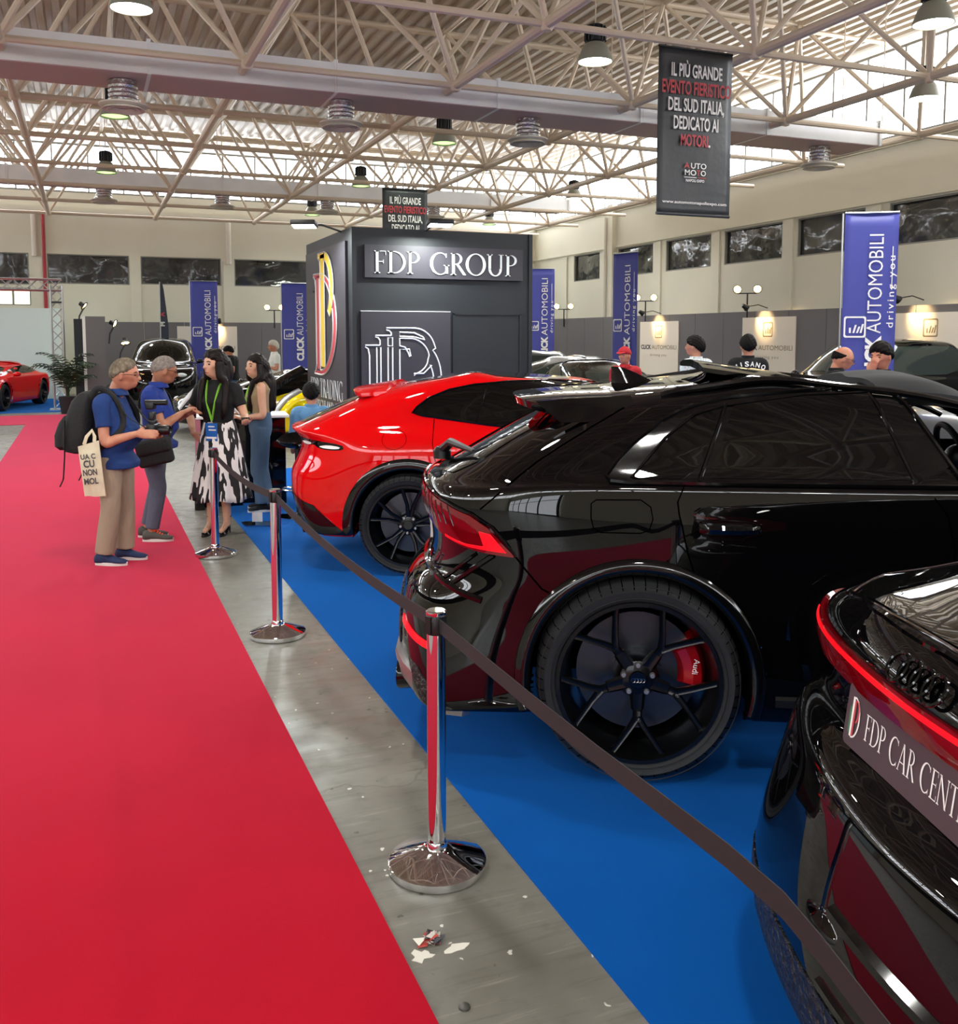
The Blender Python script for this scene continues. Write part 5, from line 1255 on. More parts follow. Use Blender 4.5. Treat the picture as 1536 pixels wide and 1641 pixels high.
def belt(pts, label):
    mb = MB(); P = [Vector(p) for p in pts]; rr = []
    for i, p in enumerate(P):
        d = (P[min(i + 1, len(P) - 1)] - P[max(i - 1, 0)]); d.z = 0; n = Vector((-d.y, d.x, 0)).normalized() * .0012
        rr.append([p + n + Vector((0, 0, .024)), p - n + Vector((0, 0, .024)), p - n - Vector((0, 0, .024)), p + n - Vector((0, 0, .024))])
    mb.rings(rr); o = mb.build('belt', 'belt', angle=50); tag(o, label, 'barrier belt')
def span(a, b, z0, z1, sag, n=16): return [(a[0] + (b[0] - a[0]) * i / n, a[1] + (b[1] - a[1]) * i / n, z0 + (z1 - z0) * i / n - sag * 4 * (i / n) * (1 - i / n)) for i in range(n + 1)]
belt(span((.97, 8.235), (1.05, 5.895), .875, .875, .05), 'black barrier belt between the farthest and middle chrome posts')
belt(span((1.05, 5.825), (1.08, 3.055), .875, .875, .045), 'black barrier belt from the middle post to the nearest chrome post')
belt([(1.08, 2.985, .875), (1.08, 2.62, .872), (1.08, 2.27, .87), (1.08, 1.9, .872), (1.078, 1.66, .88), (1.075, 1.4, .888), (1.07, 1.24, .885), (1.065, 1.14, .865), (1.06, 1.02, .83), (1.055, .9, .80), (1.05, .75, .80), (1.05, .6, .83), (1.05, .455, .875)], 'black barrier belt running from the nearest chrome post to the bottom right')
# ---------------------------------------------------------------- litter on the concrete
M['scrap'] = mat('scrap', 'd9d5c9', .8)
rnd = random.Random(11)
def blob(x, y, r, sx, name, label, m='scrap', h=.0015, jag=.35):
    mb = MB(); n = 14; L = [(r * sx * math.cos(2 * math.pi * k / n) * (1 + rnd.uniform(-jag, jag)), r * math.sin(2 * math.pi * k / n) * (1 + rnd.uniform(-jag, jag))) for k in range(n)]
    mb.poly(L, lambda u, v, w: (x + u, y + v, .0005 + w), h); o = mb.build(name, m, smooth=False); return tag(o, label, 'litter')
blob(.985, 2.575, .02, 1.9, 'paint_flake', 'oblong white paint flake on concrete below the nearest post'); blob(.872, 2.58, .024, 1.2, 'paint_flake', 'jagged white paint flake on concrete beside the red carpet', jag=.6)
mb = MB()
for k in range(26):
    a = rnd.uniform(0, 6.28); r_ = rnd.uniform(0, .034); z = rnd.uniform(0.002, .02)
    mb.add([(.918 + r_ * math.cos(a) + .022 * math.cos(a + q), 2.635 + r_ * .7 * math.sin(a) + .018 * math.sin(a + q), max(.001, z + .01 * math.sin(q * 2 + k))) for q in (0, 1.5, 3.1, 4.7)], [(0, 1, 2, 3)], k % 3)
tag(mb.build('crumpled_wrapper', ['scrap', mat('scrap_red', 'b0443c', .6), mat('scrap_dark', '3a3a40', .6)], smooth=False), 'small crumpled wrapper on the concrete strip', 'litter')
mb = MB(); mb.lathe([(.001, .008), (.013, .008), (.016, .006), (.017, .0005)], (.91, 2.325, 0), n=20); tag(mb.build('bottle_cap', mat('cap_grey', '55534f', .4, metal=.5)), 'dark bottle cap on concrete near the bottom edge', 'litter')
# ================================================================== counter, stools, show cars behind
ct = empty('reception_counter', (1.52, 10.6, .008), R(-6), 'black glossy counter with white top and an end panel tinted with red carpet light', 'counter')
mb = MB(); mb.box((.05, .25, .48), (.9, .5, .96), bev=.01); mb.build('counter_body', 'gloss_black', ct)
mb = MB(); mb.box((.05, .25, .975), (.98, .58, .03), bev=.006); mb.build('counter_top', 'white', ct)
mb = MB(); mb.box((-.43, .2, .5), (.05, .14, .9)); mb.box((-.43, -.02, .5), (.06, .03, .9)); mb.build('end_panel', mat('panel_carpet_cast', 'b5707f', .35), ct, smooth=False)  # end face coloured as if reflecting the red carpet
mb = MB(); mb.box((-.43, .06, .035), (.1, .4, .07)); mb.build('plinth', 'gloss_black', ct, smooth=False)
mb = MB(); mb.T = Matrix.Translation((1.28, 10.95, .99)); mb.box((0, 0, .14), (.14, .008, .28)); mb.box((0, .04, .004), (.15, .09, .008)); o = mb.build('leaflet_holder', mat('mint_acrylic', 'cfe6df', .15, spec=.6), smooth=False); tag(o, 'upright pale leaflet holder standing on the counter', 'holder')
M['acrylic'] = mat('acrylic', 'e6f2ff', .02, trans=1, ior=1.12)
mb = MB(); L = [(0, 0), (.34, 0), (.02, .62), (-.02, .6)]; mb.poly(L, lambda u, v, w: (1.38 + u * .93, 9.4 - u * .36 + w, .012 + v), .008); mb.poly([(0, 0), (.34, 0), (.34, .01), (0, .01)], lambda u, v, w: (1.38 + u * .93, 9.4 - u * .36 + w, .01 + v), .2); mb.box((1.5, 9.36, .1), (.1, .004, .09), rz=R(-22), mi=1)
o = mb.build('acrylic_stand', ['acrylic', 'white'], smooth=False); tag(o, 'clear acrylic stand on the floor beside the patterned skirt', 'stand')
def stool(x, y, label):
    t = empty('bar_stool', (x, y, .008), R(-20), label, 'stool', 'black bar stools by the counter')
    mb = MB(); rr = []
    g = []; n = 24
    for i in range(9):
        f = i / 8; row = []
        for k in range(n): a = 2 * math.pi * k / n; row.append(Vector((.21 * f * math.cos(a), .2 * f * math.sin(a), .74 + .05 * f ** 3 + .07 * max(0, math.sin(a)) * f ** 3)))
        g.append(row)
    mb.rings(g, cap=False); mb.rings([[p + Vector((0, 0, -.03 * (1 - .6 * (i / 8) ** 4))) for p in row] for i, row in enumerate(g)], cap=False); mb.rings([g[-1], [p + Vector((0, 0, -.012)) for p in g[-1]]], cap=False)
    mb.build('seat', 'gloss_black', t)
    mb = MB(); mb.lathe([(.03, .40), (.03, .70), (.07, .72), (.07, .73)], n=20); mb.lathe([(.024, .03), (.024, .4)], n=20); mb.build('gas_column', 'satin_black', t)
    mb = MB(); mb.path([(.15 * math.cos(a), .15 * math.sin(a) - .06, .30) for a in np.linspace(0, 2 * math.pi, 33)[:-1]], .011, 8, closed=True); mb.tube((0, -.02, .30), (0, .09, .30), .009, 6); mb.build('foot_ring', 'chrome', t)
    mb = MB(); mb.lathe([(.001, .0), (.21, .0), (.21, .012), (.05, .035), (.026, .05)], n=40); mb.build('base_disc', 'chrome', t)
stool(1.98, 9.72, 'glossy black bar stool with chrome foot ring near the red car tail'); stool(2.35, 10.35, 'second black bar stool, behind the jeans of the tan top wearer')
# ---- simple show cars from the same toolkit
def showcar(name, loc, rz, label, paint, kind, wind='glass_dark', fine=False):
    root = empty(name, loc, R(rz), label, 'car')
    S_ = dict(suv=dict(h=1.8, belt=1.12, hood=1.08, rear=-.85, rt=-.62, wx=2.1, wt=1.55, w=.97, R=.39), sedan=dict(h=1.43, belt=.93, hood=.88, rear=-1.0, rt=-.05, wx=2.25, wt=1.35, w=.92, R=.33), small=dict(h=1.5, belt=1.0, hood=.95, rear=-.7, rt=-.45, wx=2.0, wt=1.5, w=.86, R=.31), sport=dict(h=1.2, belt=.84, hood=.74, rear=-.85, rt=.35, wx=2.35, wt=1.45, w=.96, R=.345))[kind]
    h, b, hd, xr, rt, wx, wt, w, Rt = (S_[k] for k in ('h', 'belt', 'hood', 'rear', 'rt', 'wx', 'wt', 'w', 'R')); wb = 2.65 if kind in ('sport', 'small') else 2.85; xf = wb + .95; K = dict(wheels=(0, wb)); wh = [(0, Rt + .005), (wb, Rt + .005)]
    lo = .14 if kind == 'sport' else .22
    rg = [ring(lo + .08, lo + .05, lo + .05, xr + .25, xf - .2, w * .84, **K), ring(lo, lo, lo, xr + .1, xf - .03, w * .97, c=.12, **K), ring(b * .45, b * .42, hd * .45, xr - .02, xf + .02, w, fl=.02, **K), ring(b * .7, b * .68, hd * .7, xr - .05, xf, w, fl=.05 if kind == 'sport' else .02, **K), ring(b * .92, b * .93, hd * .9, xr - .02, xf - .12, w * .98, fl=.05 if kind == 'sport' else .01, **K),
          ring(b, b, hd, xr + .05, xf - .4, w * .95, **K), ring(b * 1.02, b * 1.02, hd * 1.04, xr + .12, wx + .35, w * .92, **K), ring(b * 1.05, b * 1.05, b * 1.03, (xr + rt) / 2 - .05, wx + .1, w * .88, **K), ring(b + (h - b) * .6, b + (h - b) * .6, b + (h - b) * .6, rt + (xr - rt) * .3, (wx + wt) / 2, w * .78, **K), ring(h - .10, h - .08, h - .1, rt, wt, w * .7, lift=.01, **K), ring(h - .03, h - .02, h - .03, rt + .1, wt - .12, w * .55, lift=.02, **K), ring(h - .01, h, h - .01, rt + .15, wt - .2, w * .25, lift=.02, **K), ring(h - .01, h, h - .01, rt + .2, wt - .25, .002, lift=.02, **K)]
    B = CarBody(rg, root, paint, wh, Rt + .035, ns=84, nt=64)
    B.arch('satin_black' if kind == 'suv' else paint, t=.03, out=.004)
    zb, zt_ = b * 1.07, h - .13
    for how in ('side', 'sideL'): B.patch('side_window', [((xr + rt) / 2 + .3, zb), (rt + .18, zt_), ((rt + wt) / 2, zt_ + .025), (wt - .1, zt_), (wx - .22, zb)], how, wind, .005, .01, step=.06)
    mb = MB(); B.line('', [((rt + wx) / 2, zb), ((rt + wt) / 2, zt_)], 'side', '', .02, .005, mb=mb); mb.build('window_pillar', 'satin_black', root)
    B.patch('windscreen', [(wx - .02, -w * .7), (wt - .02, -w * .56), (wt - .02, w * .56), (wx - .02, w * .7)], 'top', wind, .005, .01, step=.07)
    B.patch('rear_window', [(xr + (rt - xr) * .42, -w * .6), (rt + .02, -w * .52), (rt + .02, w * .52), (xr + (rt - xr) * .42, w * .6)], 'top', wind, .005, .01, step=.07)
    fr = lambda a, z: B.cyl(180 - a, z, wb)
    for sg in (-1, 1):
        B.patch('head_lamp', [(sg * 26, hd * .74), (sg * 30, hd * .84), (sg * 52, hd * .9), (sg * 54, hd * .78)][::sg], lambda u, v: B.cyl(180 - u * 60, v, wb - .2), 'lamp_clear', .006, .01, step=.04) if False else None
        h_ = B.cyl(180 - sg * 40, hd * .8, wb); 
        if h_[0]: mb = MB(); mb.ball(h_[0], .11, 8, sc=(.7, 1.3, .5)); mb.build('head_lamp', 'lamp_clear', root)
        mb = MB(); p, _ = B.side(wx - .35, b * 1.0, sg); 
        if p: mb.ball(p + Vector((0, sg * .1, .06)), .09, 7, sc=(.55, 1.1, .7)); mb.tube(p, p + Vector((0, sg * .09, .04)), .02, 6); mb.build('wing_mirror', paint, root)
    B.line('tail_lamp', [(-50, b * .82), (-30, b * .84), (0, b * .84), (30, b * .84), (50, b * .82)], 'cyl', 'lamp_red', .02, .0)
    put_wheels(root, wh, w - .01, Rt, .26, Rt * .74, dict(n=5, kind='V', v=9, swing=15), None, mark=False, fine=False)
    return root, B
M['lamp_clear'] = mat('lamp_clear', 'd8dcdf', .05, spec=.8); M['paint_yellow'] = mat('paint_yellow', 'e8c80c', .35, coat=.8, spec=0); M['paint_grey'] = mat('paint_grey', '5d6063', .3, metal=.4, coat=.8); M['glass_bg'] = mat('glass_bg', '2b3432', .03, spec=.7)
showcar('sports_car', (-2.0, 29.25, .008), -107, 'red low coupe with black wheels on the left stand', 'paint_red', 'sport')
yc_, _ = showcar('sports_car', (6.45, 17.75, .0), 182, 'yellow sports car behind the sitting person, left of the dark booth', 'paint_yellow', 'sport')
bc_, _ = showcar('sports_car', (5.1, 20.0, 0), 182, 'black sports car side-on far behind the yellow one', 'paint_black', 'sport')
showcar('parked_suv', (2.2, 29.6, 0), -98, 'black off-road car facing forward behind the two standing men', 'paint_black', 'suv')
showcar('parked_suv', (13.9, 13.2, 0), 181, 'black large SUV behind the bald person at right', 'paint_black', 'suv', 'glass_bg')
showcar('small_car', (11.0, 22.2, 0), 165, 'light roofed small car right of the dark booth', 'paint_grey', 'small', 'glass_bg')
showcar('parked_car', (10.9, 19.3, 0), 172, 'silver grey sedan behind the red cap person', 'paint_grey', 'sedan', 'glass_bg')
showcar('parked_car', (8.9, 16.4, 0), -98, 'dark sedan nose-on in front of the silver grey sedan', 'paint_black', 'sedan', 'glass_bg')
rg_, _ = showcar('parked_suv', (12.2, 8.0, .01), 178, 'grey SUV at the far right edge behind the dark roof deflector', 'paint_grey', 'suv', 'glass_bg'); rg_.scale = (.93, .93, .92)
# raised lids and struts of the two sports cars
def lid(a, b, w, m, th, label, car, name='raised_lid'):
    mb = MB(); a, b = Vector(a), Vector(b); d = (b - a).normalized(); s = d.cross(Vector((0, 0, 1))).normalized(); n_ = s.cross(d); rr = []
    for i in range(9):
        f = i / 8; c = a.lerp(b, f) + n_ * .06 * math.sin(math.pi * f); ww = w * (1 - .25 * f * f); rr.append([c + s * ww, c + s * ww * .5 + n_ * .05, c + n_ * .065, c - s * ww * .5 + n_ * .05, c - s * ww, c - s * ww - n_ * th, c - n_ * (th - .03), c + s * ww - n_ * th])
    mb.rings(rr); o = mb.build(name, m, angle=40); bpy.context.view_layer.update(); o.parent = car; o.matrix_parent_inverse = car.matrix_world.inverted(); o['label'] = label

lid((1.6, 18.55, .52), (2.3, 18.35, 1.15), .14, 'silver', .03, 'silver raised sill', bc_, 'door_sill')
lid((2.6, 16.65, .68), (3.5, 16.7, 1.30), .28, 'paint_black', .06, 'raised black lid', bc_, 'raised_lid')
lid((2.95, 16.35, .55), (3.42, 16.45, .92), .05, 'silver', .03, 'silver windscreen frame', yc_, 'windscreen_frame')
lid((2.98, 16.2, .42), (3.44, 16.25, .86), .05, 'paint_yellow', .03, 'yellow roof pillar', yc_, 'roof_pillar')
# ================================================================== people
M['skin'] = mat('skin', 'c58a6c', .5, var=.12, vscale=14, vcol='b5755c'); M['skin_tan'] = mat('skin_tan', 'b67d60', .5, var=.15, vscale=14, vcol='a06a50'); M['skin_fair'] = mat('skin_fair', 'd2a083', .5, var=.1, vscale=14)
M['hair_grey'] = mat('hair_grey', '5e5346', .8, spec=.1, var=.5, vscale=35, vcol='857a69', bump=.6, bscale=90, stretch=(1, 1, .3)); M['hair_short_grey'] = mat('hair_short_grey', '6d625b', .85, spec=.1, var=.35, vscale=40, vcol='948b84', bump=.4, bscale=160)
M['hair_dark'] = mat('hair_dark', '0d0807', .5, spec=.2, var=.5, vscale=20, vcol='1d120c', stretch=(3, 3, .3), bump=.25, bscale=60, bdist=.004); M['hair_black'] = mat('hair_black', '090706', .6, spec=.12, var=.4, vscale=30, vcol='15100e', bump=.25, bscale=80, bdist=.004); M['hair_white'] = mat('hair_white', 'c9c2b6', .7, var=.2, vscale=40)
M['polo_blue'] = mat('polo_blue', '0e3573', .85, var=.18, vscale=6, bump=.5, bscale=9, bdist=.03); M['polo_royal'] = mat('polo_royal', '173489', .85, var=.18, vscale=6, bump=.5, bscale=9, bdist=.03)
M['chino'] = mat('chino', '9b8b76', .85, var=.12, vscale=7, bump=.7, bscale=8, bdist=.04, stretch=(1, 1, .45)); M['grey_trousers'] = mat('grey_trousers', '565b6c', .85, var=.15, vscale=7, bump=.7, bscale=9, bdist=.04, stretch=(1, 1, .6)); M['denim'] = mat('denim', '2c4157', .85, var=.3, vscale=5, vcol='46627c', bump=.4, bscale=9, bdist=.03, stretch=(1, 1, .4))
M['shirt_black'] = mat('shirt_black', '0e0e10', .9, bump=.4, bscale=10, bdist=.02); M['shirt_white'] = mat('shirt_white', 'd8dad2', .85, bump=.4, bscale=9, bdist=.03); M['vest_tan'] = mat('vest_tan', '9a8767', .85, bump=.4, bscale=12, bdist=.02); M['shirt_sky'] = mat('shirt_sky', '5e8fba', .85, bump=.5, bscale=9, bdist=.03); M['shirt_red'] = mat('shirt_red', 'a41420', .85, bump=.4, bscale=9, bdist=.03)
M['eye'] = mat('eye', '15100d', .2); M['lip'] = mat('lip', '9d3f3d', .45); M['shoe_navy'] = mat('shoe_navy', '1b2c52', .8, bump=.3, bscale=80); M['shoe_grey'] = mat('shoe_grey', '4a4944', .8); M['sole'] = mat('sole', 'd9d6d2', .6); M['lace'] = mat('lace', 'ff4a1e', .6); M['sock'] = mat('sock', 'dcd8d0', .9)
M['lanyard'] = mat('lanyard', '8fd642', .6)
def pattern_mat():
    m = mat('skirt_print', 'ece8e4', .8); nt = m.node_tree; tc = nt.nodes.new('ShaderNodeTexCoord'); mp = nt.nodes.new('ShaderNodeMapping'); mp.inputs['Scale'].default_value = (22, 22, 4.2)
    n = nt.nodes.new('ShaderNodeTexNoise'); n.inputs['Scale'].default_value = 1; n.inputs['Detail'].default_value = 1.5; r = nt.nodes.new('ShaderNodeValToRGB'); r.color_ramp.interpolation = 'CONSTANT'
    r.color_ramp.elements[0].color = (.012, .011, .012, 1); r.color_ramp.elements[1].position = .515; r.color_ramp.elements[1].color = (.82, .8, .77, 1)
    nt.links.new(tc.outputs['Object'], mp.inputs[0]); nt.links.new(mp.outputs[0], n.inputs[0]); nt.links.new(n.outputs[0], r.inputs[0]); nt.links.new(r.outputs[0], nt.nodes['Principled BSDF'].inputs['Base Color']); return m
M['skirt_print'] = pattern_mat()
def leaf_mat():
    m = mat('leaf_print', 'dfe4e2', .85); nt = m.node_tree; tc = nt.nodes.new('ShaderNodeTexCoord'); v = nt.nodes.new('ShaderNodeTexVoronoi'); v.inputs['Scale'].default_value = 34; v.feature = 'SMOOTH_F1'; r = nt.nodes.new('ShaderNodeValToRGB')
    r.color_ramp.elements[0].color = (.04, .16, .22, 1); r.color_ramp.elements[1].position = .42; r.color_ramp.elements[1].color = (.72, .77, .76, 1); nt.links.new(tc.outputs['Object'], v.inputs['Vector']); nt.links.new(v.outputs[0], r.inputs[0]); nt.links.new(r.outputs[0], nt.nodes['Principled BSDF'].inputs['Base Color']); return m
M['leaf_print'] = leaf_mat()
def fuse(o, voxel, smooth=4):
    """weld overlapping shells into one continuous skin"""
    m = o.modifiers.new('weld', 'REMESH'); m.mode = 'VOXEL'; m.voxel_size = voxel; s = o.modifiers.new('soft', 'SMOOTH'); s.factor = .5; s.iterations = smooth
    bpy.context.view_layer.update(); me = bpy.data.meshes.new_from_object(o.evaluated_get(bpy.context.evaluated_depsgraph_get()))
    o.modifiers.clear(); old = o.data; me.materials.clear()
    for q in old.materials: me.materials.append(q)
    o.data = me; bpy.data.meshes.remove(old); me.polygons.foreach_set('use_smooth', [True] * len(me.polygons)); me.update(); return o
def ell(c, rx, ry, n=28, e=2.3):
    P = []
    for k in range(n):
        a = 2 * math.pi * k / n; ca, sa = math.cos(a), math.sin(a)
        P.append(Vector((c[0] + rx * math.copysign(abs(ca) ** (2 / e), ca), c[1] + ry * math.copysign(abs(sa) ** (2 / e), sa), c[2])))
    return P
def smoothpath(pts, rad, k=5):
    """Catmull-Rom through joints, radii too"""
    P = [Vector(p) for p in pts]; P = [P[0] * 2 - P[1]] + P + [P[-1] * 2 - P[-2]]; rr = [rad[0]] + list(rad) + [rad[-1]]; out, ro = [], []
    for i in range(1, len(P) - 2):
        for j in range(k):
            t = j / k; a, b, c, d = P[i - 1:i + 3]
            out.append(.5 * (2 * b + (c - a) * t + (2 * a - 5 * b + 4 * c - d) * t * t + (3 * b - a - 3 * c + d) * t ** 3)); ro.append(rr[i] + (rr[i + 1] - rr[i]) * t)
    return out + [P[-2]], ro + [rr[-2]]
def limb(mb, pts, rad, n=14, k=5, flat=1): 
    p, r = smoothpath(pts, rad, k); mb.path(p, r, n, flat=flat)
def headpt(d, fem=0):
    """radius of the head along unit direction d (x forward, z up)"""
    x, y, z = d
    g = lambda a, s: math.exp(-((Vector(d) - Vector(a).normalized()).length / s) ** 2)
    r = 1 / math.sqrt((x / (.098 if x > 0 else .104)) ** 2 + (y / .076) ** 2 + (z / (.122 if z < 0 else .112)) ** 2)
    r += -.016 * g((.6, .9, -.75), .42) - .016 * g((.6, -.9, -.75), .42)              # jaw narrows
    r += .014 * g((.85, 0, -.82), .22) + .006 * g((1, 0, -.55), .2)                    # chin, mouth
    r += .034 * g((1, 0, -.21), .105) + .016 * g((1, 0, -.05), .10)                     # nose
    r += -.009 * g((1, .36, .03), .14) - .009 * g((1, -.36, .03), .14)                 # eye sockets
    r += (.004 if fem else .006) * (g((1, .3, .2), .2) + g((1, -.3, .2), .2))          # brow
    r += .005 * (g((.8, .6, -.2), .2) + g((.8, -.6, -.2), .2))                         # cheek
    r += -.012 * g((-.8, 0, -.8), .45)                                                 # nape
    return r
def head_grid(T, off=0, mask=None, n=44, m_=30, fem=0):
    vs, ok = [], []
    for i in range(m_ + 1):
        e = -math.pi / 2 + math.pi * i / m_
        for k in range(n):
            a = 2 * math.pi * k / n; d = (math.cos(e) * math.cos(a), math.cos(e) * math.sin(a), math.sin(e))
            o = off(d) if callable(off) else off
            vs.append(T @ (Vector(d) * (headpt(d, fem) + o))); ok.append(mask is None or mask(d))
    fs = []
    for i in range(m_):
        for k in range(n):
            q = (i * n + k, i * n + (k + 1) % n, (i + 1) * n + (k + 1) % n, (i + 1) * n + k)
            if all(ok[j] for j in q): fs.append(q)
    return vs, fs
def hand(mb, W, d, nrm, curl=.35, spread=.0, thumb=1, k=1.0):
    """palm, four unequal bent fingers and a thumb from the side of the palm; fingers bend towards nrm"""
    W = Vector(W); d = Vector(d).normalized(); nrm = Vector(nrm); nrm = (nrm - d * nrm.dot(d)).normalized(); l = d.cross(nrm) * thumb
    rr = []
    for t, w, h in ((-.02, .024, .02), (.0, .026, .02), (.03, .036, .016), (.065, .041, .0145), (.092, .038, .012)):
        c = W + d * t * k; rr.append([c + l * w * k * math.cos(a) + nrm * h * k * math.sin(a) for a in np.linspace(0, 2 * math.pi, 15)[:-1]])
    mb.rings(rr)
    for i, (o, L) in enumerate(((.030, .9), (.0105, 1.0), (-.0095, .94), (-.029, .74))):
        p = W + d * .086 * k + l * o * k; dd = (d + l * (o * spread * 8)).normalized(); P = [p - dd * .012]; 
        for q, s in enumerate((.040, .027, .021)):
            P.append(P[-1] + dd * s * L * k + (dd * .012 if q == 0 else Vector())); c = curl * (1.0, 1.2, .8)[q]
            dd = (dd * math.cos(c) + nrm * math.sin(c)).normalized()
        mb.path([P[0], P[1], P[2], P[3]], [.0098 * k, .0092 * k, .0084 * k, .007 * k], 9)
    p = W + d * .022 * k + l * .03 * k; t1 = (d * .55 + l * .75 + nrm * .35).normalized(); t2 = (d * .85 + l * .25 + nrm * .45).normalized()
    mb.path([p - t1 * .02 * k, p + t1 * .03 * k, p + t1 * .03 * k + t2 * .032 * k, p + t1 * .03 * k + t2 * .058 * k], [.014 * k, .0125 * k, .0105 * k, .008 * k], 9)
DEF = dict(pelvis=(0, 0, .90), waist=(.0, 0, 1.03), chest=(.005, 0, 1.23), top=(-.01, 0, 1.385), neck=(.0, 0, 1.44), head=(.03, 0, 1.585),
           shR=(-.012, -.175, 1.36), elR=(-.035, -.225, 1.09), wrR=(.06, -.225, .87), shL=(-.012, .175, 1.36), elL=(-.035, .225, 1.09), wrL=(.06, .225, .87),
           hipR=(.0, -.085, .87), knR=(.02, -.095, .47), anR=(-.02, -.1, .08), hipL=(.0, .085, .87), knL=(.02, .095, .47), anL=(-.02, .1, .08))
def human(loc, face, label, s=1.0, J=None, skin='skin', voxel=.007, fem=0, belly=0, yaw=0, pitch=0, hair=None, hairm='hair_dark', shirt='shirt_black', sleeve=.62, hem=.86, trousers='denim', cuff=.1,
          wide=0, shoes=('shoe_grey', 'sole'), skirt=None, glasses=False, hands=True, handR=((.3, 0, -1), (.3, 1, 0), .35), handL=((.3, 0, -1), (.3, -1, 0), .35), legs=True, collar=True, sitting=False, barelegs=False, waistz=.0):
    root = empty('person', loc, R(face), label, 'person'); root.scale = (s, s, s)
    j = {k: Vector(v) for k, v in DEF.items()}; j.update({k: Vector(v) for k, v in (J or {}).items()})
    sw = .9 if fem else 1.0
    HT = Matrix.Translation(j['head']) @ Matrix.Rotation(R(yaw), 4, 'Z') @ Matrix.Rotation(R(pitch), 4, 'Y') @ Matrix.Scale(1.1, 4)
    b = MB(); vs, fs = head_grid(HT, fem=fem); b.add(vs, fs)
    for sg in (-1, 1): b.ball(HT @ Vector((-.004, sg * .078, -.012)), .03, 7, sc=(.62, .3, 1.05), rot=HT.to_3x3() @ Matrix.Rotation(sg * .35, 3, 'Z'))
    limb(b, [j['neck'] - Vector((.01, 0, .06)), j['neck'] + Vector((.0, 0, .02)), HT @ Vector((-.02, 0, -.04))], [.062 * sw, .054 * sw, .056 * sw], 16)
    tor = lambda g, top=True: [ell(j['pelvis'] - Vector((0, 0, .06)), .105 + g, .155 * (1.04 if fem else 1) + g), ell(j['pelvis'] + Vector((0, 0, .03)), .115 + g, .165 * (1.03 if fem else 1) + g), ell(j['waist'] + Vector((belly * .5, 0, 0)), (.088 if fem else .105) + belly * .6 + g, (.125 if fem else .155) + belly * .3 + g),
                     ell((j['waist'] + j['chest']) / 2 + Vector((belly * .35 + .004, 0, 0)), (.098 if fem else .113) + belly * .4 + g, (.135 if fem else .163) + g), ell(j['chest'] + Vector((.016 if fem else .004, 0, 0)), (.118 if fem else .118) + g, .165 * sw + g), ell(j['top'] - Vector((0, 0, .045)), .10 + g, .165 * sw + g), ell(j['top'], .08 + g, .145 * sw + g), ell(j['top'] + Vector((0, 0, .035)), .06 + g, .085 + g), ell(j['neck'] - Vector((0, 0, -.005)), .054 + g * .4, .058 + g * .4)]
    b.rings(tor(-.012))
    for sd in 'RL':
        sh, el, wr = j['sh' + sd], j['el' + sd], j['wr' + sd]
        limb(b, [j['top'].lerp(sh, .5), sh, sh.lerp(el, .5), el, el.lerp(wr, .35), wr], [.05, .053 * sw, .047 * sw, .039 * sw, .041 * sw, .026 * sw])
        if hands:
            hd, hn, hc = (handR if sd == 'R' else handL); hand(b, wr, hd, hn, hc, thumb=(1 if sd == 'R' else -1), k=.95 if fem else 1.05)
        if legs:
            hp, kn, an = j['hip' + sd], j['kn' + sd], j['an' + sd]
            limb(b, [hp, hp.lerp(kn, .5), kn, kn.lerp(an, .35), an, an - Vector((-.02, 0, .05))], [.085, .068, .05, .048, .034, .034])
            if barelegs: limb(b, [an - Vector((.015, 0, .0)), an + Vector((.05, 0, -.055)), an + Vector((.13, 0, -.085))], [.03, .026, .02])
    bo = fuse(b.build('body', skin, root), voxel)
    # face
    f = MB()
    for sg in (-1, 1):
        f.ball(HT @ Vector((.0845, sg * .03, .004)), .012, 6, sc=(.45, 1.15, .55), rot=HT.to_3x3())
        f.path([HT @ Vector((.094, sg * .015, .024)), HT @ Vector((.093, sg * .032, .029)), HT @ Vector((.08, sg * .05, .022))], [.0035, .0042, .002], 6)
    f.build('eyes_and_brows', 'eye', bo)
    f = MB(); f.path([HT @ Vector((.083, -.021, -.064)), HT @ Vector((.0945, 0, -.062)), HT @ Vector((.083, .021, -.064))], [.003, .006, .003], 7); f.build('mouth', 'lip', bo)
    # hair
    if hair:
        LINE = {'short': (.50, .30, .0, -.50, -.72), 'crop': (.62, .42, .04, -.30, -.45), 'thin': (.74, .48, .06, -.34, -.52), 'bald': (2, 2, .0, -.30, -.42), 'long': (.56, .36, .10, -.5, -.75), 'cap': (.28, .24, .16, .02, -.08)}[hair]
        th = {'short': .02, 'crop': .006, 'bald': .007, 'thin': .012, 'long': .018, 'cap': .014}[hair]; rn = random.Random(len(label))
        def edge(d):
            az = abs(math.atan2(d[1], d[0])) / math.pi * 4; i = min(3, int(az)); f = az - i; w_ = LINE[i] + (LINE[i + 1] - LINE[i]) * f
            return d[2] - w_ - (.03 * math.sin(d[1] * 23 + d[0] * 9) if hair != 'cap' else 0)
        def hoff(d):
            k = max(0., min(1., edge(d) / .28)); k = k * k * (3 - 2 * k); return .0015 + th * k * (1 + (.22 * math.sin(d[1] * 17 + d[0] * 11) * math.sin(d[2] * 13 + d[0] * 5) if hair not in ('cap', 'crop') else 0))
        h = MB(); vs, fs = head_grid(HT, hoff, lambda d: edge(d) > -.02 and not (hair == 'bald' and d[2] > .42), 72, 52); h.add(vs, fs)
        ho = h.build('cap' if hair == 'cap' else 'hair', hairm, root, angle=180); so = ho.modifiers.new('solid', 'SOLIDIFY'); so.thickness = th * .5 + .005; so.offset = -1
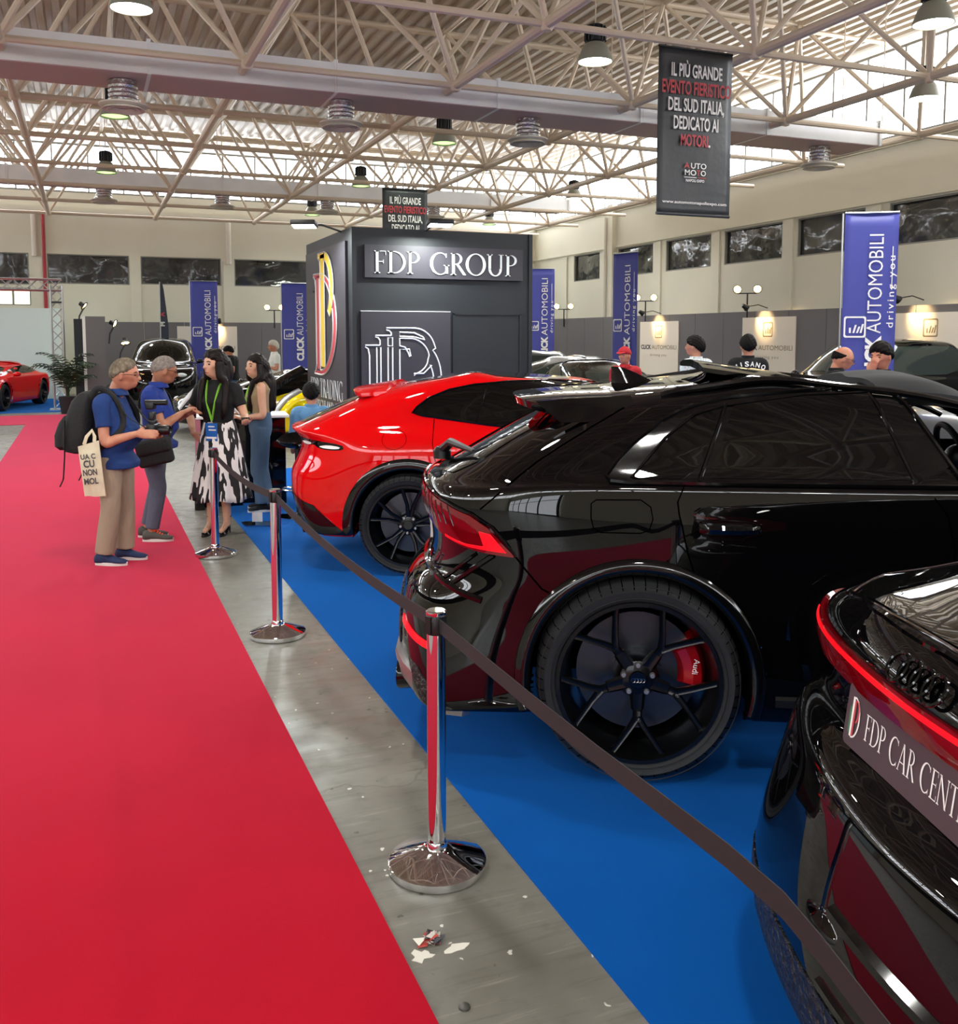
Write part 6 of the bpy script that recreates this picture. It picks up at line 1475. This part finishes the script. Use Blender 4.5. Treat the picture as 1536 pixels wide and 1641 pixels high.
        if hair == 'cap':
            h = MB(); h.path([HT @ Vector((-.1, .02, .02)), HT @ Vector((-.12, .02, -.01))], .01, 6); L = arc(.0, 0, .085, .07, -80, 80, 12); h.poly([(p[0] + .075, p[1]) for p in L], lambda u, v, w: HT @ Vector((u, v, .045 + w - (u - .075) * .25)), .006); h.build('cap_peak', hairm, ho)
        if hair == 'long':
            h = MB()
            for sg in (-1, 1):
                for q, (fx, ln) in enumerate(((.035, .40), (.0, .46), (-.045, .44), (-.085, .42))):
                    a = HT @ Vector((fx * .9, sg * .072 * (1 if q < 2 else .8), .03)); m1 = HT @ Vector((fx - .01, sg * (.088 - .012 * q), -.10)); e1 = j['neck'] + Vector((fx * .7 + (.05 if q < 1 else -.05 * (q > 1)), sg * (.115 - .025 * q), -.03)); e2 = j['neck'] + Vector((fx + (.085 if q < 2 else -.06), sg * (.12 - .028 * q), -.03 - ln * .55))
                    limb(h, [a, m1, e1, e2, e2 + Vector((0, sg * -.008, -.08))], [.03, .036, .036, .03, .008], 9, flat=.75)
            limb(h, [HT @ Vector((-.09, 0, .05)), HT @ Vector((-.115, 0, -.06)), j['neck'] + Vector((-.1, 0, -.04)), j['neck'] + Vector((-.105, 0, -.27)), j['neck'] + Vector((-.1, 0, -.34))], [.05, .065, .075, .06, .02], 10)
            fuse(h.build('long_hair', hairm, ho), .011, 5)
    if glasses:
        g = MB()
        for sg in (-1, 1):
            g.path([HT @ Vector((.103, sg * .032 + .019 * math.cos(t), .002 + .014 * math.sin(t))) for t in np.linspace(0, 2 * math.pi, 16)[:-1]], .002, 5, closed=True); g.path([HT @ Vector((.102, sg * .05, .006)), HT @ Vector((.06, sg * .078, .008)), HT @ Vector((-.005, sg * .085, .003))], .0022, 5)
        g.path([HT @ Vector((.104, -.014, .006)), HT @ Vector((.107, 0, .008)), HT @ Vector((.104, .014, .006))], .002, 5); g.build('glasses', 'black', root)
    # shirt
    if shirt:
        c = MB(); rr = tor(.012); z0 = hem
        rr = ([ell((j['pelvis'].x + belly * .2, j['pelvis'].y, z0), .142 + belly * .4, .19), ell((j['pelvis'].x + belly * .25, j['pelvis'].y, z0 + .05), .142 + belly * .45, .19)] if hem <= .9 else [ell((j['waist'].x, 0, z0), .098, .135 if fem else .15)]) + [r_ for r_ in rr if r_[0].z > z0 + (.07 if hem <= .9 else .02)]
        if sitting: rr = rr[1:]
        c.rings(rr[:-1] if not collar else rr)
        for sd in 'RL':
            sh, el = j['sh' + sd], j['el' + sd]
            if sleeve > 0:
                e = sh.lerp(el, min(sleeve, 1)); pts, rad = [j['top'].lerp(sh, .45), sh, sh.lerp(e, .55), e], [.066 * sw, .07 * sw, .064 * sw, .062 * sw]
                if sleeve > 1: pts.append(el.lerp(j['wr' + sd], (sleeve - 1))); rad = [.066, .07, .06, .054, .04]
                limb(c, pts, rad, 16)
        so = fuse(c.build('shirt', shirt, root), voxel * 1.15, 5)
        if collar and sleeve > 0 and not fem:
            c = MB(); T = j['neck']; rr = []
            for dz, g in ((-.035, .022), (.0, .014), (.022, .012), (.02, .02), (-.03, .032)): rr.append(ell(T + Vector((.004 - dz * .2, 0, dz)), .054 + g, .056 + g))
            c.rings(rr, cap=False); c.build('collar', shirt, so)
    if trousers and legs:
        c = MB(); pz = j['pelvis']; rg_ = [ell(pz - Vector((0, 0, .10)), .10, .15), ell(pz - Vector((0, 0, .03)), .118 + belly * .1, .168), ell(pz + Vector((belly * .2, 0, .04)), .122 + belly * .3, .172), ell(pz + Vector((belly * .25, 0, .10 + waistz)), .108 + belly * .4, .160)]
        c.rings(rg_ if hem > .9 else [ell(pz - Vector((0, 0, .10)), .10, .15), ell(pz - Vector((0, 0, .05)), .105, .153), ell(pz - Vector((0, 0, .01)), .09, .14)])
        for sd in 'RL':
            hp, kn, an = j['hip' + sd], j['kn' + sd], j['an' + sd]; e = an + (kn - an).normalized() * (cuff - .08)
            limb(c, [hp + Vector((0, 0, .03)), hp.lerp(kn, .35), hp.lerp(kn, .75), kn, kn.lerp(e, .5), e], [.10, .098, .078 + wide * .4, .072 + wide * .6, .068 + wide, .062 + wide * 1.4], 16)
        fuse(c.build('trousers', trousers, root), voxel * 1.15, 5)
    if shoes and legs:
        for sd in 'RL':
            an = j['an' + sd]; x, y, z = an; sh = empty('shoe', parent=root); fl = .0
            c = MB(); L = [(-.075, .0, .05, .034, .036), (-.05, 0, .055, .042, .05), (.0, 0, .06, .042, .055), (.05, 0, .045, .044, .042), (.10, 0, .035, .048, .03), (.15, 0, .03, .045, .024), (.185, 0, .026, .03, .016)]
            c.rings([[Vector((x + dx, y + ry * math.cos(a), max(z - .08 + .022, z - .08 + zc + rz * math.sin(a)))) for a in np.linspace(0, 2 * math.pi, 19)[:-1]] for dx, _, zc, ry, rz in L]); c.build('upper', shoes[0], sh, angle=180)
            c = MB(); n = 26; out = [(x + .055 + .137 * math.cos(a), y + (.041 + .008 * math.cos(a)) * math.sin(a)) for a in np.linspace(0, 2 * math.pi, n + 1)[:-1]]
            c.rings([[Vector((p[0], p[1], z - .08 + h)) for p in out] for h in (.001, .028)]); c.build('sole', shoes[1], sh, angle=50)
            if len(shoes) > 2:
                c = MB()
                for q in range(5): c.path([(x + .03 + q * .02, y - .026, z + .012 - q * .011), (x + .036 + q * .02, y, z + .026 - q * .012), (x + .03 + q * .02, y + .026, z + .012 - q * .011)], .0055, 6)
                c.ball((x + .03, y - .02, z + .03), .016, 5); c.build('laces', shoes[2], sh)
    root['_j'] = 0; del root['_j']
    return root, j
def rotz(a): return Matrix.Rotation(R(a), 3, 'Z')
IR = -22.3   # direction of the aisle's cross axis as walked by the people on it
# --- man with backpack
r1, j1 = human((.17, 8.29, .008), IR - 2, 'grey haired person in blue polo and beige trousers carrying a black backpack', .985, dict(pelvis=(.03, 0, .90), waist=(.055, 0, 1.03), chest=(.04, 0, 1.22), top=(.02, 0, 1.37), neck=(.06, 0, 1.43), head=(.135, 0, 1.565),
    shR=(.01, -.185, 1.335), elR=(.055, -.235, 1.03), wrR=(.27, -.13, 1.09), shL=(.03, .185, 1.335), elL=(.10, .22, 1.05), wrL=(.29, .07, 1.055), hipR=(.02, -.09, .87), knR=(.02, -.10, .47), anR=(-.045, -.10, .08), hipL=(.04, .09, .87), knL=(.06, .1, .47), anL=(.04, .11, .08)),
    belly=.07, yaw=4, pitch=6, hair='thin', hairm='hair_grey', shirt='polo_blue', hem=.80, trousers='chino', wide=.012, shoes=('shoe_navy', 'sole'), glasses=True, handR=((1, .25, -.05), (.1, 1, -.3), .55), handL=((1, -.25, .15), (-.1, -.9, .6), .5))
def local(root, p): return root.matrix_basis @ Vector(p)
bpy.context.view_layer.update()
def attach(root, name, label, cat):
    e = empty(name, root.location, root.rotation_euler.z, label, cat); e.scale = root.scale; return e
M['bag_black'] = mat('bag_black', '141416', .75, bump=.5, bscale=40, bdist=.01); M['canvas'] = mat('canvas', 'd3c8ac', .85, bump=.5, bscale=7, bdist=.03)
# backpack
bp = attach(r1, 'backpack', 'black backpack on the back of the grey haired person', 'backpack')
mb = MB(); rr = []
for z, d, w, x in ((.92, .05, .10, -.24), (.94, .10, .15, -.25), (1.0, .125, .165, -.255), (1.12, .12, .165, -.24), (1.25, .105, .16, -.215), (1.35, .09, .15, -.19), (1.41, .06, .12, -.165), (1.43, .03, .08, -.155)): rr.append(ell((x, 0, z), d, w, e=3.2))
mb.rings(rr); mb.build('main_compartment', 'bag_black', bp)
mb = MB(); rr = []
for z, d, w, x in ((.95, .03, .1, -.37), (.98, .06, .13, -.375), (1.07, .065, .135, -.37), (1.17, .05, .13, -.345), (1.23, .02, .1, -.33)): rr.append(ell((x, 0, z), d, w, e=3))
mb.rings(rr); mb.build('front_pocket', 'bag_black', bp)
for sg in (-1, 1):
    mb = MB(); pts, _ = smoothpath([(-.13, sg * .1, 1.36), (-.04, sg * .115, 1.455), (.075, sg * .125, 1.40), (.15, sg * .135, 1.28), (.165, sg * .15, 1.16), (.10, sg * .185, 1.06), (-.05, sg * .19, .97), (-.18, sg * .15, .92)], [1] * 8, 6)
    mb.path(pts, .026, 8, flat=.35, up=(0, -sg, .15)); mb.build('shoulder_strap', 'bag_black', bp)
    mb = MB(); mb.path([(-.3, sg * .17, 1.2), (-.31, sg * .175, .9), (-.33, sg * .17, .72), (-.36, sg * .17, .66)], .011, 5, flat=.4); mb.build('side_strap', 'bag_black', bp)
mb = MB(); mb.path([(-.16, -.04, 1.37), (-.17, -.04, 1.42), (-.17, .04, 1.42), (-.16, .04, 1.37)], .012, 6); mb.build('carry_loop', 'bag_black', bp)
# tote
tt = attach(r1, 'tote_bag', 'cream canvas tote bag with bold black print hanging from the backpack', 'bag')
mb = MB(); n = 12; W = 17
def tpt(u, v, sd): return Vector((-.115 + .17 * u - .04 * v, -.265 - sd * (.028 * math.sin(math.pi * u) * math.sin(math.pi * min(1, v * 1.05)) + .004) + .012 * math.sin(u * 9) * (1 - v), .60 + .40 * v + .05 * u * v))
for sd in (1, -1): mb.add([tpt(i / n, k / n, sd) for i in range(n + 1) for k in range(n + 1)], [(i * (n + 1) + k, (i + 1) * (n + 1) + k, (i + 1) * (n + 1) + k + 1, i * (n + 1) + k + 1) for i in range(n) for k in range(n)])
tb = mb.build('bag_body', 'canvas', tt, angle=180)
mb = MB()
mb.path([tpt(.3, 1, 1), (-.08, -.27, 1.08), (-.04, -.255, 1.13), (-.02, -.26, 1.08), tpt(.8, 1, 1)], .016, 6, flat=.3, up=(0, 1, 0)); mb.build('handles', 'canvas', tt)
mb = MB()
for s_, z, hh, w, in (('UA C', .905, .042, .12), ('CU', .84, .058, .09), ('NON', .775, .05, .115), ('MOL', .705, .05, .115)):
    text(mb, s_, hh * 1.35, frame((-.028 - .04 * (z - .6) / .4, -.302, z), (1, .0, .1), (-.1, 0, 1), (0, -1, 0)), bold=.03, width=w)
mb.build('print', 'txt_dark', tb, smooth=False)
# camera in his hands
cm = attach(r1, 'camera', 'black camera with flash in the hands of the backpack wearer', 'camera')
mb = MB(); mb.box((.36, -.01, 1.115), (.075, .145, .10), bev=.012); mb.box((.36, -.01, 1.175), (.06, .06, .04), bev=.01); mb.build('camera_body', 'black_plastic', cm)
mb = MB(); mb.lathe([(.001, .395), (.036, .395), (.04, .42), (.04, .49), (.036, .5), (.034, .5), (.03, .485), (.001, .48)], (0, -.01, 1.11), axis='x', n=24); mb.build('lens', 'black_plastic', cm)
mb = MB(); mb.box((.355, -.01, 1.225), (.045, .06, .07), bev=.008); mb.box((.345, -.01, 1.31), (.07, .075, .06), bev=.01); mb.tube((.30, -.01, 1.335), (.48, -.01, 1.335), .022, 10); mb.build('flash_unit', 'black_plastic', cm)
mb = MB(); mb.path(smoothpath([(.34, -.085, 1.13), (.2, -.15, 1.24), (.09, -.1, 1.41), (.0, 0, 1.455), (.1, .1, 1.41), (.22, .13, 1.22), (.34, .07, 1.13)], [1] * 7, 5)[0], .011, 6, flat=.35); mb.build('neck_strap', 'bag_black', cm)
# --- second man, royal blue polo, turned three quarters away
r2, j2 = human((.545, 9.12, .008), IR + 8, 'short haired person in royal blue polo and grey trousers with orange laced shoes', 1.0, dict(pelvis=(.03, 0, .89), waist=(.04, 0, 1.02), chest=(.035, 0, 1.22), top=(.02, 0, 1.36), neck=(.055, 0, 1.42), head=(.115, -.01, 1.545), shR=(.015, -.19, 1.325), elR=(.13, -.22, 1.06), wrR=(.27, -.05, 1.16), shL=(.02, .19, 1.325), elL=(.12, .24, 1.06), wrL=(.30, .1, 1.14),
    anR=(-.02, -.1, .08), knR=(.05, -.1, .47), anL=(-.10, .1, .08), knL=(.0, .1, .47)), skin='skin_tan', belly=.065, yaw=22, pitch=14, hair='crop', hairm='hair_short_grey', shirt='polo_royal', hem=.84, trousers='grey_trousers', cuff=.12, shoes=('shoe_grey', 'sole', 'lace'), glasses=True,
    handR=((.6, .7, .3), (.2, .2, -1), .7), handL=((.7, -.6, .2), (.1, -.3, -1), .6))
bg = attach(r2, 'shoulder_bag', 'black boxy camera bag on the hip of the royal blue polo wearer', 'bag')
mb = MB(); mb.box((.06, -.26, .83), (.30, .13, .23), bev=.03, rot=Euler((0, R(-12), 0)).to_matrix()); b0 = mb.build('bag_body', 'bag_black', bg)
mb = MB(); mb.box((.055, -.275, .885), (.305, .13, .14), bev=.03, rot=Euler((0, R(-12), 0)).to_matrix()); mb.build('bag_flap', 'bag_black', bg)
mb = MB(); mb.path(smoothpath([(-.06, -.24, .93), (-.10, -.15, 1.15), (-.09, .05, 1.36), (.0, .12, 1.415), (.13, .11, 1.30), (.19, -.05, 1.12), (.18, -.21, .93)], [1] * 7, 6)[0], .018, 6, flat=.3); mb.build('bag_strap', 'bag_black', bg)
# --- woman in patterned skirt
r3, j3 = human((1.13, 9.16, 0), 236, 'person with long dark hair, black top and black and white patterned skirt', 1.03, dict(pelvis=(0, 0, .93), waist=(0, 0, 1.06), chest=(.0, 0, 1.22), top=(-.01, 0, 1.35), neck=(.0, 0, 1.41), head=(.035, 0, 1.55), shR=(-.01, -.165, 1.325), elR=(-.05, -.31, 1.10), wrR=(.07, -.215, .93), shL=(-.01, .165, 1.325), elL=(-.01, .25, 1.09), wrL=(.16, .34, 1.04),
    hipR=(0, -.08, .88), knR=(.01, -.07, .48), anR=(.02, -.09, .13), hipL=(0, .08, .88), knL=(.02, .06, .48), anL=(-.02, .05, .13)), skin='skin_fair', fem=1, yaw=-26, hair='long', hairm='hair_dark', shirt='shirt_black', sleeve=.62, hem=1.02, trousers=None, shoes=None, barelegs=True, collar=True,
    handR=((-.1, .6, -.6), (-.6, .4, 0), .4), handL=((.75, .35, .1), (.1, -.3, 1), .7))
mb = MB(); rr = []
for i in range(15):
    f = i / 14; z = 1.065 - .735 * f; ring_ = []
    for k in range(96):
        a = 2 * math.pi * k / 96; fold = 1 + (.05 * f ** .8) * math.sin(a * 13 + .6 * math.sin(a * 3)) ; rx, ry = (.098 + .15 * f ** .75) * fold, (.132 + .15 * f ** .75) * fold
        ring_.append(Vector((rx * math.cos(a) - .01, ry * math.sin(a), z + .012 * math.sin(a * 5) * f)))
    rr.append(ring_)
mb.rings(rr, cap=False); sk = mb.build('skirt', 'skirt_print', r3, angle=180); so = sk.modifiers.new('solid', 'SOLIDIFY'); so.thickness = .005
for sd in 'RL':
    x, y, z = j3['an' + sd]; sh = empty('high_heel', parent=r3)
    mb = MB(); n = 20; out = [(x + .055 + .11 * math.cos(a), y + (.03 + .01 * math.cos(a)) * math.sin(a)) for a in np.linspace(0, 2 * math.pi, n + 1)[:-1]]
    hz = lambda px: .012 + .075 * max(0, min(1, (x + .09 - px) / .13)) ** 1.2
    mb.rings([[Vector((p[0], p[1], hz(p[0]) + dz)) for p in out] for dz in (-.01, .004)]); mb.build('shoe_sole', 'black_plastic', sh, angle=60)
    mb = MB(); mb.tube((x - .045, y, .082), (x - .055, y, .001), .012, 8, r2=.005); mb.build('heel', 'black_plastic', sh)
    mb = MB(); mb.path([(x + .037 * math.cos(a) - .008, y + .037 * math.sin(a), z + .035) for a in np.linspace(0, 2 * math.pi, 17)[:-1]], .005, 5, closed=True); mb.path([(x + .11, y - .036, .02), (x + .10, y, .058), (x + .11, y + .036, .02)], .007, 6); mb.build('ankle_strap', 'black_plastic', sh)
def lanyard(root, jn, mname, label, drop, y0=0, badge=True, fx=.125):
    e = attach(root, 'lanyard', label, 'lanyard'); n = jn['neck']
    for sg in (-1, 1):
        mb = MB(); mb.path(smoothpath([n + Vector((-.055, 0, .03)), n + Vector((0, sg * .075, .012)), n + Vector((.085, sg * .06, -.06)), n + Vector((fx + .01, sg * .04, -.19)), n + Vector((fx, y0, -drop))], [1] * 5, 6)[0], .019, 6, flat=.18, up=(0, 1, 0)); mb.build('ribbon', mname, e)
    if badge:
        c = n + Vector((fx + .012, y0, -drop - .10))
        mb = MB(); mb.box(c, (.006, .11, .16)); mb.build('badge_card', mat('badge_blue', '2363b4', .35), e, smooth=False)
        mb = MB(); mb.box(c + Vector((.004, 0, -.05)), (.002, .10, .018)); mb.box(c + Vector((.004, .01, .02)), (.002, .07, .012)); mb.box(c + Vector((.004, 0, .05)), (.002, .06, .01)); mb.build('badge_print', 'txt_white', e, smooth=False)
        mb = MB(); mb.tube(n + Vector((fx, y0, -drop)), c + Vector((0, 0, .08)), .006, 6); mb.build('clip', 'chrome', e)
lanyard(r3, j3, 'lanyard', 'green lanyard with blue badge worn over the black top', .36)
ph = attach(r3, 'phone', 'dark phone in the hand of the patterned skirt wearer', 'phone'); mb = MB(); mb.box((.235, .375, 1.085), (.14, .07, .009), rot=Euler((0, R(-12), R(25))).to_matrix(), bev=.003); mb.build('phone_body', 'black_plastic', ph)
# --- woman behind, tan vest and jeans, looking left
r4, j4 = human((1.68, 10.15, .008), 172, 'long haired person in tan sleeveless top and wide jeans behind the counter', 1.0, dict(head=(.03, 0, 1.53), neck=(0, 0, 1.40), top=(-.01, 0, 1.34), shR=(-.01, -.16, 1.315), shL=(-.01, .16, 1.315), elR=(-.03, -.22, 1.05), elL=(-.02, .21, 1.04), wrL=(.18, .08, 1.0), wrR=(.18, -.10, 1.03)), fem=1, skin='skin_fair', yaw=34, pitch=-4, hair='long', hairm='hair_dark', shirt='vest_tan', sleeve=0, hem=.95, trousers='denim', wide=.035, waistz=.06, shoes=('shirt_black', 'sole'),
    handL=((.8, -.5, .1), (.2, -.2, 1), .6), handR=((.8, .5, .1), (.2, .2, 1), .6), voxel=.008)
lanyard(r4, j4, 'lanyard', 'green lanyard worn over the tan top', .4, badge=False)
pb = attach(r4, 'notepad', 'white printed notepad in the hands of the tan top wearer', 'notepad'); mb = MB(); mb.box((.27, -.01, 1.10), (.15, .21, .01), rot=Euler((0, R(-50), R(10))).to_matrix()); mb.build('paper_block', 'white', pb, smooth=False)
# --- people farther off
human((3.21, 23.0, 0), 160, 'curly haired person in black t-shirt bending forward behind the women', .98, dict(head=(.11, 0, 1.54), neck=(.06, 0, 1.43)), pitch=25, hair='short', hairm='hair_black', shirt='shirt_black', trousers='denim', voxel=.012, hands=False)
human((4.1, 22.6, 0), 185, 'white haired person in white t-shirt and trousers left of the dark booth', 1.03, dict(elR=(.02, -.24, 1.08), wrR=(.2, -.1, 1.12), elL=(.02, .24, 1.08), wrL=(.2, .1, 1.12)), skin='skin', belly=.04, hair='short', hairm='hair_white', shirt='shirt_white', trousers='shirt_white', voxel=.012, glasses=True, handR=((.5, .8, 0), (1, 0, 0), .4), handL=((.5, -.8, 0), (1, 0, 0), .4))
rs, js = human((2.42, 11.05, -.36), 80, 'dark haired person in light blue shirt sitting beside the yellow car', .98, dict(pelvis=(-.05, 0, .84), hipR=(-.02, -.09, .84), knR=(.4, -.12, .86), anR=(.42, -.12, .48), hipL=(-.02, .09, .84), knL=(.4, .12, .86), anL=(.42, .12, .48)), hair='short', hairm='hair_black', shirt='shirt_sky', sleeve=1.4, hem=.86, trousers='denim', voxel=.012, hands=False)
human((7.35, 12.25, .008), 218, 'person in red cap and red top seen over the black SUV roof', .99, None, hair='cap', hairm='shirt_red', shirt='shirt_red', trousers='denim', voxel=.011, hands=False, yaw=-8)
human((7.68, 10.95, .008), 95, 'person in leaf print shirt with dark strap, seen from behind', 1.08, None, hair='short', hairm='hair_black', shirt='leaf_print', trousers='denim', voxel=.011, hands=False, yaw=35)
r9, j9 = human((8.33, 10.68, .008), 62, 'person in black shirt with white arched lettering, seen from behind', 1.09, None, hair='short', hairm='hair_black', shirt='shirt_black', trousers='denim', voxel=.011, hands=False)
human((7.66, 8.3, .008), -30, 'bald bearded person with glasses looking down, head over the SUV roof', 1.03, dict(head=(.07, 0, 1.56)), pitch=18, hair='bald', hairm='hair_black', shirt='shirt_black', trousers='denim', voxel=.009, glasses=True, hands=False)
human((7.24, 7.22, .008), 205, 'dark haired young person holding a hand to the mouth at right', 1.045, dict(elR=(.1, -.2, 1.12), wrR=(.14, -.05, 1.42)), hair='short', hairm='hair_black', shirt='shirt_black', sleeve=.6, trousers='denim', voxel=.008, pitch=10, yaw=-10, handR=((.1, .3, .9), (-1, .2, .2), .7))
# lettering on his back, strap on the print shirt
mb = MB(); e = 0
for i, ch in enumerate('MISANO'):
    t = (i - 2.5) * .062; text(mb, ch, .085, r9.matrix_basis @ frame((-.128 + abs(t) * .05, -t, 1.33 - 1.6 * t * t), (0, -1, 0), (.15, 0, 1), (-1, 0, 0)) @ Matrix.Rotation(-t * 2.6, 4, 'Z'), bold=.03, width=.05 if ch != 'I' else .014)
lt = mb.build('shirt_lettering', 'txt_white', smooth=False); lt.parent = r9; lt.matrix_parent_inverse = r9.matrix_basis.inverted()
